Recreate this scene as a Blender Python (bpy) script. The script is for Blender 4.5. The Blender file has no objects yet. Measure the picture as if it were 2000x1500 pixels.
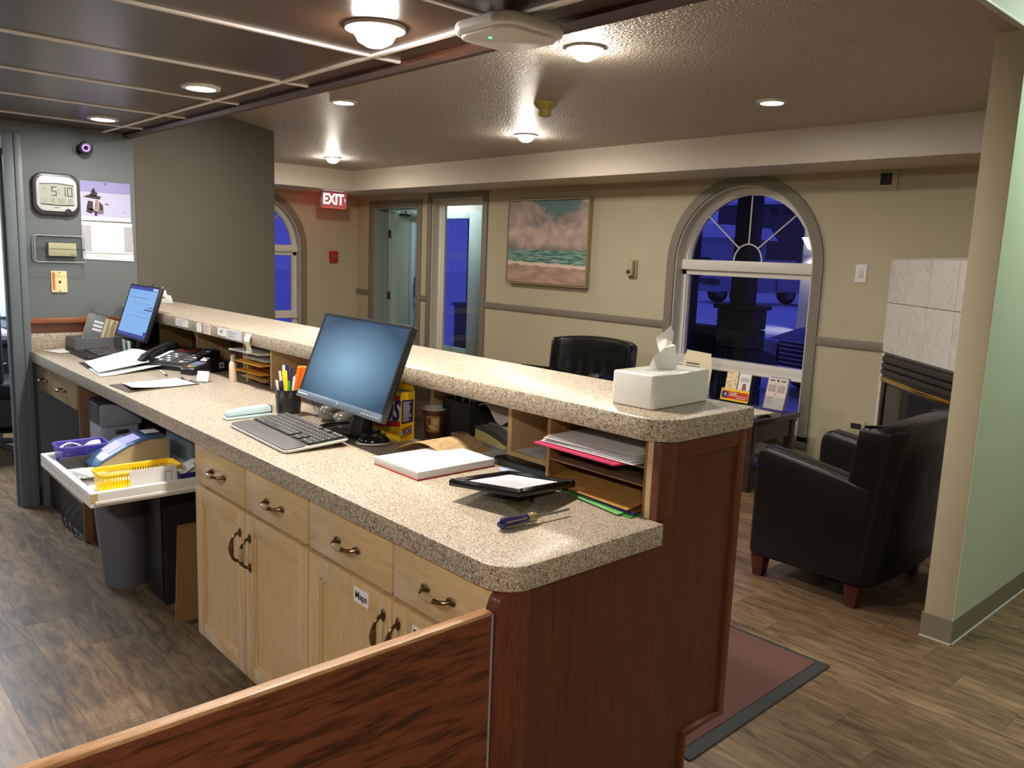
import bpy, bmesh, math, random
from mathutils import Matrix, Vector, Euler
random.seed(7)
PI = math.pi
S = bpy.context.scene
C = S.collection

# ---------------------------------------------------------------- camera, sky, exposure
cam = bpy.data.objects.new('camera', bpy.data.cameras.new('camera'))
C.objects.link(cam)
cam.data.sensor_width = 36.0
cam.data.lens = 1589.24 / 2000 * 36
cam.data.clip_start = 0.05
cam.data.clip_end = 300
_yaw, _pit, _rol = 0.83006231, -0.15579852, 0.0389584792
_f = Vector((-math.sin(_yaw) * math.cos(_pit), math.cos(_yaw) * math.cos(_pit), math.sin(_pit)))
_r = _f.cross(Vector((0, 0, 1))).normalized()
_u = _r.cross(_f)
_r2 = math.cos(_rol) * _r + math.sin(_rol) * _u
_u2 = -math.sin(_rol) * _r + math.cos(_rol) * _u
_m = Matrix((_r2, _u2, -_f)).transposed().to_4x4()
_m.translation = Vector((0, 0, 1.505))
cam.matrix_world = _m
S.camera = cam

S.view_settings.view_transform = 'Standard'
S.view_settings.look = 'None'
S.view_settings.gamma = 1.0
S.view_settings.use_curve_mapping = False
S.view_settings.exposure = 0.0
S.cycles.use_denoising = True
S.cycles.max_bounces = 8
S.cycles.sample_clamp_indirect = 6.0
S.cycles.caustics_reflective = False
S.cycles.caustics_refractive = False

world = bpy.data.worlds.new('dusk')
S.world = world
world.use_nodes = True
_bg = world.node_tree.nodes['Background']
_bg.inputs[0].default_value = (0.085, 0.10, 0.72, 1)   # deep blue dusk
_bg.inputs[1].default_value = 0.62

def light(name, kind, loc, power, color=(1, 1, 1), size=0.1, rot=(0, 0, 0), **kw):
    d = bpy.data.lights.new(name, kind)
    d.energy = power
    d.color = color
    if kind == 'AREA':
        d.shape = kw.get('shape', 'DISK')
        d.size = size
        if 'size_y' in kw: d.size_y = kw['size_y']
        if 'spread' in kw: d.spread = kw['spread']
    else:
        d.shadow_soft_size = size
        if kind == 'SPOT':
            d.spot_size = kw.get('spot', 2.6)
            d.spot_blend = kw.get('blend', 0.6)
    o = bpy.data.objects.new(name, d)
    o.location = loc
    o.rotation_euler = rot
    C.objects.link(o)
    return o

WARM = (1.0, 0.91, 0.78)
NEUT = (1.0, 0.95, 0.88)
COOL = (0.78, 0.88, 1.0)

# ---------------------------------------------------------------- materials
def srgb(r, g, b):
    f = lambda c: (c / 255 / 12.92) if c / 255 <= 0.04045 else ((c / 255 + 0.055) / 1.055) ** 2.4
    return (f(r), f(g), f(b), 1)

_mats = {}
def mat(name, col, rough=0.5, metal=0.0, spec=0.5, emit=None, es=0.0, bump=None, var=None, coat=0.0, trans=0.0, alpha=1.0):
    """plain principled; bump=(scale, strength), var=(scale, amount) gives fine tone variation"""
    if name in _mats: return _mats[name]
    m = bpy.data.materials.new(name)
    m.use_nodes = True
    nt = m.node_tree
    b = nt.nodes['Principled BSDF']
    b.inputs['Base Color'].default_value = col
    b.inputs['Roughness'].default_value = rough
    b.inputs['Metallic'].default_value = metal
    b.inputs['Specular IOR Level'].default_value = spec
    b.inputs['Coat Weight'].default_value = coat
    b.inputs['Coat Roughness'].default_value = 0.08
    b.inputs['Transmission Weight'].default_value = trans
    b.inputs['Alpha'].default_value = alpha
    if emit:
        b.inputs['Emission Color'].default_value = emit
        b.inputs['Emission Strength'].default_value = es
    tc = nt.nodes.new('ShaderNodeTexCoord')
    if var:
        n = nt.nodes.new('ShaderNodeTexNoise')
        n.inputs['Scale'].default_value = var[0]
        n.inputs['Detail'].default_value = 5
        nt.links.new(tc.outputs['Object'], n.inputs['Vector'])
        r = nt.nodes.new('ShaderNodeMapRange')
        r.inputs['From Min'].default_value = 0.3
        r.inputs['From Max'].default_value = 0.7
        r.inputs['To Min'].default_value = 1 - var[1]
        r.inputs['To Max'].default_value = 1 + var[1]
        nt.links.new(n.outputs['Fac'], r.inputs['Value'])
        x = nt.nodes.new('ShaderNodeVectorMath'); x.operation = 'SCALE'
        x.inputs[0].default_value = col[:3]
        nt.links.new(r.outputs['Result'], x.inputs['Scale'])
        nt.links.new(x.outputs['Vector'], b.inputs['Base Color'])
    if bump:
        n = nt.nodes.new('ShaderNodeTexNoise')
        n.inputs['Scale'].default_value = bump[0]
        n.inputs['Detail'].default_value = 3
        nt.links.new(tc.outputs['Object'], n.inputs['Vector'])
        bp = nt.nodes.new('ShaderNodeBump')
        bp.inputs['Strength'].default_value = bump[1]
        bp.inputs['Distance'].default_value = bump[2] if len(bump) > 2 else 0.004
        nt.links.new(n.outputs['Fac'], bp.inputs['Height'])
        nt.links.new(bp.outputs['Normal'], b.inputs['Normal'])
    _mats[name] = m
    return m

def ramp(nt, stops, interp='LINEAR'):
    n = nt.nodes.new('ShaderNodeValToRGB')
    n.color_ramp.interpolation = interp
    el = n.color_ramp.elements
    while len(el) < len(stops): el.new(0.5)
    for e, (p, c) in zip(el, stops):
        e.position = p; e.color = c
    return n

def wood(name, dark, light_, stretch=(1, 1, 12), scale=6, rough=0.4, rings=0.0, coat=0.0, perobj=0.0, spec=0.5, bumps=0.15, lo=0.3, hi=0.7, dist=1.2):
    """stretched noise grain; stretch: squeeze factors per axis (small = long along that axis)"""
    m = bpy.data.materials.new(name); m.use_nodes = True
    nt = m.node_tree; b = nt.nodes['Principled BSDF']
    L = nt.links.new
    tc = nt.nodes.new('ShaderNodeTexCoord')
    mp = nt.nodes.new('ShaderNodeMapping')
    mp.inputs['Scale'].default_value = stretch
    vec = tc.outputs['Object']
    if perobj:
        oi = nt.nodes.new('ShaderNodeObjectInfo')
        ad = nt.nodes.new('ShaderNodeVectorMath'); ad.operation = 'ADD'
        ml = nt.nodes.new('ShaderNodeMath'); ml.operation = 'MULTIPLY'; ml.inputs[1].default_value = 37
        L(oi.outputs['Random'], ml.inputs[0])
        L(tc.outputs['Object'], ad.inputs[0]); L(ml.outputs[0], ad.inputs[1])
        vec = ad.outputs[0]
    L(vec, mp.inputs['Vector'])
    n = nt.nodes.new('ShaderNodeTexNoise')
    n.inputs['Scale'].default_value = scale; n.inputs['Detail'].default_value = 8
    n.inputs['Roughness'].default_value = 0.62; n.inputs['Distortion'].default_value = dist
    L(mp.outputs[0], n.inputs['Vector'])
    fac = n.outputs['Fac']
    if rings:
        w = nt.nodes.new('ShaderNodeTexWave'); w.wave_type = 'BANDS'; w.bands_direction = 'DIAGONAL'
        w.inputs['Scale'].default_value = rings; w.inputs['Distortion'].default_value = 9
        w.inputs['Detail'].default_value = 3; w.inputs['Detail Scale'].default_value = 1.2
        L(mp.outputs[0], w.inputs['Vector'])
        mx = nt.nodes.new('ShaderNodeMath'); mx.operation = 'MULTIPLY_ADD'
        L(w.outputs['Fac'], mx.inputs[0]); mx.inputs[1].default_value = 0.35
        sb = nt.nodes.new('ShaderNodeMath'); sb.operation = 'SUBTRACT'; sb.inputs[1].default_value = 0.17
        L(fac, sb.inputs[0]); L(sb.outputs[0], mx.inputs[2])
        fac = mx.outputs[0]
    mid = tuple((a + c) / 2 for a, c in zip(dark, light_))
    r = ramp(nt, [(lo, dark), ((lo + hi) / 2, mid), (hi, light_)])
    L(fac, r.inputs['Fac'])
    col = r.outputs['Color']
    if perobj:
        mr = nt.nodes.new('ShaderNodeMapRange')
        mr.inputs['To Min'].default_value = 1 - perobj; mr.inputs['To Max'].default_value = 1 + perobj
        L(oi.outputs['Random'], mr.inputs['Value'])
        sc = nt.nodes.new('ShaderNodeVectorMath'); sc.operation = 'SCALE'
        L(col, sc.inputs[0]); L(mr.outputs[0], sc.inputs['Scale'])
        col = sc.outputs[0]
    L(col, b.inputs['Base Color'])
    b.inputs['Roughness'].default_value = rough
    b.inputs['Coat Weight'].default_value = coat
    b.inputs['Coat Roughness'].default_value = 0.15
    b.inputs['Specular IOR Level'].default_value = spec
    bp = nt.nodes.new('ShaderNodeBump'); bp.inputs['Strength'].default_value = bumps; bp.inputs['Distance'].default_value = 0.001
    L(fac, bp.inputs['Height']); L(bp.outputs[0], b.inputs['Normal'])
    return m

def granite(name):
    m = bpy.data.materials.new(name); m.use_nodes = True
    nt = m.node_tree; b = nt.nodes['Principled BSDF']; L = nt.links.new
    tc = nt.nodes.new('ShaderNodeTexCoord')
    n1 = nt.nodes.new('ShaderNodeTexNoise'); n1.inputs['Scale'].default_value = 26; n1.inputs['Detail'].default_value = 5
    n2 = nt.nodes.new('ShaderNodeTexNoise'); n2.inputs['Scale'].default_value = 210; n2.inputs['Detail'].default_value = 3; n2.inputs['Roughness'].default_value = 0.7
    n3 = nt.nodes.new('ShaderNodeTexNoise'); n3.inputs['Scale'].default_value = 190; n3.inputs['Detail'].default_value = 2
    mp = nt.nodes.new('ShaderNodeMapping'); mp.inputs['Location'].default_value = (7, 3, 5)
    L(tc.outputs['Object'], n1.inputs['Vector']); L(tc.outputs['Object'], n2.inputs['Vector'])
    L(tc.outputs['Object'], mp.inputs['Vector']); L(mp.outputs[0], n3.inputs['Vector'])
    r1 = ramp(nt, [(0.30, srgb(160, 146, 128)), (0.5, srgb(196, 182, 158)), (0.72, srgb(176, 150, 124))])
    L(n1.outputs['Fac'], r1.inputs['Fac'])
    r2 = ramp(nt, [(0.36, srgb(60, 52, 50)), (0.46, srgb(140, 126, 114)), (0.55, srgb(200, 188, 170)), (0.68, srgb(230, 222, 206))])
    L(n2.outputs['Fac'], r2.inputs['Fac'])
    mx = nt.nodes.new('ShaderNodeMix'); mx.data_type = 'RGBA'; mx.inputs[0].default_value = 0.6
    L(r1.outputs['Color'], mx.inputs[6]); L(r2.outputs['Color'], mx.inputs[7])
    r3 = ramp(nt, [(0.60, (0, 0, 0, 1)), (0.66, (1, 1, 1, 1))])
    L(n3.outputs['Fac'], r3.inputs['Fac'])
    m2 = nt.nodes.new('ShaderNodeMix'); m2.data_type = 'RGBA'
    L(r3.outputs['Color'], m2.inputs[0]); L(mx.outputs[2], m2.inputs[6]); m2.inputs[7].default_value = srgb(74, 60, 56)
    L(m2.outputs[2], b.inputs['Base Color'])
    b.inputs['Roughness'].default_value = 0.40
    b.inputs['Specular IOR Level'].default_value = 0.28
    return m

def marble_tile(name):
    m = bpy.data.materials.new(name); m.use_nodes = True
    nt = m.node_tree; b = nt.nodes['Principled BSDF']; L = nt.links.new
    tc = nt.nodes.new('ShaderNodeTexCoord'); oi = nt.nodes.new('ShaderNodeObjectInfo')
    ad = nt.nodes.new('ShaderNodeVectorMath'); ad.operation = 'ADD'
    ml = nt.nodes.new('ShaderNodeMath'); ml.operation = 'MULTIPLY'; ml.inputs[1].default_value = 30
    L(oi.outputs['Random'], ml.inputs[0]); L(tc.outputs['Object'], ad.inputs[0]); L(ml.outputs[0], ad.inputs[1])
    n = nt.nodes.new('ShaderNodeTexNoise'); n.inputs['Scale'].default_value = 9; n.inputs['Detail'].default_value = 5
    n.inputs['Distortion'].default_value = 1.5
    L(ad.outputs[0], n.inputs['Vector'])
    r = ramp(nt, [(0.34, srgb(206, 202, 198)), (0.46, srgb(216, 212, 207)), (0.7, srgb(222, 218, 213))])
    L(n.outputs['Fac'], r.inputs['Fac']); L(r.outputs['Color'], b.inputs['Base Color'])
    b.inputs['Roughness'].default_value = 0.25
    return m

def glass(name, tint=(1, 1, 1, 1), refl=1.45):
    m = bpy.data.materials.new(name); m.use_nodes = True
    nt = m.node_tree; L = nt.links.new
    nt.nodes.remove(nt.nodes['Principled BSDF'])
    out = nt.nodes['Material Output']
    t = nt.nodes.new('ShaderNodeBsdfTransparent'); t.inputs[0].default_value = tint
    g = nt.nodes.new('ShaderNodeBsdfGlossy'); g.inputs['Roughness'].default_value = 0.02
    lw = nt.nodes.new('ShaderNodeLayerWeight')
    pw_ = nt.nodes.new('ShaderNodeMath'); pw_.operation = 'POWER'; pw_.inputs[1].default_value = 4.0
    f = nt.nodes.new('ShaderNodeMath'); f.operation = 'MULTIPLY_ADD'; f.inputs[1].default_value = 0.6; f.inputs[2].default_value = 0.025
    L(lw.outputs['Facing'], pw_.inputs[0]); L(pw_.outputs[0], f.inputs[0])
    mx = nt.nodes.new('ShaderNodeMixShader')
    L(f.outputs[0], mx.inputs[0]); L(t.outputs[0], mx.inputs[1]); L(g.outputs[0], mx.inputs[2])
    L(mx.outputs[0], out.inputs['Surface'])
    return m

def screen(name, center, edge, es):
    """lit monitor panel with a soft glow in its middle (what it shows)"""
    m = bpy.data.materials.new(name); m.use_nodes = True
    nt = m.node_tree; b = nt.nodes['Principled BSDF']; L = nt.links.new
    tc = nt.nodes.new('ShaderNodeTexCoord')
    mp = nt.nodes.new('ShaderNodeMapping'); mp.vector_type = 'POINT'
    mp.inputs['Location'].default_value = (-0.78, -0.5, -0.60); mp.inputs['Scale'].default_value = (1.62, 1.0, 1.45)
    L(tc.outputs['Generated'], mp.inputs['Vector'])
    g = nt.nodes.new('ShaderNodeTexGradient'); g.gradient_type = 'SPHERICAL'
    L(mp.outputs[0], g.inputs['Vector'])
    r = ramp(nt, [(0.0, edge), (0.35, tuple((a * 0.65 + c * 0.35) for a, c in zip(edge, center))), (0.95, center)])
    L(g.outputs['Fac'], r.inputs['Fac'])
    L(r.outputs['Color'], b.inputs['Emission Color']); b.inputs['Emission Strength'].default_value = es
    b.inputs['Base Color'].default_value = (0.01, 0.012, 0.016, 1); b.inputs['Roughness'].default_value = 0.25
    return m

def emis(name, col, s):
    return mat(name, (0, 0, 0, 1), emit=col, es=s)

# ---------------------------------------------------------------- mesh building
class MB:
    def __init__(self, M=None):
        self.bm = bmesh.new(); self.M = M
    def _add(self, t, mi=0, M=None):
        for f in t.faces: f.material_index = mi
        if M is not None: bmesh.ops.transform(t, matrix=M, verts=t.verts)
        if self.M is not None: bmesh.ops.transform(t, matrix=self.M, verts=t.verts)
        me = bpy.data.meshes.new('t'); t.to_mesh(me); t.free()
        self.bm.from_mesh(me); bpy.data.meshes.remove(me)
        return self
    def box(self, x0, x1, y0, y1, z0, z1, bev=0.0, seg=2, mi=0, M=None, taper=None):
        t = bmesh.new(); bmesh.ops.create_cube(t, size=1)
        for v in t.verts:
            kx = ky = 1.0
            if taper and v.co.z < 0: kx = ky = taper
            v.co = Vector(((x0 + x1) / 2 + v.co.x * (x1 - x0) * kx, (y0 + y1) / 2 + v.co.y * (y1 - y0) * ky, (z0 + z1) / 2 + v.co.z * (z1 - z0)))
        if bev > 0: bmesh.ops.bevel(t, geom=t.edges[:], offset=bev, segments=seg, profile=0.5, affect='EDGES')
        return self._add(t, mi, M)
    def prism(self, pts, a0, a1, axis='z', bev=0.0, seg=2, mi=0, M=None, caps_only=False):
        """extrude polygon; axis z: pts=(x,y); axis y: pts=(x,z); axis x: pts=(y,z)"""
        t = bmesh.new()
        mk = {'z': lambda p, a: (p[0], p[1], a), 'y': lambda p, a: (p[0], a, p[1]), 'x': lambda p, a: (a, p[0], p[1])}[axis]
        v0 = [t.verts.new(mk(p, a0)) for p in pts]; v1 = [t.verts.new(mk(p, a1)) for p in pts]
        n = len(pts)
        f0 = t.faces.new(v0); f1 = t.faces.new(v1[::-1])
        for i in range(n): t.faces.new((v0[i], v1[i], v1[(i + 1) % n], v0[(i + 1) % n]))
        bmesh.ops.recalc_face_normals(t, faces=t.faces[:])
        if bev > 0:
            if caps_only:
                es = [e for e in t.edges if (e.verts[0] in v0) == (e.verts[1] in v0)]
            else: es = t.edges[:]
            bmesh.ops.bevel(t, geom=es, offset=bev, segments=seg, profile=0.5, affect='EDGES')
        if n > 4:
            bmesh.ops.triangulate(t, faces=[f for f in t.faces if len(f.verts) > 4])
        return self._add(t, mi, M)
    def cyl(self, c, r, h, r2=None, axis='z', seg=24, mi=0, M=None, bev=0.0, cap=True):
        t = bmesh.new()
        bmesh.ops.create_cone(t, cap_ends=cap, segments=seg, radius1=r, radius2=r if r2 is None else r2, depth=h)
        if bev > 0:
            es = [e for e in t.edges if abs(e.verts[0].co.z - e.verts[1].co.z) < 1e-6]
            bmesh.ops.bevel(t, geom=es, offset=bev, segments=2, profile=0.5, affect='EDGES')
        R = Matrix.Identity(4)
        if axis == 'x': R = Matrix.Rotation(PI / 2, 4, 'Y')
        if axis == 'y': R = Matrix.Rotation(-PI / 2, 4, 'X')
        bmesh.ops.transform(t, matrix=Matrix.Translation(c) @ R, verts=t.verts)
        return self._add(t, mi, M)
    def ell(self, c, rx, ry, rz, seg=16, mi=0, M=None, zmin=None):
        t = bmesh.new(); bmesh.ops.create_uvsphere(t, u_segments=seg, v_segments=max(6, seg // 2), radius=1)
        for v in t.verts:
            z = v.co.z if zmin is None else max(v.co.z, zmin)
            v.co = Vector((c[0] + v.co.x * rx, c[1] + v.co.y * ry, c[2] + z * rz))
        return self._add(t, mi, M)
    def lathe(self, prof, c=(0, 0, 0), seg=28, mi=0, M=None):
        t = bmesh.new(); rings = []
        for r, z in prof:
            if r < 1e-6: rings.append([t.verts.new((c[0], c[1], c[2] + z))])
            else: rings.append([t.verts.new((c[0] + r * math.cos(2 * PI * k / seg), c[1] + r * math.sin(2 * PI * k / seg), c[2] + z)) for k in range(seg)])
        for a, b in zip(rings, rings[1:]):
            for k in range(seg):
                k2 = (k + 1) % seg
                if len(a) == 1 and len(b) == 1: continue
                if len(a) == 1: t.faces.new((a[0], b[k], b[k2]))
                elif len(b) == 1: t.faces.new((a[k], a[k2], b[0]))
                else: t.faces.new((a[k], a[k2], b[k2], b[k]))
        bmesh.ops.recalc_face_normals(t, faces=t.faces[:])
        return self._add(t, mi, M)
    def tube(self, pts, r, seg=8, mi=0, M=None, radii=None, closed=False):
        pts = [Vector(p) for p in pts]; t = bmesh.new(); rings = []
        n = len(pts); up = None
        for i, p in enumerate(pts):
            a = pts[(i - 1) % n] if closed else pts[max(i - 1, 0)]
            b = pts[(i + 1) % n] if closed else pts[min(i + 1, n - 1)]
            d = (b - a).normalized()
            if up is None:
                up = Vector((0, 0, 1)) if abs(d.z) < 0.9 else Vector((1, 0, 0))
            s = d.cross(up).normalized(); up = s.cross(d).normalized()
            rr = radii[i] if radii else r
            rings.append([t.verts.new(p + (s * math.cos(2 * PI * k / seg) + up * math.sin(2 * PI * k / seg)) * rr) for k in range(seg)])
        pr = list(zip(rings, rings[1:])) + ([(rings[-1], rings[0])] if closed else [])
        for a, b in pr:
            for k in range(seg): t.faces.new((a[k], a[(k + 1) % seg], b[(k + 1) % seg], b[k]))
        if not closed:
            t.faces.new(rings[0][::-1]); t.faces.new(rings[-1])
        bmesh.ops.recalc_face_normals(t, faces=t.faces[:])
        return self._add(t, mi, M)
    def quad(self, pts, mi=0, M=None):
        t = bmesh.new(); t.faces.new([t.verts.new(p) for p in pts])
        return self._add(t, mi, M)
    def sheet(self, P, nu, nv, th=0.0008, mi=0, M=None):
        """thin solid sheet over P(u,v)"""
        t = bmesh.new()
        g = [[t.verts.new(P(i / nu, j / nv)) for j in range(nv + 1)] for i in range(nu + 1)]
        for i in range(nu):
            for j in range(nv): t.faces.new((g[i][j], g[i + 1][j], g[i + 1][j + 1], g[i][j + 1]))
        bmesh.ops.recalc_face_normals(t, faces=t.faces[:])
        bmesh.ops.solidify(t, geom=t.faces[:], thickness=th)
        return self._add(t, mi, M)
    def text(self, s, size, o, u, v, mi=0, depth=0.0004, align='CENTER', bold=0.0, shear=0.0, sx=1.0):
        cu = bpy.data.curves.new('t', 'FONT'); cu.body = s; cu.size = size; cu.extrude = depth; cu.offset = bold; cu.shear = shear
        cu.align_x = align; cu.align_y = 'CENTER'; cu.resolution_u = 3
        ob = bpy.data.objects.new('t', cu); C.objects.link(ob)
        dg = bpy.context.evaluated_depsgraph_get(); dg.update()
        me = bpy.data.meshes.new_from_object(ob.evaluated_get(dg))
        bpy.data.objects.remove(ob); bpy.data.curves.remove(cu)
        u = Vector(u).normalized(); v = Vector(v).normalized(); w = u.cross(v)
        M = Matrix((u * sx, v, w)).transposed().to_4x4(); M.translation = Vector(o)
        me.transform(M)
        for p in me.polygons: p.material_index = mi
        if self.M is not None: me.transform(self.M)
        self.bm.from_mesh(me); bpy.data.meshes.remove(me)
        return self

WM = {}
def _mesh(name, mb, mats, inv=None, smooth=35):
    me = bpy.data.meshes.new(name)
    mb.bm.to_mesh(me); mb.bm.free()
    if inv is not None: me.transform(inv)
    for m in (mats if isinstance(mats, (list, tuple)) else [mats]): me.materials.append(m)
    if smooth:
        for p in me.polygons: p.use_smooth = True
        me.set_sharp_from_angle(angle=math.radians(smooth))
    return me

def thing(name, label, cat, loc=(0, 0, 0), rotz=0.0, group=None, rot=None):
    o = bpy.data.objects.new(name, None); C.objects.link(o)
    o.empty_display_size = 0.05
    o.location = loc
    e = Euler(rot) if rot else Euler((0, 0, rotz))
    o.rotation_euler = e
    WM[o.name] = Matrix.Translation(loc) @ e.to_matrix().to_4x4()
    o['label'] = label; o['category'] = cat
    if group: o['group'] = group
    return o

def struct(name, loc=(0, 0, 0), label=None):
    o = bpy.data.objects.new(name, None); C.objects.link(o); o.location = loc
    WM[o.name] = Matrix.Translation(loc); o['kind'] = 'structure'
    if label: o['label'] = label
    return o

def part(name, mb, mats, parent, local=False, label=None, kind=None, smooth=35):
    inv = None if local else WM[parent.name].inverted()
    o = bpy.data.objects.new(name, _mesh(name, mb, mats, inv, smooth)); C.objects.link(o)
    o.parent = parent
    WM[o.name] = WM[parent.name]
    if label: o['label'] = label
    if kind: o['kind'] = kind
    return o

def solo(name, mb, mats, label, cat, group=None, kind=None, smooth=35):
    o = bpy.data.objects.new(name, _mesh(name, mb, mats, None, smooth)); C.objects.link(o)
    WM[o.name] = Matrix.Identity(4)
    if label: o['label'] = label
    if cat: o['category'] = cat
    if group: o['group'] = group
    if kind: o['kind'] = kind
    return o

def sstruct(name, mb, mats, smooth=35):
    return solo(name, mb, mats, None, None, kind='structure', smooth=smooth)

def dup(root, loc, rotz=None, label=None, group=None):
    r = root.copy(); C.objects.link(r); r.location = loc
    if rotz is not None: r.rotation_euler = (0, 0, rotz)
    WM[r.name] = Matrix.Translation(loc) @ r.rotation_euler.to_matrix().to_4x4()
    if label: r['label'] = label
    if group: r['group'] = group
    for ch in list(root.children):
        c = ch.copy(); C.objects.link(c); c.parent = r; WM[c.name] = WM[r.name]
        for g in list(ch.children):
            d = g.copy(); C.objects.link(d); d.parent = c; WM[d.name] = WM[r.name]
    return r

def copy_part(src, parent, loc):
    c = src.copy(); C.objects.link(c); c.parent = parent; c.location = loc
    return c

def arc(cx, cy, r, a0, a1, n):
    return [(cx + r * math.cos(a0 + (a1 - a0) * k / n), cy + r * math.sin(a0 + (a1 - a0) * k / n)) for k in range(n + 1)]

def rrect(x0, x1, y0, y1, r, n=5):
    return (arc(x1 - r, y0 + r, r, -PI / 2, 0, n) + arc(x1 - r, y1 - r, r, 0, PI / 2, n)
            + arc(x0 + r, y1 - r, r, PI / 2, PI, n) + arc(x0 + r, y0 + r, r, PI, 1.5 * PI, n))

def line_rows(mb, o, u, v, w, h, rows, mi=0, fill=0.9, th=0.0003, seed=1, tk=0.4):
    """rows of thin printed lines inside a w x h patch at o (centre)"""
    rr = random.Random(seed)
    u = Vector(u).normalized(); v = Vector(v).normalized(); n = u.cross(v)
    o = Vector(o)
    for k in range(rows):
        y = h / 2 - (k + 0.5) * h / rows
        ln = w * (fill - rr.random() * 0.35)
        t = h / rows * tk
        a = o + u * (-w / 2) + v * (y - t / 2) + n * th
        mb.quad([a, a + u * ln, a + u * ln + v * t, a + v * t], mi=mi)

# shared materials
M_granite = granite('speckled_laminate')
M_wall = mat('beige_wall_paint', srgb(184, 176, 150), 0.75, bump=(350, 0.15, 0.001), var=(2.0, 0.03))
M_taupe = mat('taupe_trim_paint', srgb(126, 119, 105), 0.55, bump=(200, 0.1, 0.001))
M_dwall = mat('dark_taupe_wall_paint', srgb(98, 93, 82), 0.75, bump=(300, 0.15, 0.001))
M_gwall = mat('cool_lit_grey_wall', srgb(104, 111, 111), 0.7, bump=(300, 0.15, 0.001))  # grey-blue cast of the cool light is put into this wall colour
M_ceil = mat('knockdown_ceiling', srgb(224, 212, 200), 0.38, spec=0.5, bump=(75, 1.0, 0.045), var=(40, 0.05))
M_soffit = mat('textured_soffit', srgb(205, 197, 182), 0.5, bump=(110, 0.5, 0.005), var=(60, 0.04))
M_dceil = wood('dark_brown_ceiling_panel', srgb(60, 41, 32), srgb(74, 53, 41), (6, 1, 6), 8, rough=0.30, spec=0.5, bumps=0.03)
M_tbar = mat('white_ceiling_grid', srgb(224, 216, 212), 0.5)
M_dtrim = wood('dark_ceiling_moulding', srgb(40, 22, 15), srgb(74, 42, 28), (1, 8, 8), 8, rough=0.35)
M_maple = wood('blond_oak', srgb(200, 166, 118), srgb(216, 186, 140), (14, 14, 1.2), 5, rough=0.36, bumps=0.06, coat=0.15)
M_mapleh = wood('blond_oak_across', srgb(200, 168, 120), srgb(218, 190, 146), (1.6, 14, 10), 5, rough=0.34, bumps=0.06, coat=0.2)
M_mahog = wood('red_brown_panel', srgb(80, 44, 30), srgb(100, 57, 39), (11, 11, 0.7), 4, rough=0.38, coat=0.1, bumps=0.04)
M_mahogtrim = wood('red_brown_moulding', srgb(84, 40, 27), srgb(116, 60, 40), (12, 12, 1.5), 6, rough=0.35, coat=0.15)
M_oakred = wood('stained_oak_gate', srgb(58, 28, 17), srgb(116, 62, 38), (5, 1.5, 15), 4.2, rough=0.36, coat=0.15, lo=0.36, hi=0.54, dist=0.7)
M_oaklight = wood('pale_oak_edge', srgb(150, 100, 62), srgb(206, 164, 122), (14, 1.5, 10), 6, rough=0.4)  # lighter oak than the gate panel, for its top edge
M_floor = wood('vinyl_plank', srgb(66, 52, 41), srgb(142, 117, 87), (1.6, 9, 1), 3.2, rough=0.36, perobj=0.22, bumps=0.06, lo=0.28, hi=0.74)
M_black = mat('black_plastic', (0.012, 0.012, 0.013, 1), 0.35)
M_blackm = mat('matte_black', (0.01, 0.01, 0.01, 1), 0.7)
M_leather = mat('black_leather', (0.005, 0.005, 0.005, 1), 0.36, spec=0.3, bump=(90, 0.12, 0.002))
M_white = mat('white_plastic', (0.78, 0.78, 0.76, 1), 0.35)
M_paper = mat('white_paper', (0.83, 0.83, 0.82, 1), 0.8)
M_paper2 = mat('greyish_paper', (0.66, 0.66, 0.70, 1), 0.8)
M_vinyl = mat('white_window_vinyl', (0.74, 0.71, 0.67, 1), 0.35)
M_jamb = mat('pale_jamb', srgb(196, 192, 178), 0.5)
M_glass = glass('window_glass', (0.96, 0.97, 0.98, 1))
M_clear = glass('clear_acrylic', (0.93, 0.95, 0.96, 1), 1.5)
M_brass = mat('antique_brass', srgb(112, 92, 66), 0.3, metal=0.9)
M_chrome = mat('chrome', (0.6, 0.6, 0.6, 1), 0.2, metal=1)
M_ink = mat('dark_ink', (0.03, 0.03, 0.035, 1), 0.7)
M_grey = mat('grey_plastic', srgb(120, 122, 126), 0.4)
M_dgrey = mat('dark_grey_plastic', srgb(58, 58, 60), 0.45)
# ================================================================ STRUCTURE
CT = 0.885          # worktop height
XE = -1.131         # free end of the desk
YF = 1.035          # staff-side edge of the worktop

# ---- floor: slab with single planks laid on it
mb = MB(); mb.box(-12, 3.0, -3.5, 7.5, -0.06, -0.0016)
floor = sstruct('floor', mb, M_floor)
pl, pw = 0.914, 0.1545
mb = MB(); mb.box(0.0006, pl - 0.0006, 0.0006, pw - 0.0006, -0.0016, 0.0, bev=0)
first = None
row = 0
y = -0.445
while y < 5.6:
    off = -3.157 - 6 * pl + (0.38 * ((row * 7) % 5)) % pl if row != 8 else -3.157 - 6 * pl
    x = off
    while x < 0.35:
        if x > -5.9 and not (y > 2.2 and x < -3.9) and not (y > 3.6 and x > -0.9):
            if first is None:
                first = part('plank', mb, M_floor, floor, local=True, smooth=0); first.location = (x, y, 0)
            else: copy_part(first, floor, (x, y, 0))
        x += pl
    y += pw; row += 1

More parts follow.
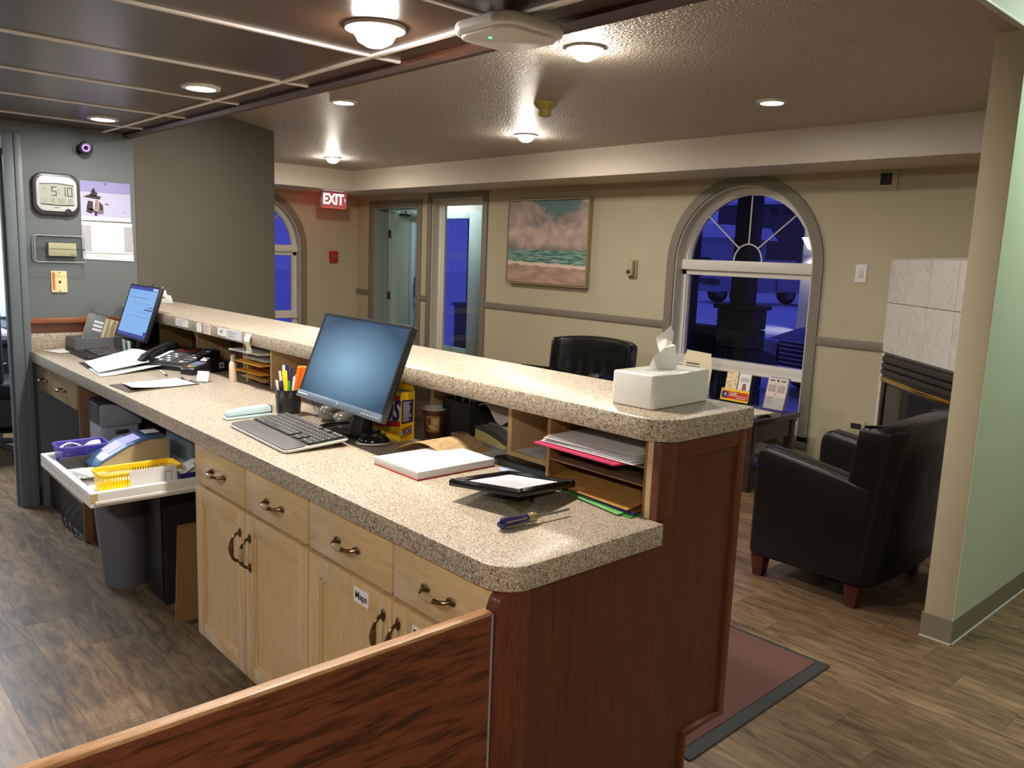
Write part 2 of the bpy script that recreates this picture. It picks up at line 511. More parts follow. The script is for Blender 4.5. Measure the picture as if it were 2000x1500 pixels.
# ---- dropped dark ceiling over the desk
CZ = 2.112
mb = MB(); mb.box(-5.2, 1.6, -1.7, 1.575, CZ + 0.008, CZ + 0.06)
dark = sstruct('ceiling', mb, M_blackm)
xs = [-2.31 - 0.6125 * k for k in range(-6, 5)]
xs = [1.55] + [x for x in xs if x < 1.5] + [-5.10]
xs = sorted(set(xs))
ys = [-1.69, -1.0, 0.237, 1.457, 1.566]
for a, b in zip(xs, xs[1:]):
    for c, d in zip(ys, ys[1:]):
        mb = MB(); mb.box(a + 0.004, b - 0.004, c + 0.004, d - 0.004, CZ, CZ + 0.008, bev=0.0015, seg=1)
        part('ceiling_panel', mb, M_dceil, dark)
for x in xs[1:-1]:
    mb = MB(); mb.box(x - 0.009, x + 0.009, -1.69, 1.565, CZ - 0.007, CZ + 0.002, bev=0.002, seg=1)
    part('grid_bar', mb, M_tbar, dark)
for y in ys[1:-1]:
    mb = MB(); mb.box(-5.10, 1.55, y - 0.010, y + 0.010, CZ - 0.0085, CZ + 0.001, bev=0.002, seg=1)
    part('grid_bar', mb, M_tbar, dark)
mb = MB(); mb.prism([(1.563, CZ + 0.01), (1.563, CZ - 0.012), (1.572, CZ - 0.020), (1.578, CZ - 0.026), (1.602, CZ - 0.026), (1.604, CZ - 0.016), (1.602, 2.40), (1.585, 2.40), (1.585, CZ + 0.01)], -5.10, 1.6, axis='x')
sstruct('trim_1', mb, M_dtrim)

# ---- lobby ceiling, soffit, header
mb = MB(); mb.box(-9.45, -1.085, 1.58, 5.84, 2.40, 2.50)
sstruct('ceiling', mb, M_ceil)
mb = MB(); mb.prism([(-9.25, 5.66), (-9.25, 3.0), (-8.405, 3.0), (-8.405, 5.06), (-1.10, 5.06), (-1.10, 5.66)], 2.176, 2.402)
sstruct('trim_2', mb, M_soffit)
M_green = mat('green_lit_wall', srgb(190, 204, 180), 0.6, bump=(300, 0.12, 0.001))  # green tint of the hall light is put into the wall colour
mb = MB(); mb.box(-1.098, -1.083, 1.60, 3.50, 2.392, 2.78)
sstruct('trim_3', mb, M_green)
mb = MB(); mb.box(-1.100, -1.076, 1.60, 3.49, 2.388, 2.400, bev=0.003)
sstruct('trim_4', mb, mat('white_corner_bead', (0.75, 0.78, 0.72, 1), 0.4))
mb = MB(); mb.box(-1.098, 2.6, 1.58, 7.0, 2.78, 2.86); mb.box(-1.7, 2.6, -3.0, 1.58, 2.86, 2.9)
sstruct('ceiling', mb, M_ceil)

# ---- stub wall on the right
mb = MB(); mb.box(-1.194, -1.0835, 3.477, 6.9, 0, 2.40, bev=0.003)
sstruct('wall_stub', mb, M_wall)
mb = MB(); mb.box(-1.0835, -1.0805, 3.4785, 6.9, 0, 2.80)
sstruct('wall_hall', mb, M_green)
mb = MB()
mb.prism([(-1.200, 3.470), (-1.076, 3.470), (-1.076, 6.9), (-1.082, 6.9), (-1.082, 3.476), (-1.194, 3.476), (-1.194, 5.0), (-1.200, 5.0)], 0, 0.105, bev=0.0015, seg=1)
sstruct('baseboard_stub', mb, M_taupe)
mb = MB(); mb.box(-1.200, -1.072, 3.466, 3.470, 0, 0.006)
mb.box(-1.076, -1.072, 3.466, 6.9, 0, 0.006)
sstruct('trim_5', mb, mat('pale_caulk', (0.6, 0.62, 0.55, 1), 0.5))

# ---- window wall
WY, WB = 5.655, 5.835
def wallbox(mb, x0, x1, z0, z1): mb.box(x0, x1, WY, WB, z0, z1)
mb = MB()
wallbox(mb, -9.42, -8.83, 0, 2.42); wallbox(mb, -8.83, -7.905, 2.035, 2.42); wallbox(mb, -7.905, -7.64, 0, 2.42)
wallbox(mb, -7.64, -6.735, 2.113, 2.42); wallbox(mb, -7.64, -6.735, 0, 0.10); wallbox(mb, -6.735, -4.21, 0, 2.42)
wallbox(mb, -4.21, -2.97, 0, 0.25); wallbox(mb, -2.97, -1.19, 0, 2.42)
AX, AR, AZ = -3.59, 0.62, 1.50
n = 24
for k in range(n):
    a0 = PI - PI * k / n; a1 = PI - PI * (k + 1) / n
    p0 = (AX + AR * math.cos(a0), AZ + AR * math.sin(a0)); p1 = (AX + AR * math.cos(a1), AZ + AR * math.sin(a1))
    mb.prism([p0, p1, (p1[0], 2.42), (p0[0], 2.42)], WY, WB, axis='y')
sstruct('wall_far', mb, M_wall)

# ---- exit wall with its arched window
EX = -9.24
mb = MB()
CY2 = 4.235
mb.box(EX - 0.18, EX, 2.9, CY2 - AR, 0, 2.42); mb.box(EX - 0.18, EX, CY2 + AR, WY + 0.01, 0, 2.42); mb.box(EX - 0.18, EX, CY2 - AR, CY2 + AR, 0, 0.25)
for k in range(n):
    a0 = PI - PI * k / n; a1 = PI - PI * (k + 1) / n
    p0 = (CY2 + AR * math.cos(a0), AZ + AR * math.sin(a0)); p1 = (CY2 + AR * math.cos(a1), AZ + AR * math.sin(a1))
    mb.prism([p0, p1, (p1[0], 2.42), (p0[0], 2.42)], EX - 0.18, EX, axis='x')
sstruct('wall_exit', mb, M_wall)
mb = MB(); mb.box(-9.3, -6.2, 2.9, 3.03, 0, 2.42)
sstruct('wall_side', mb, M_wall)

def arch_ring(mb, cx, r0, r1, zbot, t0, t1, axis, nseg=28, mi=0):
    """inverted U: legs from zbot up to the springing, half ring above"""
    out = [(cx - r1, zbot)] + [(cx + r1 * math.cos(PI - PI * k / nseg), AZ + r1 * math.sin(PI - PI * k / nseg)) for k in range(nseg + 1)] + [(cx + r1, zbot)]
    inn = [(cx - r0, zbot)] + [(cx + r0 * math.cos(PI - PI * k / nseg), AZ + r0 * math.sin(PI - PI * k / nseg)) for k in range(nseg + 1)] + [(cx + r0, zbot)]
    for k in range(len(out) - 1):
        mb.prism([out[k], out[k + 1], inn[k + 1], inn[k]], t0, t1, axis=axis, mi=mi)

def arch_window(name, c, axis, face, d):
    """face: wall surface coordinate, d: +1/-1 direction to the outside along the axis"""
    w = struct(name, (c, face, 0) if axis == 'y' else (face, c, 0))
    P = lambda t: face + d * t
    def bx(mb, a, b, t0, t1, z0, z1, bev=0.0):
        lo, hi = sorted((P(t0), P(t1)))
        if axis == 'y': mb.box(c + a, c + b, lo, hi, z0, z1, bev)
        else: mb.box(lo, hi, c + a, c + b, z0, z1, bev)
    mb = MB(); arch_ring(mb, c, 0.618, 0.695, 0.215, P(-0.018), P(0.0), axis)
    bx(mb, -0.695, 0.695, -0.018, 0, 0.17, 0.25)
    part('window_casing', mb, M_taupe, w, smooth=20)
    mb = MB(); arch_ring(mb, c, 0.606, 0.6195, 0.25, P(-0.004), P(0.17), axis)
    part('window_jamb', mb, M_jamb, w, smooth=20)
    mb = MB(); arch_ring(mb, c, 0.560, 0.607, 0.27, P(0.085), P(0.15), axis)
    arch_ring(mb, c, 0.548, 0.575, 0.27, P(0.10), P(0.14), axis)
    part('window_frame', mb, M_vinyl, w, smooth=20)
    mb = MB(); bx(mb, -0.606, 0.606, 0.055, 0.15, 1.452, 1.535, 0.004); bx(mb, -0.606, 0.606, 0.085, 0.15, 1.41, 1.452, 0.002)
    bx(mb, -0.606, 0.606, 0.075, 0.15, 1.478, 1.484)
    part('transom_bar', mb, M_vinyl, w)
    mb = MB(); bx(mb, -0.606, 0.606, 0.07, 0.15, 0.64, 0.735, 0.004); bx(mb, -0.606, 0.606, 0.055, 0.15, 0.645, 0.66, 0.002)
    part('window_rail', mb, M_vinyl, w)
    mb = MB(); bx(mb, -0.606, 0.606, 0.06, 0.15, 0.25, 0.33, 0.004)
    part('window_sill', mb, M_vinyl, w)
    mb = MB()
    tp = P(0.105)
    pt = lambda a, z: (c + a, tp, z) if axis == 'y' else (tp, c + a, z)
    mb.tube([pt(0.125 * math.cos(PI * k / 16), 1.535 + 0.135 * math.sin(PI * k / 16)) for k in range(17)], 0.006, 6)
    part('grille_ring', mb, M_vinyl, w)
    for a in (PI / 4, PI / 2, 3 * PI / 4):
        mb = MB(); aa = a + (0.06 if a < 1 else (-0.06 if a > 2 else 0))
        mb.tube([pt(0.125 * math.cos(aa), 1.535 + 0.135 * math.sin(aa)), pt(0.56 * math.cos(a), 1.50 + 0.56 * math.sin(a))], 0.006, 6)
        part('grille_bar', mb, M_vinyl, w)
    mb = MB()
    pts = [(c + 0.565 * math.cos(PI * k / 24), AZ + 0.565 * math.sin(PI * k / 24)) for k in range(25)]
    lo, hi = sorted((P(0.118), P(0.122)))
    mb.prism(pts, lo, hi, axis=axis); part('window_pane', mb, M_glass, w, smooth=0)
    for z0, z1 in ((0.73, 1.415), (0.32, 0.645)):
        mb = MB(); bx(mb, -0.56, 0.56, 0.118, 0.122, z0, z1); part('window_pane', mb, M_glass, w, smooth=0)
    return w
arch_window('window_1', AX, 'y', WY, 1)
arch_window('window_2', CY2, 'x', EX, -1)

# ---- chair rail pieces on the window wall
for k, (a, b) in enumerate(((-9.24, -8.955), (-7.845, -7.715), (-6.665, -4.285), (-2.895, -2.40))):
    mb = MB(); mb.box(a, b, WY - 0.016, WY, 0.952, 1.012, bev=0.003)
    sstruct('trim_%d' % (6 + k), mb, M_taupe)

# ---- vestibule door and sidelight in the window wall
d1 = struct('door_1', (-8.37, WY, 0))
mb = MB()
mb.box(-8.945, -8.835, WY - 0.018, WY, 0, 2.11, 0.002); mb.box(-7.91, -7.835, WY - 0.018, WY, 0, 2.11, 0.002); mb.box(-8.835, -7.91, WY - 0.018, WY, 2.035, 2.11, 0.002)
part('door_casing', mb, M_taupe, d1)
M_teal = mat('pale_teal_paint', srgb(158, 178, 168), 0.45)
mb = MB()
mb.box(-8.835, -8.815, WY - 0.01, WB + 0.02, 0, 2.036); mb.box(-7.925, -7.905, WY - 0.01, WB + 0.02, 0, 2.036); mb.box(-8.815, -7.925, WY, WB + 0.02, 2.018, 2.036)
mb.box(-8.815, -8.795, WB - 0.05, WB - 0.01, 0, 2.018); 
part('door_jamb', mb, mat('grey_green_jamb', srgb(134, 146, 140), 0.5), d1)
# the leaf stands open, square to the wall
LX, LY = -8.79, WB + 0.025
mb = MB()
mb.box(LX, LX + 0.042, LY, LY + 0.12, 0.02, 2.01, 0.002); mb.box(LX, LX + 0.042, LY + 0.73, LY + 0.85, 0.02, 2.01, 0.002)
mb.box(LX, LX + 0.042, LY + 0.12, LY + 0.73, 1.885, 2.01, 0.002); mb.box(LX, LX + 0.042, LY + 0.12, LY + 0.73, 0.02, 0.25, 0.002)
part('door_leaf', mb, mat('pale_teal_door', srgb(160, 184, 178), 0.4), d1)
mb = MB(); mb.box(LX + 0.018, LX + 0.024, LY + 0.12, LY + 0.73, 0.25, 1.885); part('door_glass', mb, M_glass, d1, smooth=0)
for z in (1.72, 0.95, 0.28):
    mb = MB(); mb.box(-8.80, -8.776, WB - 0.005, WB + 0.03, z - 0.05, z + 0.05, 0.002); mb.cyl((-8.785, WB + 0.012, z), 0.009, 0.10)
    part('door_hinge', mb, M_brass, d1)
mb = MB(); mb.box(LX + 0.042, LX + 0.075, LY + 0.10, LY + 0.26, 1.955, 1.985, 0.006); mb.tube([(LX + 0.07, LY + 0.2, 1.985), (LX + 0.2, LY + 0.08, 2.0), (LX + 0.34, WB + 0.02, 2.0)], 0.008)
part('door_closer', mb, M_dgrey, d1)

w3 = struct('window_3', (-7.19, WY, 0))
mb = MB()
mb.box(-7.715, -7.64, WY - 0.018, WY, 0.02, 2.188, 0.002); mb.box(-6.735, -6.66, WY - 0.018, WY, 0.02, 2.188, 0.002); mb.box(-7.64, -6.735, WY - 0.018, WY, 2.113, 2.188, 0.002)
part('window_casing', mb, M_taupe, w3)
mb = MB(); mb.box(-7.64, -7.625, WY, WB, 0.10, 2.113); mb.box(-6.75, -6.735, WY, WB, 0.10, 2.113); mb.box(-7.625, -6.75, WY, WB, 2.098, 2.113); mb.box(-7.625, -6.75, WY, WB, 0.10, 0.13)
part('window_jamb', mb, M_jamb, w3)
mb = MB()
for (a, b, t0, t1) in ((-7.625, -7.575, 0.09, 0.15), (-7.585, -7.545, 0.105, 0.14), (-6.80, -6.75, 0.09, 0.15)):
    mb.box(a, b, WY + t0, WY + t1, 0.13, 2.098, 0.003)
mb.box(-7.575, -6.80, WY + 0.09, WY + 0.15, 2.04, 2.098, 0.003); mb.box(-7.575, -6.80, WY + 0.09, WY + 0.15, 0.13, 0.19, 0.003)
part('window_frame', mb, M_vinyl, w3)
mb = MB(); mb.box(-7.56, -6.79, WY + 0.118, WY + 0.122, 0.18, 2.05); part('window_pane', mb, M_glass, w3, smooth=0)

# vestibule shell behind door and sidelight
M_vest = mat('vestibule_paint', srgb(192, 200, 190), 0.6)
VY = 7.0
mb = MB()
mb.box(-10.9, -10.8, WB, VY + 0.1, 0, 2.45); mb.box(-10.8, -9.42, WB - 0.1, WB, 0, 2.45)
mb.box(-10.8, -9.93, VY, VY + 0.1, 0, 2.45); mb.box(-8.57 + 0.22, -6.3, VY, VY + 0.1, 0, 2.45); mb.box(-9.93, -8.35, VY, VY + 0.1, 2.04, 2.45)
mb.box(-6.40, -6.3, WB, VY, 0, 2.45)
sstruct('wall_vestibule', mb, M_vest)
mb = MB(); mb.box(-10.9, -6.3, WB, VY + 0.1, 2.45, 2.5); sstruct('ceiling', mb, M_vest)
d2 = struct('door_2', (-9.25, VY, 0))
mb = MB()
for a, b in ((-9.97, -9.89), (-8.60, -8.34)): mb.box(a, b, VY - 0.02, VY + 0.08, 0, 2.06, 0.003)
mb.box(-9.89, -8.60, VY - 0.02, VY + 0.08, 1.98, 2.06, 0.003); mb.box(-9.89, -8.60, VY, VY + 0.05, 0, 0.22, 0.003)
part('door_frame', mb, mat('teal_door_frame', srgb(172, 194, 190), 0.4), d2)
mb = MB(); mb.box(-9.89, -8.60, VY + 0.02, VY + 0.026, 0.22, 1.98); part('door_glass', mb, M_glass, d2, smooth=0)
mb = MB(); mb.tube([(-9.80, VY - 0.04, 0.85), (-9.80, VY - 0.04, 1.15)], 0.012); mb.cyl((-9.80, VY - 0.02, 0.87), 0.008, 0.05, axis='y'); mb.cyl((-9.80, VY - 0.02, 1.13), 0.008, 0.05, axis='y')
part('door_handle', mb, M_dgrey, d2)

# ---- wall with the clock, door opening to the office, diagonal wall
CX = -5.103
mb = MB()
mb.box(CX - 0.10, CX, 0.975, 1.62, 0, 2.45); mb.box(CX - 0.10, CX, 0.0, 0.975, 1.985, 2.45); mb.box(CX - 0.10, CX, -3.0, 0.0, 0, 2.45)
sstruct('wall_office', mb, M_gwall)
mb = MB(); mb.prism([(-5.103, 1.598), (-6.20, 3.03), (-6.30, 2.95), (-5.203, 1.52)], 0, 2.40)
sstruct('wall_diagonal', mb, M_dwall)
M_gtrim = mat('blue_grey_trim_paint', srgb(104, 114, 118), 0.45)
d3 = struct('door_3', (CX, 0.5, 0))
mb = MB()
mb.box(CX, CX + 0.018, 0.958, 1.045, 0, 2.045, 0.003); mb.box(CX + 0.018, CX + 0.026, 1.01, 1.045, 0, 2.045, 0.003); mb.box(CX, CX + 0.018, -0.07, 0.958, 1.962, 2.045, 0.003); mb.box(CX, CX + 0.018, -0.07, 0.02, 0, 1.962, 0.003)
part('door_casing', mb, M_gtrim, d3)
mb = MB(); mb.box(CX - 0.11, CX + 0.004, 0.958, 0.976, 0, 1.985); mb.box(CX - 0.06, CX - 0.03, 0.945, 0.958, 0, 1.97); mb.box(CX - 0.11, CX + 0.004, 0, 0.958, 1.967, 1.985)
part('door_jamb', mb, M_gtrim, d3)
mb = MB(); mb.box(CX + 0.001, CX + 0.014, 1.047, 1.40, 0, 0.10, 0.003); sstruct('baseboard_office', mb, M_blackm)

# office shell
mb = MB(); mb.box(-8.3, -8.2, -2.2, 1.7, 0, 2.45); mb.box(-8.3, CX - 0.1, 1.56, 1.66, 0, 2.45); mb.box(-8.3, CX - 0.1, -2.3, -2.2, 0, 2.45)
sstruct('wall_inner', mb, mat('office_paint', srgb(170, 172, 180), 0.7))
mb = MB(); mb.box(-8.3, CX - 0.1, -2.3, 1.66, 2.45, 2.5); sstruct('ceiling', mb, mat('office_ceiling', (0.7, 0.7, 0.7, 1), 0.7))

# shell behind the viewer
mb = MB(); mb.box(-5.2, 2.6, -3.1, -3.0, 0, 2.9); sstruct('wall_back', mb, M_wall)
mb = MB(); mb.box(2.5, 2.6, -3.0, 7.0, 0, 2.9); sstruct('wall_right', mb, M_wall)
mb = MB(); mb.box(-1.2, 2.6, 6.9, 7.0, 0, 2.9); sstruct('wall_end', mb, M_green)

# ---- recessed lights
M_lens_w = emis('warm_lamp_glass', (1.0, 0.90, 0.76, 1), 210)
M_lens_s = emis('soft_lamp_glass', (1.0, 0.93, 0.82, 1), 26)
M_trimring = mat('white_lamp_trim', (0.75, 0.73, 0.70, 1), 0.4)
def downlight(x, y, z, r, bulb, label, power, col, group):
    t = thing('recessed_light', label, 'light', (x, y, z), group=group)
    mb = MB(); mb.lathe([(r, -0.012), (r * 1.32, -0.010), (r * 1.36, -0.002), (r * 1.36, 0.0), (r, 0.0), (r, -0.012)], (x, y, z)); part('trim_ring', mb, M_trimring, t)
    mb = MB()
    if bulb: mb.lathe([(r * 0.95, -0.004), (r * 0.93, -0.02), (r * 0.75, -0.040), (r * 0.4, -0.052), (0, -0.056)], (x, y, z))
    else: mb.lathe([(r * 1.0, -0.006), (r * 0.9, -0.012), (0, -0.014)], (x, y, z))
    part('bulb' if bulb else 'lens', mb, M_lens_w if bulb else M_lens_s, t)
    light('lamp', 'AREA', (x, y, z - (0.062 if bulb else 0.018)), power, col, size=r * 2)
g1 = 'recessed lights in the dark panelled ceiling'; g2 = 'recessed lights in the lobby ceiling'
kx = (CZ - 1.505) / 0.625
downlight(-2.076 * kx, 1.343 * kx - 0.02, CZ, 0.062, True, 'large glaring recessed bulb in the dark ceiling nearest the wifi unit', 19, WARM, g1)
downlight(-3.385 * kx, 1.362 * kx - 0.02, CZ, 0.055, False, 'middle recessed light of the three in the dark ceiling', 22, NEUT, g1)
downlight(-4.679 * kx, 1.361 * kx - 0.02, CZ, 0.055, False, 'recessed light in the dark ceiling closest to the wall clock', 10, NEUT, g1)
downlight(-2.538, 2.67, 2.40, 0.062, True, 'glaring bulb light in the lobby ceiling beside the wifi unit', 19, WARM, g2)
downlight(-4.564, 2.687, 2.40, 0.062, False, 'flat pale lobby ceiling light behind the dark ceiling edge', 20, NEUT, g2)
downlight(-7.39, 4.233, 2.40, 0.062, True, 'lobby ceiling bulb light nearest the exit sign', 17, WARM, g2)
downlight(-4.601, 4.249, 2.40, 0.062, True, 'lobby ceiling bulb light just below the smoke detector in view', 17, WARM, g2)
downlight(-2.523, 4.162, 2.40, 0.062, False, 'flat pale lobby ceiling light nearest the fireplace', 8, NEUT, g2)
# rooms out of sight behind the stub wall, the office and the vestibule
light('hall_lamp', 'AREA', (-0.45, 4.2, 2.74), 36, (0.86, 1.0, 0.86), size=0.5, shape='SQUARE')
light('hall_lamp', 'AREA', (1.2, 2.6, 2.74), 10, NEUT, size=0.4, shape='SQUARE')
light('entry_lamp', 'AREA', (0.75, -0.7, 2.09), 62, WARM, size=0.2)
light('staff_lamp', 'AREA', (-1.5, -0.75, 2.09), 16, WARM, size=0.15)
light('staff_lamp', 'AREA', (-3.2, -0.75, 2.09), 18, (0.92, 0.96, 1.0), size=0.15)
light('office_lamp', 'AREA', (-6.6, 0.4, 2.43), 130, COOL, size=0.9, shape='SQUARE')
light('vestibule_lamp', 'AREA', (-8.9, 6.45, 2.42), 22, (0.95, 1.0, 0.96), size=0.4, shape='SQUARE')
# ================================================================ RECEPTION DESK
mb = MB()
poly = [(-5.098, YF)] + arc(XE - 0.075, YF + 0.075, 0.075, -PI / 2, 0, 8) + [(XE, 1.546), (-1.192, 1.546), (-1.192, 1.875), (-5.098, 1.875)]
poly[-1:] = [(-5.30, 1.875), (-5.098, 1.60)]
mb.prism(poly, CT - 0.055, CT, bev=0.004, seg=2)
solo('worktop', mb, M_granite, 'long speckled beige laminate worktop with a rounded end, lower level of the reception desk', 'worktop')

mb = MB()
poly = [(-5.093, 1.522)] + arc(XE - 0.085, 1.522 + 0.085, 0.085, -PI / 2, 0, 8) + arc(XE - 0.012, 1.903, 0.012, 0, PI / 2, 3) + [(-5.33, 1.915), (-5.093, 1.605)]
mb.prism(poly, 1.079, 1.135, bev=0.005, seg=2)
solo('transaction_shelf', mb, M_granite, 'raised speckled laminate shelf running along the lobby side of the desk', 'shelf')

t = thing('backsplash', 'speckled backsplash with a red brown wooden strip on the grey clock wall', 'backsplash', (-5.10, 1.3, CT))
mb = MB(); mb.box(-5.102, -5.083, 1.037, 1.585, CT + 0.0005, 0.980, 0.003); part('laminate_strip', mb, M_granite, t)
mb = MB(); mb.box(-5.102, -5.092, 1.037, 1.585, 0.980, 1.034); part('wood_strip', mb, M_mahog, t)
mb = MB(); mb.box(-5.102, -5.080, 1.035, 1.585, 1.034, 1.066, 0.004); part('cap_moulding', mb, wood('cap_oak', srgb(120, 66, 38), srgb(164, 100, 62), (12, 1.5, 12), 5, 0.4), t)

# riser with pigeonholes under the shelf
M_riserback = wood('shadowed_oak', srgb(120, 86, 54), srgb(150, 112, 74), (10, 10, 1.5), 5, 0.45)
rs = thing('desk_riser', 'wooden pigeonhole riser holding up the raised desk shelf', 'riser', (-3.2, 1.78, CT))
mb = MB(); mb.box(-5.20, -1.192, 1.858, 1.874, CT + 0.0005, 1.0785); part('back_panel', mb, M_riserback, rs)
mb = MB(); mb.box(-1.832, -1.572, 1.664, 1.857, CT + 0.0005, 0.908, 0.002); part('cubby_floor', mb, M_mapleh, rs)
for x in (-4.905, -4.345, -3.757, -2.238, -1.832, -1.562):
    mb = MB(); mb.box(x - 0.009, x + 0.009, 1.672, 1.857, CT + 0.0005, 1.0785, 0.0015, 1); part('divider', mb, M_maple, rs)

# end panel, its corner boards and mouldings
ep = thing('desk_end_panel', 'red brown wooden end panel of the desk with a toe notch at the lobby corner', 'panel', (-1.17, 1.5, 0))
mb = MB()
mb.prism([(1.06, 0.0), (1.738, 0.0), (1.738, 0.262), (1.895, 0.262), (1.895, 1.0785), (1.575, 1.0785), (1.575, 0.8295), (1.06, 0.8295)], -1.185, -1.162, axis='x')
part('veneer_panel', mb, M_mahog, ep)
mb = MB(); mb.prism([(1.033, 0.0), (1.128, 0.0), (1.128, 0.8295), (1.06, 0.8295), (1.042, 0.818), (1.033, 0.795)], -1.185, -1.150, axis='x', bev=0.005); part('corner_board', mb, M_mahogtrim, ep)
mb = MB(); mb.prism([(-1.188, 1.553), (-1.173, 1.553), (-1.173, 1.541), (-1.150, 1.541), (-1.150, 1.606), (-1.188, 1.606)], CT + 0.0005, 1.0785, bev=0.004); part('corner_board', mb, M_mahogtrim, ep)
mb = MB(); mb.box(-1.190, -1.1735, 1.5405, 1.5525, CT + 0.0005, 1.0785, 0.001, 1); part('edge_strip', mb, mat('pale_raw_wood', srgb(196, 164, 130), 0.6), ep, label='pale raw wood edge strip')
mb = MB(); mb.box(-1.187, -1.152, 1.886, 1.916, 0.262, 1.0785, 0.004); part('edge_moulding', mb, M_mahogtrim, ep)
mb = MB(); mb.box(-1.187, -1.154, 1.607, 1.885, 1.028, 1.0785, 0.004); part('top_rail', mb, M_mahogtrim, ep)
mb = MB(); mb.box(-1.187, -1.150, 1.722, 1.916, 0.246, 0.262, 0.003); part('notch_moulding', mb, M_mahogtrim, ep)
mb = MB(); mb.box(-1.187, -1.150, 1.722, 1.738, 0.0, 0.246, 0.003); part('notch_moulding', mb, M_mahogtrim, ep)
fp = thing('desk_front_panel', 'long red brown panel closing the lobby side of the desk', 'panel', (-3.2, 1.89, 0))
mb = MB(); mb.box(-5.30, -1.190, 1.876, 1.894, 0.262, 1.0785); part('veneer_panel', mb, M_mahog, fp)
mb = MB(); mb.box(-5.10, -1.192, 1.715, 1.735, 0.0, 0.8295); part('toe_board', mb, M_mahog, fp)
mb = MB(); mb.box(-5.10, -1.192, 1.736, 1.875, 0.246, 0.262); part('toe_soffit', mb, M_mahog, fp)

# swing gate beside the desk
gt = thing('swing_gate', 'low dark stained oak gate panel with a pale top edge', 'gate', (-1.158, 0.5, 0))
mb = MB(); mb.box(-1.1705, -1.1475, -0.25, 1.0185, 0.02, 0.797); part('gate_panel', mb, M_oakred, gt)
mb = MB(); mb.box(-1.1715, -1.1465, -0.25, 1.0190, 0.794, 0.803, 0.003); part('gate_edge', mb, M_oaklight, gt, label='pale oak top edge')
mb = MB(); mb.box(-1.166, -1.150, 1.0205, 1.0265, 0.0, 0.795); part('hinge_strip', mb, mat('grey_hinge_strip', srgb(150, 142, 140), 0.5), gt, label='grey hinge strip')

# ---- base cabinets
M_porc = mat('cream_grip', srgb(176, 156, 122), 0.35)
M_brn = mat('brown_grip', srgb(92, 62, 38), 0.4)
def pull(mbm, mbg, c, L, vert):
    """bow pull: c = face point, L = spacing; bow comes out along -y"""
    h = L / 2
    P = (lambda s, o, w=0: (c[0] + w, c[1] - o, c[2] + s)) if vert else (lambda s, o, w=0: (c[0] + s, c[1] - o, c[2] + w))
    for s in (-h, h):
        if vert: mbm.ell(P(s, 0.003), 0.009, 0.004, 0.017, 12)
        else: mbm.ell(P(s, 0.003), 0.017, 0.004, 0.010, 12)
    half = [(1.0, 0.002, 0.007), (0.92, 0.016, 0.0048), (0.72, 0.026, 0.0045), (0.42, 0.030, 0.006), (0.2, 0.0318, 0.005)]
    allp = [(-a, b, r) for a, b, r in half] + [(a, b, r) for a, b, r in half[::-1]]
    mbm.tube([P(a * h, b) for a, b, r in allp], 0.005, 8, radii=[r for a, b, r in allp])
    pts = [P(h * 0.44 * (k / 4 - 1) if k < 4 else h * 0.44 * (k - 4) / 4, 0.0305 + 0.002 * (1 - abs(k - 4) / 4)) for k in range(9)]
    mbg.tube(pts, 0.006, 10, radii=[0.0062, 0.0072, 0.008, 0.0085, 0.0086, 0.0085, 0.008, 0.0072, 0.0062])

def drawer_front(root, x0, x1, z0, z1, y=1.06, grip=None):
    mb = MB(); mb.box(x0, x1, y, y + 0.022, z0, z1, 0.005, 2); d = part('drawer', mb, M_mapleh, root)
    a, b = MB(), MB(); pull(a, b, ((x0 + x1) / 2, y, (z0 + z1) / 2 - 0.004), 0.096, False)
    h = part('handle', a, M_brass, d); 
    part('handle_grip', b, grip or M_porc, d)
    return d
def door_front(root, x0, x1, z0, z1, hx, hz, y=1.06, grip=None):
    s = 0.058
    mb = MB()
    mb.box(x0, x0 + s, y, y + 0.021, z0, z1, 0.003); mb.box(x1 - s, x1, y, y + 0.021, z0, z1, 0.003)
    mb.box(x0 + s, x1 - s, y, y + 0.021, z0, z0 + s, 0.003); mb.box(x0 + s, x1 - s, y, y + 0.021, z1 - s, z1, 0.003)
    d = part('door', mb, M_maple, root)
    mb = MB(); mb.box(x0 + s - 0.002, x1 - s + 0.002, y + 0.009, y + 0.017, z0 + s - 0.002, z1 - s + 0.002); part('door_panel', mb, M_maple, d)
    mb = MB()
    e = 0.008
    for q in ((x0 + s, x0 + s + e, z0 + s, z1 - s), (x1 - s - e, x1 - s, z0 + s, z1 - s), (x0 + s, x1 - s, z0 + s, z0 + s + e), (x0 + s, x1 - s, z1 - s - e, z1 - s)):
        mb.box(q[0], q[1], y + 0.004, y + 0.010, q[2], q[3], 0.002, 1)
    part('panel_moulding', mb, M_maple, d)
    a, b = MB(), MB(); pull(a, b, (hx, y, hz), 0.096, True)
    part('handle', a, M_brass, d); part('handle_grip', b, grip or M_brn, d)
    return d
def cabinet(x0, xm, x1, label):
    t = thing('base_cabinet', label, 'cabinet', ((x0 + x1) / 2, 1.3, 0))
    mb = MB(); mb.box(x0 + 0.002, x1 - 0.002, 1.084, 1.70, 0.10, 0.8295); part('carcass', mb, M_maple, t)
    mb = MB(); mb.box(x0 + 0.002, x1 - 0.002, 1.145, 1.16, 0.0, 0.10); part('toe_kick', mb, M_blackm, t)
    drawer_front(t, x0 + 0.004, xm - 0.003, 0.682, 0.822); drawer_front(t, xm + 0.003, x1 - 0.004, 0.682, 0.822)
    return t
c1 = cabinet(-2.80, -2.388, -1.978, 'blond oak two drawer base cabinet beside the open knee space')
door_front(c1, -2.797, -2.396, 0.112, 0.668, -2.424, 0.548); door_front(c1, -2.390, -1.982, 0.112, 0.668, -2.352, 0.548, grip=M_porc)
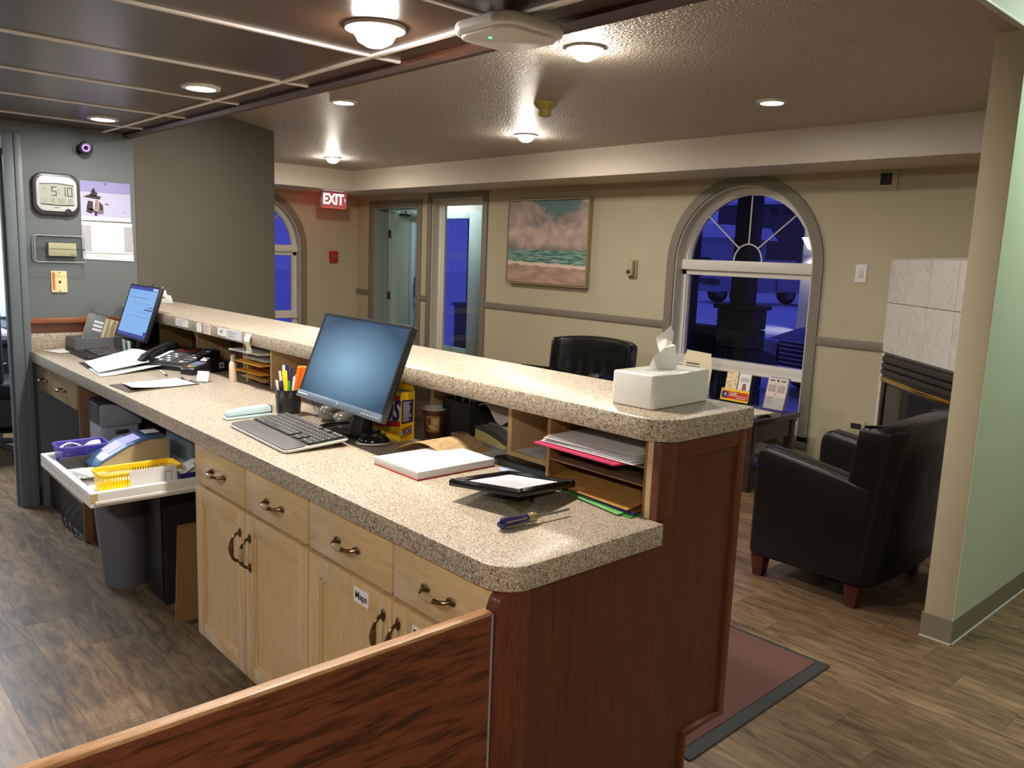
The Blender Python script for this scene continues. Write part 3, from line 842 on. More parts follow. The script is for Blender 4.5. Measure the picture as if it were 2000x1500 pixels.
c2 = cabinet(-1.978, -1.560, -1.192, 'blond oak two drawer base cabinet labelled Maps, behind the gate')
dm = door_front(c2, -1.975, -1.563, 0.112, 0.668, -1.594, 0.572); db = door_front(c2, -1.557, -1.195, 0.112, 0.668, -1.530, 0.572)
mb = MB(); mb.box(-1.732, -1.664, 1.0588, 1.060, 0.609, 0.649); mb.text('Maps', 0.027, (-1.698, 1.0585, 0.629), (1, 0, 0), (0, 0, 1), mi=1, bold=0.0004)
part('label_card', mb, [M_paper, M_ink], dm, label='white Maps label')
mb = MB(); mb.box(-1.472, -1.404, 1.0588, 1.060, 0.600, 0.640); mb.text('Br', 0.027, (-1.468, 1.0585, 0.622), (1, 0, 0), (0, 0, 1), mi=1, bold=0.0004, align='LEFT')
part('label_card', mb, [M_paper, M_ink], db, label='white printed label')

# left drawer unit over the knee space by the clock wall
M_tan = wood('tan_laminate', srgb(146, 128, 88), srgb(166, 146, 104), (2, 12, 12), 5, 0.45)
dk = thing('drawer_unit', 'tan two drawer unit hung under the far left end of the worktop', 'drawer unit', (-4.7, 1.3, 0))
mb = MB(); mb.box(-5.06, -4.32, 1.092, 1.70, 0.668, 0.8295); part('carcass', mb, M_tan, dk)
for x0, x1 in ((-5.06, -4.80), (-4.796, -4.322)):
    mb = MB(); mb.box(x0 + 0.003, x1 - 0.003, 1.070, 1.092, 0.672, 0.826, 0.004); d = part('drawer', mb, M_tan, dk)
    a, b = MB(), MB(); pull(a, b, ((x0 + x1) / 2 + (0.0 if x0 < -5 else 0), 1.07, 0.742), 0.075, False); part('handle', a, M_brass, d); part('handle_grip', b, M_brass, d)
    if x0 < -5:
        mb = MB(); mb.cyl((-4.94, 1.068, 0.792), 0.008, 0.006, axis='y'); part('lock', mb, M_chrome, d)
mb = MB(); mb.box(-4.32, -4.30, 1.075, 1.70, 0.0, 0.8295, 0.002); part('side_panel', mb, wood('brown_side_panel', srgb(100, 68, 44), srgb(128, 90, 60), (10, 10, 1.5), 5, 0.5), dk)
mb = MB(); mb.box(-5.06, -4.321, 1.10, 1.70, 0.17, 0.19); part('low_shelf', mb, mat('pale_shelf_board', srgb(176, 164, 138), 0.5), dk)
mb = MB(); mb.box(-5.06, -4.321, 1.095, 1.112, 0.0, 0.168); part('kick_board', mb, mat('dark_kick_board', srgb(40, 34, 32), 0.6), dk)
mb = MB(); mb.box(-5.085, -5.062, 1.062, 1.70, 0.0, 0.8295); part('side_panel', mb, M_gtrim, dk, label='grey painted side panel')
mb = MB(); mb.box(-4.92, -4.62, 1.25, 1.66, 0.1905, 0.55, 0.006); t = solo('computer_tower', mb, M_black, 'black computer tower standing in the knee space under the tan drawers', 'computer')
mb = MB()
for k in range(3):
    x = -4.66 + 0.09 * k
    mb.tube([(x, 1.16, 0.168), (x - 0.01, 1.07, 0.10), (x + 0.01, 1.055, 0.05), (x + 0.04, 1.06, 0.006), (x + 0.2, 1.085, 0.006)], 0.004, 6)
solo('power_cable', mb, M_black, 'black cables hanging from the low shelf to the floor', 'cable')

# ---- pulled out white tray with its load
tr = thing('pull_out_tray', 'white tray pulled out from under the worktop beside the cabinet', 'tray', (-3.22, 1.0, 0.61))
mb = MB(); mb.box(-3.56, -2.885, 0.742, 1.45, 0.612, 0.630, 0.001, 1); part('tray_floor', mb, M_white, tr)
for i, q in enumerate(((-3.56, -3.538, 0.742, 1.45), (-2.907, -2.885, 0.742, 1.45), (-3.538, -2.907, 0.742, 0.764), (-3.538, -2.907, 1.43, 1.45))):
    mb = MB(); mb.box(q[0], q[1], q[2], q[3], 0.630, 0.662, 0.002); part('tray_rim', mb, M_white, tr)
mb = MB(); mb.box(-2.885, -2.875, 0.755, 1.44, 0.622, 0.634, 0.003); part('slide_rail', mb, M_white, tr)
mb = MB(); mb.box(-2.8848, -2.8835, 0.742, 0.765, 0.628, 0.660); part('raw_edge', mb, mat('raw_particle_board', srgb(190, 168, 116), 0.7), tr, label='raw unpainted rim end')

def basket(name, x0, x1, y0, y1, z0, z1, m, label, nx, ny):
    t = thing(name, label, 'basket', ((x0 + x1) / 2, (y0 + y1) / 2, z0))
    e = 0.010
    mb = MB(); mb.prism(rrect(x0 + e, x1 - e, y0 + e, y1 - e, 0.015), z0, z0 + 0.003); part('basket_floor', mb, m, t)
    mb = MB()
    o = rrect(x0, x1, y0, y1, 0.022, 5)
    mb.tube([(p[0], p[1], z1) for p in o], 0.0035, 6, closed=True); mb.tube([(p[0], p[1], z1 - 0.004) for p in o], 0.0028, 6, closed=True)
    part('rim', mb, m, t)
    mb = MB()
    zl = z0 + (z1 - z0) * 0.22
    lo = rrect(x0 + e, x1 - e, y0 + e, y1 - e, 0.018, 5); md = rrect(x0 + e * 0.78, x1 - e * 0.78, y0 + e * 0.78, y1 - e * 0.78, 0.019, 5)
    hi = rrect(x0 + 0.001, x1 - 0.001, y0 + 0.001, y1 - 0.001, 0.021, 5); h2 = rrect(x0 + e * 0.2, x1 - e * 0.2, y0 + e * 0.2, y1 - e * 0.2, 0.021, 5)
    N = len(lo)
    for k in range(N):
        j = (k + 1) % N
        mb.quad([(*lo[k], z0), (*lo[j], z0), (*md[j], zl), (*md[k], zl)])
        mb.quad([(*h2[k], z1 - 0.014), (*h2[j], z1 - 0.014), (*hi[j], z1), (*hi[k], z1)])
        n_ = max(1, int(((lo[k][0] - lo[j][0]) ** 2 + (lo[k][1] - lo[j][1]) ** 2) ** 0.5 / 0.0085))
        for q in range(n_):
            f0, f1 = q / n_, (q + 0.52) / n_
            L_ = lambda A, f: (A[k][0] + (A[j][0] - A[k][0]) * f, A[k][1] + (A[j][1] - A[k][1]) * f)
            mb.quad([(*L_(md, f0), zl), (*L_(md, f1), zl), (*L_(h2, f1), z1 - 0.014), (*L_(h2, f0), z1 - 0.014)])
    part('slotted_wall', mb, m, t, kind='stuff', smooth=0)
    return t
TF = 0.6305
basket('plastic_basket', -3.063, -2.945, 0.792, 1.072, TF, 0.702, mat('yellow_plastic', srgb(250, 214, 0), 0.4), 'bright yellow slotted plastic basket in the white tray', 5, 12)
basket('plastic_basket', -3.525, -3.405, 0.775, 0.955, TF, 0.708, mat('violet_plastic', srgb(76, 66, 178), 0.4), 'violet slotted plastic basket at the far corner of the tray', 5, 8)
mb = MB()
mb.sheet(lambda u, v: (-3.51 + 0.10 * u, 0.79 + 0.15 * v, 0.685 + 0.022 * math.sin(7 * u + 3 * v) * math.sin(5 * v + u) + 0.02 * u), 8, 10)
solo('plastic_bag', mb, mat('crinkled_clear_bag', (0.62, 0.62, 0.68, 1), 0.15, spec=0.8), 'crinkled clear plastic bag lying in the violet basket', 'bag')
mb = MB(); mb.box(-3.395, -3.375, 0.772, 0.90, TF, 0.675, 0.002); solo('flat_box', mb, M_dgrey, 'dark grey flat box standing beside the violet basket', 'box')
# loose paper pads
rr = random.Random(4)
for k in range(5):
    a = -0.4 + 0.2 * k
    mb = MB(Matrix.Translation((-3.27 + 0.022 * k, 0.808 + 0.004 * k, TF + 0.0062 * k)) @ Matrix.Rotation(a * 0.6, 4, 'Z')); mb.box(-0.06, 0.06, -0.036, 0.036, 0, 0.006, 0.0008, 1)
    solo('paper_pad', mb, M_paper if k % 2 else M_paper2, ['greyish pad at the bottom of the small heap in the tray', 'second lowest pad of the small heap in the tray', 'middle pad of the small heap in the tray', 'second from top pad of the small heap in the tray', 'topmost pad of the small heap in the tray'][k], 'pad', group='small paper pads in the tray')
mb = MB(Matrix.Translation((-2.926 - 0.058, 0.965, TF + 0.004)) @ Matrix.Rotation(-0.10, 4, 'Y'))
mb.box(0.058, 0.0605, -0.082, 0.080, 0.001, 0.070, 0.0004, 1)
mb.box(0.0606, 0.0609, 0.038, 0.060, 0.010, 0.052, mi=1)
mb.box(0.06095, 0.0611, 0.0395, 0.0585, 0.012, 0.050, mi=0)
solo('white_card', mb, [M_paper, M_ink], 'white card with a small printed panel leaning on the yellow basket', 'card')
bt = thing('blue_box', 'dark blue open box at the tray edge next to the cabinet', 'box', (-2.955, 1.10, TF))
mb = MB(); mb.box(-3.03, -2.912, 1.05, 1.053, TF, 0.678); mb.box(-3.03, -2.912, 1.197, 1.20, TF, 0.678); mb.box(-3.03, -3.027, 1.053, 1.197, TF, 0.678); mb.box(-2.915, -2.912, 1.053, 1.197, TF, 0.678); mb.box(-3.027, -2.915, 1.053, 1.197, TF, 0.634)
part('box_walls', mb, mat('dark_blue_card', srgb(28, 26, 110), 0.5), bt)
mb = MB()
for k in range(5):
    mb.sheet(lambda u, v, k=k: (-3.015 + 0.085 * u + 0.003 * k, 1.062 + 0.02 * k + 0.05 * v, 0.665 + 0.030 * v + 0.012 * math.sin(3 * u + k)), 4, 3)
solo('paper_slips', mb, M_paper2, 'greyish paper slips stuffed in the dark blue box', 'paper', kind='stuff')

# terminal with a lit screen
tm = thing('franking_machine', 'blue and tan desk machine with a sloped lit screen in the tray', 'machine', (-3.335, 0.99, TF))
prof = [(-0.135, 0.0), (-0.135, 0.022), (-0.11, 0.04), (-0.02, 0.088), (0.05, 0.108), (0.135, 0.108), (0.135, 0.0)]
M_tm = Matrix.Translation((-3.335, 1.0, TF))
mb = MB(M_tm); mb.prism(prof, -0.078, 0.078, axis='x', bev=0.002); part('machine_body', mb, mat('tan_plastic', srgb(178, 160, 124), 0.4), tm)
prof2 = [(-0.142, 0.012), (-0.142, 0.024), (-0.115, 0.046), (-0.022, 0.094), (0.05, 0.1145), (0.12, 0.1145), (0.12, 0.109), (0.05, 0.1085), (-0.02, 0.0885), (-0.11, 0.0405), (-0.135, 0.0225)]
mb = MB(M_tm); mb.prism(prof2, -0.083, 0.083, axis='x', bev=0.0015); part('blue_cover', mb, mat('slate_blue_plastic', srgb(66, 94, 132), 0.3), tm)
mb = MB(M_tm); sl = math.atan2(0.0205, 0.072)
mb.quad([(-0.055, -0.062, 0.0768), (0.055, -0.062, 0.0768), (0.055, 0.040, 0.1132), (-0.055, 0.040, 0.1132)])
s2 = MB(M_tm); s2.quad([(-0.047, -0.085, 0.0632), (0.047, -0.085, 0.0632), (0.047, -0.026, 0.0936), (-0.047, -0.026, 0.0936)])
s2.quad([(-0.047, -0.0245, 0.0942), (0.047, -0.0245, 0.0942), (0.047, 0.036, 0.1120), (-0.047, 0.036, 0.1120)])
mb.bm.free(); part('screen', s2, emis('lilac_screen', (0.42, 0.38, 0.95, 1), 1.1), tm, label='lit lilac screen')
mb = MB(M_tm); mb.box(0.01, 0.065, -0.146, -0.135, 0.006, 0.018, 0.002); part('slot', mb, M_black, tm)
mb = MB(M_tm); mb.box(-0.06, 0.0, 0.075, 0.125, 0.1146, 0.119, 0.002); mb.sheet(lambda u, v: (-0.05 + 0.07 * u, 0.06 + 0.05 * v, 0.121 + 0.012 * u * (1 - u)), 4, 3); part('paper_curl', mb, M_paper, tm)
# small boxes behind
for k in range(3):
    mb = MB(); mb.box(-3.18 + 0.01 * k, -3.02 + 0.004 * k, 1.235, 1.33, TF + 0.041 * k, TF + 0.041 * k + 0.0405, 0.002)
    solo('carton', mb, mat('pale_carton', srgb(150, 156, 156), 0.6), ['pale carton at the bottom of the stack behind the screen machine', 'middle pale carton of the stack behind the screen machine', 'topmost pale carton of the stack behind the screen machine'][k], 'box', group='pale cartons under the worktop')
mb = MB(); mb.box(-3.48, -3.20, 1.20, 1.40, TF, 0.735, 0.006); solo('storage_box', mb, mat('blue_grey_box', srgb(96, 112, 124), 0.6), 'blue grey storage box at the back of the tray', 'box')

# upright grey machine, bin, black locker, cardboard
gm = thing('paper_shredder', 'grey upright office machine with a dark curved lid under the worktop', 'machine', (-4.12, 1.2, 0))
mb = MB(); mb.prism(rrect(-4.25, -4.04, 1.10, 1.275, 0.02), 0.3605, 0.64, bev=0.003, caps_only=True); part('body', mb, mat('light_grey_plastic', srgb(150, 158, 172), 0.4), gm)
mb = MB(); mb.prism([(1.095, 0.64), (1.095, 0.742), (1.12, 0.747), (1.255, 0.725), (1.28, 0.70), (1.28, 0.64)], -4.045, -4.033, axis='x', bev=0.004); part('front_cover', mb, mat('light_grey_plastic', None) if 0 else _mats['light_grey_plastic'], gm)
mb = MB(); mb.prism([(1.095, 0.642), (1.095, 0.740), (1.12, 0.750), (1.19, 0.752), (1.255, 0.728), (1.275, 0.70), (1.275, 0.642)], -4.255, -4.046, axis='x', bev=0.006); part('lid', mb, mat('dark_slate_plastic', srgb(52, 60, 72), 0.35), gm)
mb = MB(); mb.box(-4.040, -4.034, 1.16, 1.22, 0.60, 0.618, 0.004); part('handle_slot', mb, M_dgrey, gm)

mb = MB(); mb.box(-4.297, -4.05, 1.112, 1.60, 0.0, 0.36, 0.003); solo('wooden_plinth', mb, wood('dark_brown_plinth', srgb(58, 34, 24), srgb(78, 48, 34), (10, 10, 1.5), 5, 0.5), 'low dark brown wooden block under the grey office machine', 'block')
wb = thing('waste_bin', 'narrow pale grey waste bin standing on the dark floor under the tray', 'bin', (-3.70, 1.085, 0))
mb = MB(); mb.lathe([(0.0, 0.004), (0.085, 0.004), (0.09, 0.0), (0.125, 0.44), (0.132, 0.445), (0.132, 0.46), (0.122, 0.46), (0.122, 0.44), (0.086, 0.012), (0, 0.012)], (-3.70, 1.085, 0)); part('shell', mb, mat('shaded_grey_bin', srgb(96, 98, 106), 0.45), wb)  # shell grey darkened to stand for shade under the tray
mb = MB(); mb.lathe([(0.133, 0.43), (0.135, 0.462), (0.12, 0.464), (0.119, 0.40)], (-3.70, 1.085, 0)); part('bin_liner', mb, mat('liner', srgb(90, 90, 96), 0.3), wb)
lk = thing('black_cabinet', 'tall black cabinet in the dark knee space beside the grey bin', 'cabinet', (-3.4, 1.4, 0))
mb = MB(); mb.box(-3.555, -3.335, 1.13, 1.70, 0.0, 0.595, 0.004); part('carcass', mb, M_blackm, lk)
mb = MB(); mb.box(-3.545, -3.345, 1.122, 1.130, 0.03, 0.585, 0.002); part('door', mb, M_black, lk)
mb = MB(Matrix.Translation((-2.99, 1.15, 0)) @ Matrix.Rotation(0.12, 4, 'Y')); mb.box(-0.13, -0.124, -0.06, 0.30, 0.0, 0.42); solo('cardboard_sheet', mb, mat('cardboard', srgb(150, 118, 76), 0.8), 'tan cardboard sheet leaning in the knee space beside the cabinet', 'cardboard')
# ================================================================ ON THE DESK
# near monitor
def monitor(name, label, c, yaw, tilt, w, h, base, zfoot, scr, bez_m, chin=0.03, landscape=True, foot='disc'):
    t = thing(name, label, 'monitor', (base[0], base[1], CT))
    M = Matrix.Translation(c) @ Matrix.Rotation(yaw, 4, 'Z') @ Matrix.Rotation(-tilt, 4, 'X')
    mb = MB(M); mb.box(-w / 2, w / 2, 0.001, 0.022, 0, h, 0.004); mb.box(-w * 0.36, w * 0.36, 0.02, 0.05, h * 0.15, h * 0.85, 0.012); part('housing', mb, M_black, t)
    b = 0.009
    mb = MB(M)
    mb.box(-w / 2, -w / 2 + b, -0.002, 0.002, chin, h, 0.001, 1); mb.box(w / 2 - b, w / 2, -0.002, 0.002, chin, h, 0.001, 1); mb.box(-w / 2 + b, w / 2 - b, -0.002, 0.002, h - b, h, 0.001, 1)
    part('bezel', mb, M_black, t)
    mb = MB(M); mb.box(-w / 2, w / 2, -0.006, 0.004, 0, chin, 0.003); ch = part('lower_bezel', mb, bez_m, t)
    mb = MB(M); mb.quad([(-w / 2 + b, 0.0005, chin), (w / 2 - b, 0.0005, chin), (w / 2 - b, 0.0005, h - b), (-w / 2 + b, 0.0005, h - b)]); sc_ = part('screen', mb, scr, t)
    return t, M, ch, sc_
M_scr1 = screen('blue_backlit_screen', (0.22, 0.40, 0.55, 1), (0.020, 0.055, 0.11, 1), 1.15)
M_silver = mat('silver_grey_plastic', srgb(112, 124, 142), 0.35, metal=0.3)
mt, MM, ch, sc1 = monitor('computer_monitor', 'large dark monitor showing a plain blue glow, nearest on the desk', (-2.324, 1.345, 0.989), -0.022, 0.365, 0.552, 0.312, (-2.33, 1.45), 0, M_scr1, M_silver, 0.026)
mb = MB(MM)
for k in range(6): mb.box(0.165 + 0.017 * k, 0.172 + 0.017 * k, -0.0068, -0.006, 0.010, 0.013)
mb.box(0.265, 0.268, -0.0068, -0.006, 0.010, 0.014)
part('button_row', mb, M_white, ch)
mb = MB(MM); mb.cyl((0.008, -0.0062, 0.014), 0.0055, 0.001, axis='y', seg=16); mb.text('hp', 0.009, (0.008, -0.0069, 0.014), (1, 0, 0), (0, 0, 1), mi=1); part('logo', mb, [M_white, M_dgrey], ch)
mb = MB(MM); line_rows(mb, (-0.235, -0.0062, 0.015), (1, 0, 0), (0, 0, 1), 0.06, 0.010, 1, fill=1.2); part('print', mb, M_white, ch)
mb = MB(); mb.lathe([(0, 0.016), (0.05, 0.016), (0.10, 0.012), (0.118, 0.006), (0.120, 0.0), (0, 0.0)], (-2.385, 1.435, CT + 0.0005), seg=40); part('base', mb, mat('glossy_dark_base', srgb(44, 44, 46), 0.15), mt)
mb = MB(); mb.lathe([(0.098, 0.018), (0.108, 0.019), (0.114, 0.014), (0.112, 0.010), (0.098, 0.013)], (-2.385, 1.435, CT + 0.0005), seg=40); part('base_ring', mb, M_black, mt)
mb = MB(); mb.tube([(-2.345, 1.452, CT + 0.014), (-2.337, 1.458, 0.95), (-2.326, 1.462, 1.03), (-2.320, 1.458, 1.10)], 0.03, 12, radii=[0.042, 0.034, 0.030, 0.028]); part('neck', mb, M_black, mt)

# far monitor
M_scr2 = emis('light_blue_screen', (0.24, 0.47, 0.88, 1), 0.95)
M_scrd = emis('deep_blue_bar', (0.06, 0.07, 0.42, 1), 0.8)
M_scrm = emis('mid_blue_line', (0.12, 0.22, 0.50, 1), 0.8)
m2, M2, ch2, sc2 = monitor('computer_monitor', 'smaller lit monitor showing a pale blue program window near the clock wall', (-4.63, 1.418, 0.985), 0.02, 0.32, 0.437, 0.301, (-4.66, 1.45), 0, M_scr2, M_black, 0.012)
w2, h2 = 0.419, 0.28
mb = MB(M2)
def sq(x0, x1, z0, z1): mb.quad([(x0, -0.0001, z0), (x1, -0.0001, z0), (x1, -0.0001, z1), (x0, -0.0001, z1)])
sq(-0.2095, 0.2095, 0.273, 0.292); sq(-0.2095, 0.2095, 0.012, 0.031); sq(0.08, 0.20, 0.165, 0.172); sq(0.165, 0.21, 0.033, 0.052)
part('program_bar', mb, M_scrd, sc2, smooth=0)
mb = MB(M2)
sq(-0.16, 0.12, 0.229, 0.232); sq(-0.02, 0.14, 0.150, 0.152); sq(-0.12, 0.2, 0.125, 0.127); sq(0.13, 0.20, 0.18, 0.187)
for k in range(5): sq(-0.15 + 0.05 * k, -0.12 + 0.05 * k, 0.255, 0.257); sq(-0.10 + 0.05 * k, -0.07 + 0.05 * k, 0.198, 0.2)
part('program_line', mb, M_scrm, sc2, smooth=0)
mb = MB(M2); mb.box(0.13, 0.20, -0.0004, -0.0002, 0.276, 0.289); part('program_button', mb, emis('pale_blue', (0.5, 0.62, 0.95, 1), 0.9), sc2, smooth=0)
mb = MB()
M_mint = mat('pale_mint_plastic', srgb(196, 216, 198), 0.4)
for dx in (-0.03, 0.05):
    mb.prism([(-4.69 + dx - 0.015, CT + 0.001), (-4.69 + dx + 0.025, CT + 0.001), (-4.69 + dx + 0.014, CT + 0.05), (-4.69 + dx + 0.018, 0.972), (-4.69 + dx - 0.018, 0.972), (-4.69 + dx - 0.010, CT + 0.05)], 1.41, 1.425, axis='y', bev=0.003)
mb.box(-4.78, -4.53, 1.40, 1.56, CT + 0.0005, CT + 0.010, 0.004)
part('stand', mb, M_mint, m2, label='pale mint stand legs')
mb = MB(); mb.tube([(-4.63, 1.46, CT + 0.006), (-4.63, 1.475, 1.0), (-4.63, 1.48, 1.08)], 0.025, 10); part('neck', mb, M_black, m2)
mb = MB(M2); mb.tube([(0.05, 0.012, 0.302), (0.06, 0.012, 0.311), (0.075, 0.012, 0.311), (0.08, 0.012, 0.302)], 0.003, 6); part('clip', mb, M_black, m2)

# keyboards
def keyboard(label, loc, rz, w, d, body_m, top_m, key_m, rest, tilt):
    t = thing('keyboard', label, 'keyboard', loc, rz)
    M = Matrix.Rotation(tilt, 4, 'X')
    f = -d / 2
    mb = MB(M); mb.prism(rrect(-w / 2, w / 2, f, d / 2, 0.022), 0.004, 0.013, bev=0.003, caps_only=True); part('shell', mb, body_m, t, local=True)
    mb = MB(M); mb.prism(rrect(-w / 2 + 0.004, w / 2 - 0.004, f + 0.003, f + rest, 0.018), 0.012, 0.0165, bev=0.002, caps_only=True); part('palm_rest', mb, top_m, t, local=True)
    mb = MB(M); mb.prism(rrect(-w / 2 + 0.006, w / 2 - 0.006, f + rest + 0.002, d / 2 - 0.004, 0.008), 0.012, 0.0145, caps_only=True); part('key_bed', mb, M_blackm, t, local=True)
    rows = 6; kd = (d - rest - 0.020) / rows
    mb = MB(M)
    cols = 21; kw = (w - 0.03) / cols
    for r in range(rows):
        c = 0
        while c < cols:
            n = 1
            if r == 0 and 3 <= c < 10: n = 6 if c == 3 else 1
            if c in (14, 17) and r in (0, 1, 5): c += 1; continue
            x0 = -w / 2 + 0.015 + c * kw; y0 = f + rest + 0.008 + r * kd
            dz = 0.0026 + 0.001 * (r - 2) ** 2 * 0.15
            mb.box(x0 + 0.0012, x0 + n * kw - 0.0012, y0 + 0.001, y0 + kd - 0.0012, 0.0145, 0.0165 + dz, 0.0014, 1)
            c += n
    part('keys', mb, key_m, t, local=True, kind='stuff')
    mb = MB(M)
    rr = random.Random(3)
    for r in range(rows):
        for c in range(cols):
            if c in (14, 17) and r in (0, 1, 5): continue
            if r == 0 and 3 <= c < 9: continue
            dz = 0.0026 + 0.001 * (r - 2) ** 2 * 0.15
            x0 = -w / 2 + 0.015 + c * kw + kw * 0.35; y0 = f + rest + 0.008 + r * kd + kd * 0.5
            mb.quad([(x0, y0, 0.01662 + dz), (x0 + kw * 0.22, y0, 0.01662 + dz), (x0 + kw * 0.22, y0 + kd * 0.25, 0.01662 + dz), (x0, y0 + kd * 0.25, 0.01662 + dz)])
    part('key_print', mb, mat('key_legend', (0.55, 0.55, 0.55, 1), 0.6), t, local=True, kind='stuff', smooth=0)
    mb = MB(M)
    for x in (-w / 2 + 0.05, w / 2 - 0.05): mb.box(x - 0.02, x + 0.02, d / 2 - 0.035, d / 2 - 0.015, 0.004 - tilt * d, 0.004)
    mb.box(-w / 2 + 0.03, w / 2 - 0.03, f + 0.012, f + 0.02, 0.0, 0.004); part('foot', mb, M_black, t, local=True)
    return t
M_kd = mat('charcoal_plastic', srgb(78, 76, 74), 0.5)
M_keys = mat('dark_key_plastic', srgb(44, 42, 40), 0.45)
keyboard('keyboard with a charcoal palm rest and pale rim in front of the blue monitor', (-2.452, 1.238, CT + 0.006), -0.055, 0.468, 0.222, mat('pale_rim_plastic', srgb(214, 210, 200), 0.35), M_kd, M_keys, 0.078, 0.075)
keyboard('black keyboard lying in front of the far lit monitor', (-4.82, 1.298, CT + 0.004), -0.03, 0.46, 0.215, M_black, M_black, M_keys, 0.06, 0.05)

# mouse
ms = thing('computer_mouse', 'black mouse with a white base next to the yellow box', 'mouse', (-2.19, 1.405, CT))
prof = [(0.0, 0.012), (0.04, 0.014)]
mb = MB(Matrix.Translation((-2.19, 1.405, CT)) @ Matrix.Rotation(-0.5, 4, 'Z')); mb.ell((0, 0, 0.008), 0.033, 0.056, 0.008, 24, zmin=-0.95); part('base', mb, M_white, ms)
mb = MB(Matrix.Translation((-2.19, 1.405, CT)) @ Matrix.Rotation(-0.5, 4, 'Z')); mb.ell((0, 0.003, 0.011), 0.031, 0.052, 0.027, 24, zmin=0.0); part('shell', mb, mat('glossy_black', (0.012, 0.011, 0.01, 1), 0.12), ms)
mb = MB(Matrix.Translation((-2.19, 1.405, CT)) @ Matrix.Rotation(-0.5, 4, 'Z')); mb.cyl((0, 0.034, 0.031), 0.008, 0.006, axis='x'); part('wheel', mb, M_dgrey, ms)

# soap pad box
M_yel = mat('yellow_card', srgb(246, 206, 24), 0.45)
M_red = mat('red_print', srgb(206, 40, 30), 0.5)
M_navy = mat('navy_print', srgb(32, 28, 104), 0.5)
M_whp = mat('white_print', (0.75, 0.75, 0.72, 1), 0.5)
sb = thing('scouring_pad_box', 'yellow carton lettered SOS standing behind the mouse', 'box', (-2.24, 1.53, CT))
sx0, sx1, sy0, sy1, sz0, sz1 = -2.352, -2.182, 1.503, 1.560, CT + 0.0005, 1.050
mb = MB(); mb.box(sx0, sx1, sy0, sy1, sz0, sz1 - 0.012); mb.box(sx0, sx1, sy0, sy0 + 0.0012, sz1 - 0.012, sz1); mb.box(sx1 - 0.0012, sx1, sy0, sy1, sz1 - 0.012, sz1); mb.box(sx0, sx0 + 0.0012, sy0, sy1, sz1 - 0.012, sz1)
part('carton', mb, M_yel, sb)
mb = MB(); mb.prism([(sx0, sz1 - 0.002), (sx1, sz1 - 0.002), (sx1 - 0.01, sz1 + 0.018), (sx0 + 0.01, sz1 + 0.018)], sy1 - 0.0012, sy1, axis='y'); part('lid_flap', mb, M_yel, sb)
yf = sy0 - 0.0003
mb = MB()
def fq(x0, z0, x1, z1, hh, mi): mb.quad([(x0, yf - 0.0002 * mi, z0), (x1, yf - 0.0002 * mi, z1), (x1, yf - 0.0002 * mi, z1 + hh), (x0, yf - 0.0002 * mi, z0 + hh)], mi=mi)
fq(sx0, CT + 0.048, sx1, CT + 0.068, 0.066, 1)
fq(sx0, CT + 0.024, sx1, CT + 0.050, 0.022, 0); fq(sx0, CT + 0.116, sx1, CT + 0.134, 0.020, 0)
mb.text('SOS', 0.098, (-2.262, yf - 0.0008, CT + 0.091), (1, 0, 0.10), (0, 0, 1), mi=2, bold=0.0035, shear=0.25, sx=0.86)
mb.text('STEEL WOOL', 0.013, (-2.235, yf - 0.0006, CT + 0.020), (1, 0, 0.12), (0, 0, 1), mi=0)
part('front_print', mb, [M_red, M_whp, M_navy], sb, smooth=0)
mb = MB(); xf = sx1 + 0.0003
mb.quad([(xf, sy0 + 0.006, CT + 0.058), (xf, sy1 - 0.006, CT + 0.062), (xf, sy1 - 0.006, CT + 0.138), (xf, sy0 + 0.006, CT + 0.138)], mi=0)
line_rows(mb, (xf + 0.0002, (sy0 + sy1) / 2 + 0.001, CT + 0.099), (0, 1, 0), (0, 0, 1), 0.038, 0.068, 13, mi=1, tk=0.5)
mb.quad([(xf, sy0 + 0.006, CT + 0.012), (xf, sy1 - 0.008, CT + 0.024), (xf, sy1 - 0.008, CT + 0.052), (xf, sy0 + 0.006, CT + 0.040)], mi=2)
mb.quad([(xf + 0.0002, sy0 + 0.006, CT + 0.017), (xf + 0.0002, sy1 - 0.008, CT + 0.029), (xf + 0.0002, sy1 - 0.008, CT + 0.047), (xf + 0.0002, sy0 + 0.006, CT + 0.035)], mi=1)
mb.text('SOS', 0.021, (xf + 0.0006, sy0 + 0.027, CT + 0.032), (0, 1, 0.22), (0, 0, 1), mi=0, bold=0.0008, shear=0.2)
part('side_print', mb, [M_navy, M_whp, M_red], sb, smooth=0)

# paper cup
cx_, cy_ = -2.178, 1.640
cu = thing('paper_cup', 'brown patterned paper coffee cup with a white rim', 'cup', (cx_, cy_, CT))
mb = MB(); mb.lathe([(0.0, 0.003), (0.028, 0.003), (0.030, 0.0005), (0.0415, 0.101), (0.0400, 0.101), (0.029, 0.006), (0, 0.006)], (cx_, cy_, CT), 36); part('cup_wall', mb, mat('brown_cup', srgb(92, 52, 34), 0.5, var=(120, 0.25)), cu)
mb = MB(); mb.lathe([(0.0412, 0.098), (0.0432, 0.0995), (0.0432, 0.1025), (0.0412, 0.1035), (0.0395, 0.101), (0.0290, 0.008), (0.0288, 0.008), (0.0385, 0.099)], (cx_, cy_, CT), 36); part('rim', mb, M_white, cu)
def cpatch(mb, a0, a1, z0, z1, off, mi):
    for k in range(6):
        A = a0 + (a1 - a0) * k / 6; B = a0 + (a1 - a0) * (k + 1) / 6
        R = lambda z: 0.030 + 0.0115 * z / 0.101 + off
        P = lambda a, z: (cx_ + R(z) * math.cos(a), cy_ + R(z) * math.sin(a), CT + z)
        mb.quad([P(A, z0), P(B, z0), P(B, z1), P(A, z1)], mi=mi)
ca = math.atan2(-1.64, 2.178) - 0.12
mb = MB()
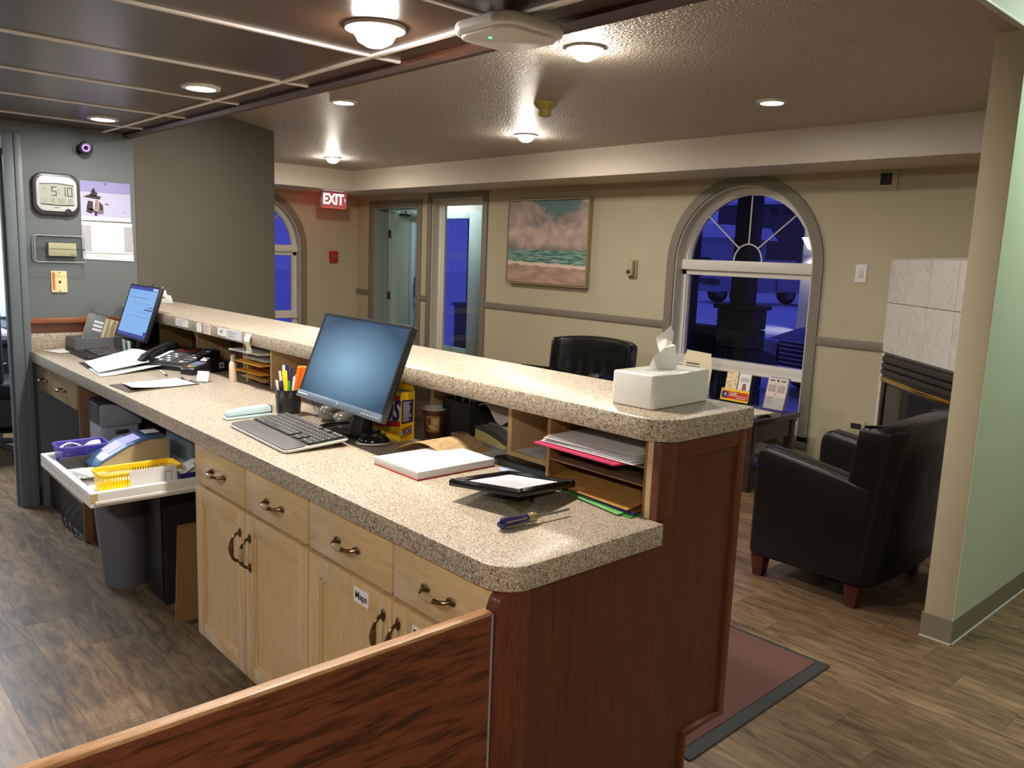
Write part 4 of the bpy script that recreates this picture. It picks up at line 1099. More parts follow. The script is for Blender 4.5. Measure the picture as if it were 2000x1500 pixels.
cpatch(mb, ca - 0.66, ca + 0.66, 0.024, 0.078, 0.0005, 0); cpatch(mb, ca - 0.58, ca + 0.58, 0.027, 0.075, 0.0008, 1); cpatch(mb, ca - 0.16, ca + 0.52, 0.030, 0.072, 0.0011, 2)
cpatch(mb, ca - 0.42, ca + 0.28, 0.040, 0.050, 0.0014, 2); cpatch(mb, ca - 0.30, ca + 0.16, 0.034, 0.040, 0.0014, 2); cpatch(mb, ca - 0.36, ca + 0.36, 0.0305, 0.0325, 0.0015, 2)
cpatch(mb, ca - 0.42, ca + 0.28, 0.049, 0.0505, 0.0017, 1); cpatch(mb, ca + 0.30, ca + 0.40, 0.038, 0.048, 0.0014, 1); cpatch(mb, ca - 0.08, ca - 0.02, 0.054, 0.068, 0.0015, 1)
part('cup_print', mb, [mat('tan_print', srgb(206, 172, 124), 0.5), mat('russet_print', srgb(136, 74, 40), 0.5), mat('cream_print', srgb(230, 200, 140), 0.5)], cu)

# pen cup with pens
px_, py_ = -2.81, 1.425
pc = thing('pen_cup', 'black plastic pen cup with two binder clips on its rim', 'cup', (px_, py_, CT))
mb = MB(); mb.lathe([(0, 0.003), (0.042, 0.003), (0.044, 0.0005), (0.0505, 0.092), (0.048, 0.092), (0.042, 0.006), (0, 0.006)], (px_, py_, CT), 32); part('cup_wall', mb, M_black, pc)
for a in (-0.95, -0.35):
    A = a
    c0 = (px_ + 0.051 * math.cos(A), py_ + 0.051 * math.sin(A))
    tx, ty = -math.sin(A), math.cos(A)
    mb = MB(); mb.tube([(c0[0] + tx * 0.004 + 0.001, c0[1] + ty * 0.004, CT + 0.088), (c0[0] + tx * 0.002, c0[1] + ty * 0.002, CT + 0.075), (c0[0] + tx * 0.006, c0[1] + ty * 0.006, CT + 0.064), (c0[0] - tx * 0.006, c0[1] - ty * 0.006, CT + 0.064), (c0[0] - tx * 0.002, c0[1] - ty * 0.002, CT + 0.075), (c0[0] - tx * 0.004 + 0.001, c0[1] - ty * 0.004, CT + 0.088)], 0.0011, 6); part('binder_clip', mb, M_chrome, pc)
def pen(kind, dx, dy, lean, length, body, cap, label, name='pen', r=0.0045):
    """stands in the pen cup; (dx, dy) foot in the cup, lean = top offset"""
    b = Vector((px_ + dx, py_ + dy, CT + 0.008)); tp = Vector((px_ + dx + lean[0], py_ + dy + lean[1], CT + 0.008)); 
    hz = math.sqrt(max(length ** 2 - lean[0] ** 2 - lean[1] ** 2, 0)); tp.z += hz
    t = thing(name, label, name, b[:], group='pens in the black cup')
    q = b + (tp - b) * kind
    mb = MB(); mb.tube([b, q], r, 10); part('barrel', mb, body, t)
    mb = MB(); mb.tube([q, q + (tp - q) * 0.93, tp], r * 1.1, 10, radii=[r * 1.12, r * 1.1, r * 0.85]); part('cap', mb, cap, t)
M_pw = mat('white_pen', (0.8, 0.8, 0.78, 1), 0.35); M_pb = mat('navy_pen', srgb(36, 36, 110), 0.3); M_py = mat('yellow_marker', srgb(250, 226, 10), 0.4)
M_pg = mat('green_pen', srgb(70, 176, 50), 0.4); M_po = mat('orange_plastic', srgb(238, 120, 24), 0.4)
# camera looks from +x,-y: screen right is (+x*0.5, +y*0.86)
sr = Vector((0.45, 0.89, 0))
def at(s, d=0.0): return (sr.x * s - d * 0.89, sr.y * s + d * 0.45)
def put(s0, d0, s1, d1): a = at(s0, d0); b = at(s1, d1); return a[0], a[1], (b[0] - a[0], b[1] - a[1])
for spec in ((0.6, (-0.026, -0.01, -0.044, -0.012), 0.120, M_pw, M_pw, 'white pen at the left edge of the black cup'),
             (0.72, (-0.016, 0.0, -0.032, 0.006), 0.152, M_pb, M_pw, 'navy pen with a white end in the black cup'),
             (0.55, (-0.012, -0.015, -0.026, -0.03), 0.122, M_pw, M_pb, 'white pen with a navy cap in the black cup'),
             (0.45, (-0.006, 0.018, -0.004, 0.03), 0.172, M_pw, M_pb, 'tall pen with a dark purple cap in the black cup'),
             (0.5, (-0.005, 0.0, 0.012, 0.02), 0.165, M_pb, M_pb, 'all navy pen in the middle of the black cup'),
             (0.6, (0.004, -0.02, 0.022, -0.02), 0.135, M_pg, M_pw, 'green striped pen with a white cap in the black cup'),
             (0.5, (0.0, -0.026, 0.002, -0.035), 0.118, M_pw, M_pg, 'white pen with a green cap at the front of the black cup'),
             (0.3, (0.008, 0.0, 0.030, 0.0), 0.140, M_pw, M_pw, 'plain white pen beside the orange marker'),
             (0.62, (-0.012, 0.012, -0.018, 0.015), 0.172, M_pw, M_pw, 'tallest white pen in the black cup')):
    x_, y_, ln = put(*spec[1]); pen(spec[0], x_, y_, ln, spec[2], spec[3], spec[4], spec[5])
x_, y_, ln = put(-0.008, 0.005, -0.014, 0.01); pen(0.5, x_, y_, ln, 0.152, M_py, M_py, 'yellow highlighter in the black cup', 'highlighter', 0.0085)
b0 = Vector((px_ + at(0.022)[0], py_ + at(0.022)[1], CT + 0.008)); b1 = Vector((px_ + at(0.052)[0], py_ + at(0.052)[1], CT + 0.178))
for k, (o, lab) in enumerate((((0, 0), 'thick orange marker at the right side of the black cup, nearest the monitor'), ((-0.6, -0.35), 'orange marker at the left of the orange bundle'), ((0.55, -0.45), 'orange marker at the right of the orange bundle'))):
    d_ = Vector((sr.x * o[0] * 0.017 + 0.89 * -o[1] * 0.02, sr.y * o[0] * 0.017 - 0.45 * -o[1] * 0.02, 0))
    t = thing('marker', lab, 'marker', (b0 + d_)[:], group='orange markers in the black cup')
    mb = MB(); mb.tube([b0 + d_, b0 + d_ + (b1 - b0) * 0.98, b1 + d_], 0.0085, 10, radii=[0.0085, 0.009, 0.006]); part('barrel', mb, M_po, t)
    e = b1 + d_; ax = (b1 - b0).normalized()
    mb = MB(); mb.tube([e - ax * 0.004, e + ax * 0.002], 0.0045, 8); part('tip', mb, mat('light_orange', srgb(250, 170, 50), 0.4), t)

# stapler, mouse pad mats, loose things
st = thing('stapler', 'pale blue stapler lying beside the pen cup', 'stapler', (-2.82, 1.255, CT), 0)
ang = math.atan2(1.345 - 1.165, -2.84 + 2.79)
M = Matrix.Translation((-2.805, 1.26, CT)) @ Matrix.Rotation(1.62, 4, 'Z')
mb = MB(M); mb.prism([(-0.085, 0.012), (-0.08, 0.028), (-0.06, 0.034), (0.07, 0.040), (0.088, 0.034), (0.088, 0.014)], -0.016, 0.016, axis='y', bev=0.004); part('top_arm', mb, mat('pale_blue_plastic', srgb(196, 226, 234), 0.35), st)
mb = MB(M); mb.box(-0.09, 0.088, -0.018, 0.018, 0.0005, 0.010, 0.003); part('base', mb, mat('pale_blue_base', srgb(206, 230, 236), 0.35), st)
mb = MB(M); mb.box(0.086, 0.094, -0.012, 0.012, 0.006, 0.036, 0.003); part('hinge', mb, M_black, st)

# clear wrapped adapters behind the near monitor
mb = MB(); mb.ell((-2.60, 1.475, CT + 0.030), 0.045, 0.035, 0.030, 16, zmin=-0.97); mb.ell((-2.53, 1.50, CT + 0.022), 0.05, 0.04, 0.022, 16, zmin=-0.97)
solo('plastic_bundle', mb, mat('smoky_clear_plastic', (0.25, 0.23, 0.20, 1), 0.12, spec=0.8), 'smoky clear plastic wrapped bundle under the near monitor', 'bundle')
gl = thing('drinking_glass', 'small ridged clear glass under the left corner of the near monitor', 'glass', (-2.66, 1.47, CT))
mb = MB(); mb.lathe([(0, 0.001), (0.024, 0.001), (0.034, 0.07), (0.032, 0.07), (0.022, 0.006), (0, 0.006)], (-2.68, 1.49, CT)); part('bowl', mb, M_clear, gl)
mb = MB(); mb.lathe([(0.029, 0.030), (0.0315, 0.032), (0.030, 0.036)], (-2.68, 1.49, CT)); mb.lathe([(0.031, 0.046), (0.0335, 0.048), (0.032, 0.052)], (-2.68, 1.49, CT)); part('ridge', mb, M_clear, gl)

# note pad, picture frame, screwdriver
def rot_box(c, rz): return Matrix.Translation(c) @ Matrix.Rotation(rz, 4, 'Z')
pa = thing('note_pad', 'thick white pad with a red backing lying near the desk end', 'pad', (-1.874, 1.417, CT), 0)
M = rot_box((-1.874, 1.417, CT), 0.0)
mb = MB(M); mb.box(-0.108, 0.108, -0.140, 0.140, 0.0035, 0.024, 0.0012); part('sheets', mb, M_paper, pa)
mb = MB(M); mb.box(-0.110, 0.109, -0.1415, 0.141, 0.0005, 0.0035); part('backing', mb, mat('red_card', srgb(196, 60, 70), 0.6), pa, label='red backing card')
mb = MB(M); mb.sheet(lambda u, v: (-0.105 + 0.21 * u, -0.139 + 0.275 * v, 0.0245 + 0.006 * max(0, v - 0.7) ** 1 * math.sin(3 * u)), 8, 8); part('top_sheet', mb, M_paper, pa)

pf = thing('picture_frame', 'black framed document propped face up on its stand near the desk end', 'frame', (-1.48, 1.40, CT), 0)
fc = Vector((-1.515, 1.44, CT + 0.062))
# corners from the photograph: front corner, left, right, back
M = Matrix.Translation((-1.498, 1.388, 0.924)) @ Matrix.Rotation(0.197, 4, 'Z') @ Matrix.Rotation(-0.106, 4, 'X') @ Matrix.Rotation(-0.066, 4, 'Y')
hw, hd = 0.1105, 0.1285
mb = MB(M)
for q in ((-hw, hw, -hd, -hd + 0.018), (-hw, hw, hd - 0.018, hd), (-hw, -hw + 0.018, -hd + 0.018, hd - 0.018), (hw - 0.018, hw, -hd + 0.018, hd - 0.018)):
    mb.box(q[0], q[1], q[2], q[3], -0.008, 0.008, 0.003)
    mb.box(q[0] + 0.003, q[1] - 0.003, q[2] + 0.003, q[3] - 0.003, 0.006, 0.011, 0.002)
part('frame_moulding', mb, mat('gloss_black_frame', (0.01, 0.01, 0.01, 1), 0.2), pf)
mb = MB(M); mb.box(-hw + 0.017, hw - 0.017, -hd + 0.017, hd - 0.017, 0.0, 0.002); doc = part('document', mb, M_paper2, pf)
mb = MB(M); line_rows(mb, (0, 0.0, 0.0021), (0.0, 1, 0), (-1, 0, 0), 0.15, 0.11, 9, tk=0.16, fill=0.85); part('print', mb, mat('grey_print', (0.25, 0.25, 0.27, 1), 0.7), doc, smooth=0)
mb = MB(M); mb.box(-hw + 0.01, hw - 0.01, -hd + 0.01, hd - 0.01, -0.009, -0.006); part('backing_board', mb, M_blackm, pf)
mb = MB(); mb.prism([(-1.478, 1.334), (-1.392, 1.315), (-1.426, 1.40), (-1.50, 1.41)], CT + 0.0008, CT + 0.003); part('stand_leg', mb, mat('tan_strut', srgb(132, 122, 92), 0.6), pf, label='tan cardboard strut')
mb = MB(); mb.tube([(-1.44, 1.40, CT + 0.003), (-1.47, 1.43, 0.918)], 0.006, 6); part('stand_hinge', mb, M_blackm, pf)

sd = thing('screwdriver', 'screwdriver with a clear and dark blue handle at the desk end', 'screwdriver', (-1.32, 1.28, CT))
a0, a1 = Vector((-1.326, 1.188, CT + 0.0155)), Vector((-1.318, 1.300, CT + 0.0155))
d_ = (a1 - a0).normalized()
mb = MB(); mb.tube([a0, a0 + d_ * 0.008, a0 + d_ * 0.03, a0 + d_ * 0.075, a0 + d_ * 0.084], 0.0145, 10, radii=[0.006, 0.013, 0.0145, 0.0135, 0.0105]); part('handle', mb, mat('dark_blue_translucent', srgb(40, 36, 84), 0.12, coat=0.6), sd)
mb = MB(); mb.tube([a0 + d_ * 0.084, a0 + d_ * 0.092, a0 + d_ * 0.104, a0 + d_ * 0.112], 0.012, 10, radii=[0.010, 0.0125, 0.0125, 0.009]); part('collar', mb, mat('amber_clear', srgb(150, 134, 92), 0.12, coat=0.6), sd)
s_ = Vector((0, 0, 1)).cross(d_)
mb = MB()
for k in range(7):
    a = 2 * PI * k / 7; o = s_ * math.cos(a) * 0.0143 + Vector((0, 0, 1)) * math.sin(a) * 0.0143
    mb.tube([a0 + d_ * 0.014 + o * 0.95, a0 + d_ * 0.074 + o * 0.95], 0.0018, 5)
part('grip_rib', mb, mat('clear_rib', srgb(150, 140, 120), 0.15), sd)
mb = MB(); mb.tube([a0 + d_ * 0.112, a0 + d_ * 0.205 , a0 + d_ * 0.215], 0.003, 8, radii=[0.003, 0.003, 0.0036]); part('shaft', mb, M_chrome, sd)

# things in the pigeonholes by the near end: newspaper, papers, binder, stirrers
mb = MB()
mb.sheet(lambda u, v: (-2.09 + 0.20 * u + 0.10 * v * 0.3, 1.42 + 0.16 * v + 0.06 * u, CT + 0.004 + 0.050 * math.sin(PI * min(1, u * 1.02)) * (0.75 + 0.25 * v)), 12, 6, 0.002)
mb.sheet(lambda u, v: (-2.10 + 0.22 * u, 1.43 + 0.17 * v + 0.05 * u, CT + 0.0012), 4, 4, 0.001)
solo('folded_newspaper', mb, mat('newsprint', srgb(176, 148, 108), 0.8, var=(60, 0.25)), 'buckled tan newspaper lying in front of the paper cup', 'newspaper')
for k in range(4):
    mb = MB()
    mb.sheet(lambda u, v, k=k: (-2.06 + 0.012 * k + 0.215 * u, 1.60 + 0.006 * k + 0.20 * v - 0.09 * u, CT + 0.002 + 0.0035 * (3 - k) + 0.035 * max(0, 0.3 - u) * (1 if k == 0 else 0.4)), 8, 4)
    solo('paper_sheet', mb, M_paper if k else M_paper2, ['curled sheet on top of the loose papers in the cubby', 'second loose paper in the cubby beside the wooden divider', 'third loose paper in the cubby beside the wooden divider', 'lowest loose paper in the cubby beside the wooden divider'][k], 'paper', group='loose papers in the cubby')
so = thing('stirrer_box', 'black open organizer of white stir sticks behind the paper cup', 'organizer', (-2.08, 1.75, CT))
mb = MB()
for q in ((-2.16, -2.02, 1.66, 1.664), (-2.16, -2.02, 1.80, 1.804), (-2.16, -2.156, 1.664, 1.80), (-2.024, -2.02, 1.664, 1.80)): mb.box(*q, CT + 0.0005, 1.025, 0.001, 1)
mb.box(-2.156, -2.024, 1.664, 1.80, CT + 0.0005, CT + 0.004); part('organizer_wall', mb, M_blackm, so)
mb = MB(); rr = random.Random(8)
for k in range(16):
    x, y = -2.14 + 0.10 * rr.random(), 1.68 + 0.10 * rr.random(); dx, dy = 0.02 * (rr.random() - .5), 0.02 * (rr.random() - .5)
    mb.tube([(x, y, CT + 0.006), (x + dx, y + dy, 1.04 + 0.012 * rr.random())], 0.0022, 5)
solo('stir_sticks', mb, M_paper, 'white stir sticks standing in the black organizer', 'stick', kind='stuff')
bi = thing('ring_binder', 'black ring binder lying in the cubby under a white bag', 'binder', (-1.92, 1.77, CT))
mb = MB(); mb.box(-2.008, -1.845, 1.712, 1.855, 0.966, 0.974, 0.002); mb.box(-2.008, -1.845, 1.712, 1.855, 0.904, 0.910, 0.002); mb.box(-2.010, -2.004, 1.70, 1.855, 0.904, 0.974, 0.002); part('cover', mb, M_blackm, bi)
mb = MB(); mb.box(-2.002, -1.85, 1.735, 1.85, 0.910, 0.966); part('sheets', mb, M_paper2, bi)
bk = thing('spiral_book', 'pale yellow spiral bound book with a grey cover in the cubby', 'book', (-1.92, 1.69, CT))
mb = MB(); mb.prism([(-1.998, 0.908), (-1.998, 0.948), (-1.93, 0.938), (-1.845, 0.916), (-1.845, 0.904)], 1.672, 1.708, axis='y'); part('pages', mb, mat('pale_yellow_pages', srgb(206, 198, 130), 0.7), bk)
mb = MB(); mb.sheet(lambda u, v: (-1.996 + 0.15 * u, 1.675 + 0.16 * v, 0.954 - 0.030 * u * u + 0.004 * v), 8, 2, 0.002); part('cover', mb, mat('grey_cover', srgb(140, 140, 140), 0.5), bk)
mb = MB()
for k in range(26):
    u = k / 25; x = -1.996 + 0.15 * u; z = 0.951 - 0.030 * u * u
    mb.tube([(x + 0.001 * math.cos(a), 1.672 + 0.006 * math.cos(a), z + 0.006 * math.sin(a)) for a in (0, PI / 3, 2 * PI / 3, PI, 4 * PI / 3, 5 * PI / 3)], 0.0011, 4, closed=True)
part('spiral', mb, M_black, bk)
mb = MB(); mb.box(-2.010, -1.846, 1.667, 1.855, CT + 0.018, CT + 0.0195); solo('card_folder', mb, M_paper2, 'flat greyish folder under the ring binder', 'folder')
mb = MB()
mb.sheet(lambda u, v: (-1.965 + 0.118 * u, 1.655 + 0.18 * v, 1.012 + 0.022 * math.sin(6 * u + 2 * v) * math.cos(5 * v) * 0.7 + 0.015 * (1 - u) - 0.045 * max(0, u - 0.5) * (1 - v)), 10, 8)
solo('crumpled_bag', mb, mat('soft_white_bag', (0.7, 0.69, 0.68, 1), 0.5), 'crumpled white plastic bag stuffed above the ring binder', 'bag')
mb = MB(); mb.box(-2.05, -2.00, 1.612, 1.656, CT + 0.016, CT + 0.045, 0.004); solo('small_tan_box', mb, mat('small_tan', srgb(150, 128, 86), 0.6), 'small tan box between the paper cup and the ring binder', 'box')
# bin with papers between dividers
for k in range(2):
    mb = MB(); mb.sheet(lambda u, v, k=k: (-1.80 + 0.215 * u + 0.006 * k, 1.672 + 0.17 * v, 0.9095 + 0.004 * (1 - k) + 0.003 * math.sin(4 * u + k)), 6, 3)
    solo('paper_sheet', mb, M_paper2, ['upper lilac tinted sheet in the wooden cubby beside the file sorter', 'lower lilac tinted sheet in the wooden cubby beside the file sorter'][k], 'paper', group='sheets in the wooden cubby')
bb = thing('paper_punch', 'long black bar shaped hole punch lying before the wooden cubby', 'punch', (-1.66, 1.61, CT))
M = Matrix.Translation((-1.668, 1.598, CT)) @ Matrix.Rotation(-0.02, 4, 'Z')
mb = MB(M); mb.box(-0.125, 0.125, -0.025, 0.025, 0.012, 0.026, 0.006); part('bar', mb, M_black, bb)
mb = MB(M); mb.box(-0.11, 0.11, -0.018, 0.018, 0.0005, 0.012, 0.002); part('base', mb, M_dgrey, bb)
mb = MB(M); mb.cyl((0.11, 0, 0.026), 0.004, 0.006, axis='y'); part('rivet', mb, M_chrome, bb)
mb = MB(); mb.prism([(-1.745, 1.548), (-1.555, 1.50), (-1.535, 1.59), (-1.72, 1.60)], CT + 0.0006, CT + 0.0016); solo('blue_sheet', mb, mat('pale_blue_paper', srgb(168, 188, 216), 0.7), 'pale blue sheet under the black punch and picture frame', 'paper')

# wooden file sorter at the desk end with folders
M_sort = wood('sorter_wood', srgb(116, 82, 42), srgb(156, 116, 66), (10, 10, 1.5), 6, 0.5)
M_hard = wood('hardboard', srgb(112, 88, 62), srgb(140, 114, 84), (4, 4, 4), 9, 0.6)
def sorter(x0, x1, y0, y1, z1, shelves, label, pm):
    t = thing('file_sorter', label, 'sorter', ((x0 + x1) / 2, (y0 + y1) / 2, CT))
    for x in (x0, x1 - 0.012):
        mb = MB(); mb.box(x, x + 0.012, y0, y1, CT + 0.0005, z1, 0.0015, 1); part('side_panel', mb, pm, t)
    for z in shelves:
        mb = MB(); mb.box(x0 + 0.012, x1 - 0.012, y0 + 0.004, y1, z, z + 0.004); part('shelf', mb, M_hard, t)
    mb = MB(); mb.box(x0 + 0.012, x1 - 0.012, y1 - 0.004, y1, CT + 0.0005, z1); part('back', mb, M_hard, t)
    return t
sorter(-1.549, -1.197, 1.554, 1.85, 1.077, (0.956, 1.002), 'wooden file sorter at the near desk end holding coloured folders', M_sort)
def folder(name, label, pts, z, th, m, droop=0.0, cat='folder', group=None):
    """pts: front left, front right, back right, back left in plan; front edge may droop"""
    mb = MB()
    P = [Vector((*p, 0)) for p in pts]
    def f(u, v):
        a = P[0].lerp(P[1], u); b = P[3].lerp(P[2], u); q = a.lerp(b, v)
        return (q.x, q.y, z + droop * (1 - v) ** 2 + 0.0)
    mb.sheet(f, 6, 8, th)
    return solo(name, mb, m, label, cat, group=group)
folder('file_folder', 'green folder at the bottom of the near file sorter', [(-1.50, 1.545), (-1.205, 1.508), (-1.207, 1.83), (-1.50, 1.83)], CT + 0.003, 0.002, mat('green_card', srgb(64, 160, 58), 0.4), cat='folder')
folder('file_folder', 'clear green edged sleeve under the stack in the near file sorter', [(-1.47, 1.53), (-1.235, 1.496), (-1.24, 1.80), (-1.48, 1.80)], CT + 0.0055, 0.001, mat('pale_green_card', srgb(120, 196, 116), 0.3))
folder('file_folder', 'blue violet folder under the tan folder in the near file sorter', [(-1.49, 1.55), (-1.209, 1.520), (-1.21, 1.82), (-1.50, 1.82)], CT + 0.008, 0.002, mat('violet_card', srgb(64, 62, 150), 0.4))
folder('file_folder', 'lower brown folder showing under the tan folder in the near file sorter', [(-1.52, 1.56), (-1.210, 1.528), (-1.21, 1.82), (-1.52, 1.82)], CT + 0.011, 0.002, mat('rust_card', srgb(150, 92, 44), 0.7))
folder('file_folder', 'large tan folder with a drooping front edge in the near file sorter', [(-1.548, 1.535), (-1.222, 1.515), (-1.21, 1.80), (-1.535, 1.80)], CT + 0.0385, 0.002, mat('tan_card', srgb(182, 132, 66), 0.7), droop=-0.022)
folder('file_folder', 'pink folder under the white papers on the top shelf of the near sorter', [(-1.556, 1.512), (-1.262, 1.504), (-1.21, 1.78), (-1.53, 1.80)], 1.0085, 0.004, mat('pink_card', srgb(206, 60, 104), 0.45))
for k in range(6):
    folder('paper_sheet', ['bottom sheet of the papers on the pink folder', 'second sheet from the bottom on the pink folder', 'third sheet from the bottom on the pink folder', 'third sheet from the top on the pink folder', 'second sheet from the top on the pink folder', 'top sheet of the papers on the pink folder'][k],
           [(-1.545 + 0.004 * k, 1.526 + 0.004 * (k % 3)), (-1.225 - 0.01 * (k % 2), 1.530 + 0.005 * k), (-1.208, 1.79), (-1.53, 1.80)], 1.0125 + 0.0035 * k, 0.0012, M_paper if k % 3 != 1 else M_paper2, cat='paper', group='papers on the pink folder')

# far sorter with envelopes, hand lotion bottle, hanging slip
sorter(-3.57, -3.315, 1.60, 1.85, 1.075, (0.905, 0.945, 0.990, 1.035), 'small wooden paper sorter with yellow envelopes in the middle of the desk', M_maple)
M_env = mat('manila_yellow', srgb(226, 166, 48), 0.6)
folder('envelope', 'upper yellow envelope in the middle sorter, under white paper', [(-3.60, 1.555), (-3.335, 1.56), (-3.33, 1.82), (-3.555, 1.82)], 0.9975, 0.006, M_env, droop=-0.010, cat='envelope')
folder('paper_sheet', 'white sheet on the upper yellow envelope in the middle sorter', [(-3.555, 1.575), (-3.335, 1.58), (-3.33, 1.82), (-3.55, 1.82)], 1.004, 0.002, M_paper2, cat='paper')
folder('envelope', 'lower yellow envelope in the middle sorter, above loose papers', [(-3.60, 1.55), (-3.335, 1.56), (-3.33, 1.82), (-3.555, 1.82)], 0.952, 0.003, M_env, droop=-0.006, cat='envelope')
folder('paper_sheet', 'white papers on the top level of the middle sorter', [(-3.60, 1.53), (-3.33, 1.55), (-3.33, 1.82), (-3.555, 1.82)], 1.0405, 0.006, M_paper, cat='paper')
mb = MB()
for k in range(6): mb.sheet(lambda u, v, k=k: (-3.55 + 0.20 * u, 1.56 + 0.04 * k + 0.05 * v, 0.911 + 0.012 * math.sin(5 * u + k) * math.sin(3 * v + k) + 0.01), 8, 3)
solo('paper_scraps', mb, mat('tan_scraps', srgb(202, 176, 116), 0.7), 'crumpled tan paper scraps in the bottom of the middle sorter', 'paper', kind='stuff')
lo = thing('lotion_bottle', 'slim white bottle standing beside the middle sorter', 'bottle', (-3.59, 1.55, CT))
mb = MB(); mb.lathe([(0, 0.0005), (0.017, 0.0005), (0.018, 0.004), (0.018, 0.078), (0.014, 0.090), (0.010, 0.094), (0, 0.094)], (-3.60, 1.55, CT)); part('body', mb, mat('cream_bottle', srgb(224, 206, 180), 0.35), lo)
mb = MB(); mb.lathe([(0.011, 0.094), (0.011, 0.122), (0.009, 0.125), (0, 0.125)], (-3.60, 1.55, CT)); part('cap', mb, mat('grey_cap', srgb(190, 178, 164), 0.3), lo)
mb = MB()
mb.sheet(lambda u, v: (-3.385 + 0.052 * u + 0.012 * math.sin(v * 4), 1.519 - 0.010 * v - 0.012 * math.sin(v * 5), 1.128 - 0.085 * v), 3, 14, 0.0006)
trc = thing('till_receipt', 'wavy paper slip taped to the shelf edge above the middle sorter', 'paper', (-3.36, 1.52, 1.128))
part('slip', mb, mat('receipt_paper', srgb(226, 228, 204), 0.7), trc)
mb = MB(); line_rows(mb, (-3.352, 1.5075, 1.108), (1, 0, 0), (0, 0, 1), 0.036, 0.030, 3, tk=0.3)
part('writing', mb, mat('pencil', (0.3, 0.3, 0.28, 1), 0.7), trc, smooth=0)

# labels on the shelf edge
for (x0, x1, z0, z1, m, ink, lab) in ((-4.225, -4.06, 1.092, 1.128, M_paper, 2, 'wide white label on the shelf edge, leftmost of the row'),
        (-3.948, -3.893, 1.084, 1.128, M_paper, 0, 'blank white tag on the shelf edge left of the pink one'),
        (-3.865, -3.782, 1.083, 1.130, mat('pinkish_label', srgb(226, 204, 196), 0.7), 3, 'pinkish handwritten label on the shelf edge'),
        (-3.697, -3.605, 1.092, 1.128, M_paper, 1, 'small white label with a dark block on the shelf edge'),
        (-3.600, -3.440, 1.088, 1.130, M_paper2, 2, 'wide greyish label on the shelf edge next to the wavy slip')):
    t = thing('shelf_label', lab, 'label', ((x0 + x1) / 2, 1.521, z0))
    mb = MB(); mb.box(x0, x1, 1.5202, 1.5217, z0, z1); part('card', mb, m, t)
    if ink:
        mb = MB()
        if ink == 1: mb.box((x0 + x1) / 2 - 0.016, (x0 + x1) / 2 + 0.010, 1.5196, 1.5199, (z0 + z1) / 2 - 0.004, (z0 + z1) / 2 + 0.008)
        else: line_rows(mb, ((x0 + x1) / 2, 1.5201, (z0 + z1) / 2), (1, 0, 0), (0, 0, 1), (x1 - x0) * 0.8, (z1 - z0) * 0.7, 3, tk=0.25)
        part('print', mb, mat('grey_print', (0.25, 0.25, 0.27, 1), 0.7), t, smooth=0)

# telephone
ph = thing('desk_telephone', 'black desk telephone with a red tinted display on the desk', 'telephone', (-4.16, 1.53, CT), 0)
u_ = Vector((-3.86, 1.365, 0)) - Vector((-4.42, 1.42, 0))
M = Matrix.Translation((-4.175, 1.515, CT)) @ Matrix.Rotation(0.42, 4, 'Z')
# local: x across (right), y towards the back, rises to the back
mb = MB(M); mb.prism([(-0.13, 0.0005), (-0.13, 0.022), (-0.10, 0.030), (0.10, 0.085), (0.125, 0.085), (0.125, 0.0005)], -0.155, 0.155, axis='x', bev=0.004); part('base', mb, M_black, ph)
slope = math.atan2(0.055, 0.20)
MS = M @ Matrix.Translation((0, -0.10, 0.0302)) @ Matrix.Rotation(slope, 4, 'X')
mb = MB(MS); mb.box(-0.06, 0.15, 0.0, 0.20, 0.0, 0.003, 0.001, 1); part('face_plate', mb, M_dgrey, ph)
mb = MB(MS); mb.box(-0.045, 0.075, 0.135, 0.192, 0.003, 0.008, 0.002); part('display', mb, mat('red_display', srgb(112, 40, 40), 0.2), ph, label='red tinted display')
for r in range(4):
    for c in range(3):
        mb = MB(MS); mb.box(-0.045 + 0.026 * c, -0.026 + 0.026 * c, 0.012 + 0.026 * r, 0.027 + 0.026 * r, 0.003, 0.008, 0.0015, 1); part('key', mb, M_grey if (r + c) % 2 else M_paper2, ph)
for r in range(6):
    for c in range(2):
        mb = MB(MS); mb.box(0.085 + 0.032 * c, 0.108 + 0.032 * c, 0.015 + 0.030 * r, 0.029 + 0.030 * r, 0.003, 0.007, 0.0015, 1); part('line_key', mb, M_paper2 if (r + c) % 3 == 0 else M_grey, ph)
mb = MB(MS); mb.tube([(-0.115, -0.035, 0.006), (-0.115, -0.01, 0.018), (-0.115, 0.05, 0.030), (-0.115, 0.12, 0.030), (-0.115, 0.175, 0.018), (-0.115, 0.20, 0.004)], 0.02, 10, radii=[0.020, 0.022, 0.015, 0.015, 0.022, 0.020]); part('handset', mb, M_black, ph)
mb = MB(MS); mb.box(-0.092, -0.065, 0.03, 0.14, 0.003, 0.0045); part('number_card', mb, M_paper2, ph)
mb = MB(M); mb.tube([(0.10 + 0.004 * math.cos(k * 1.7) , 0.14 + 0.012 * k * 0.35, 0.010 + 0.006 * math.sin(k * 1.7)) for k in range(14)], 0.002, 5); part('cord', mb, M_black, ph)
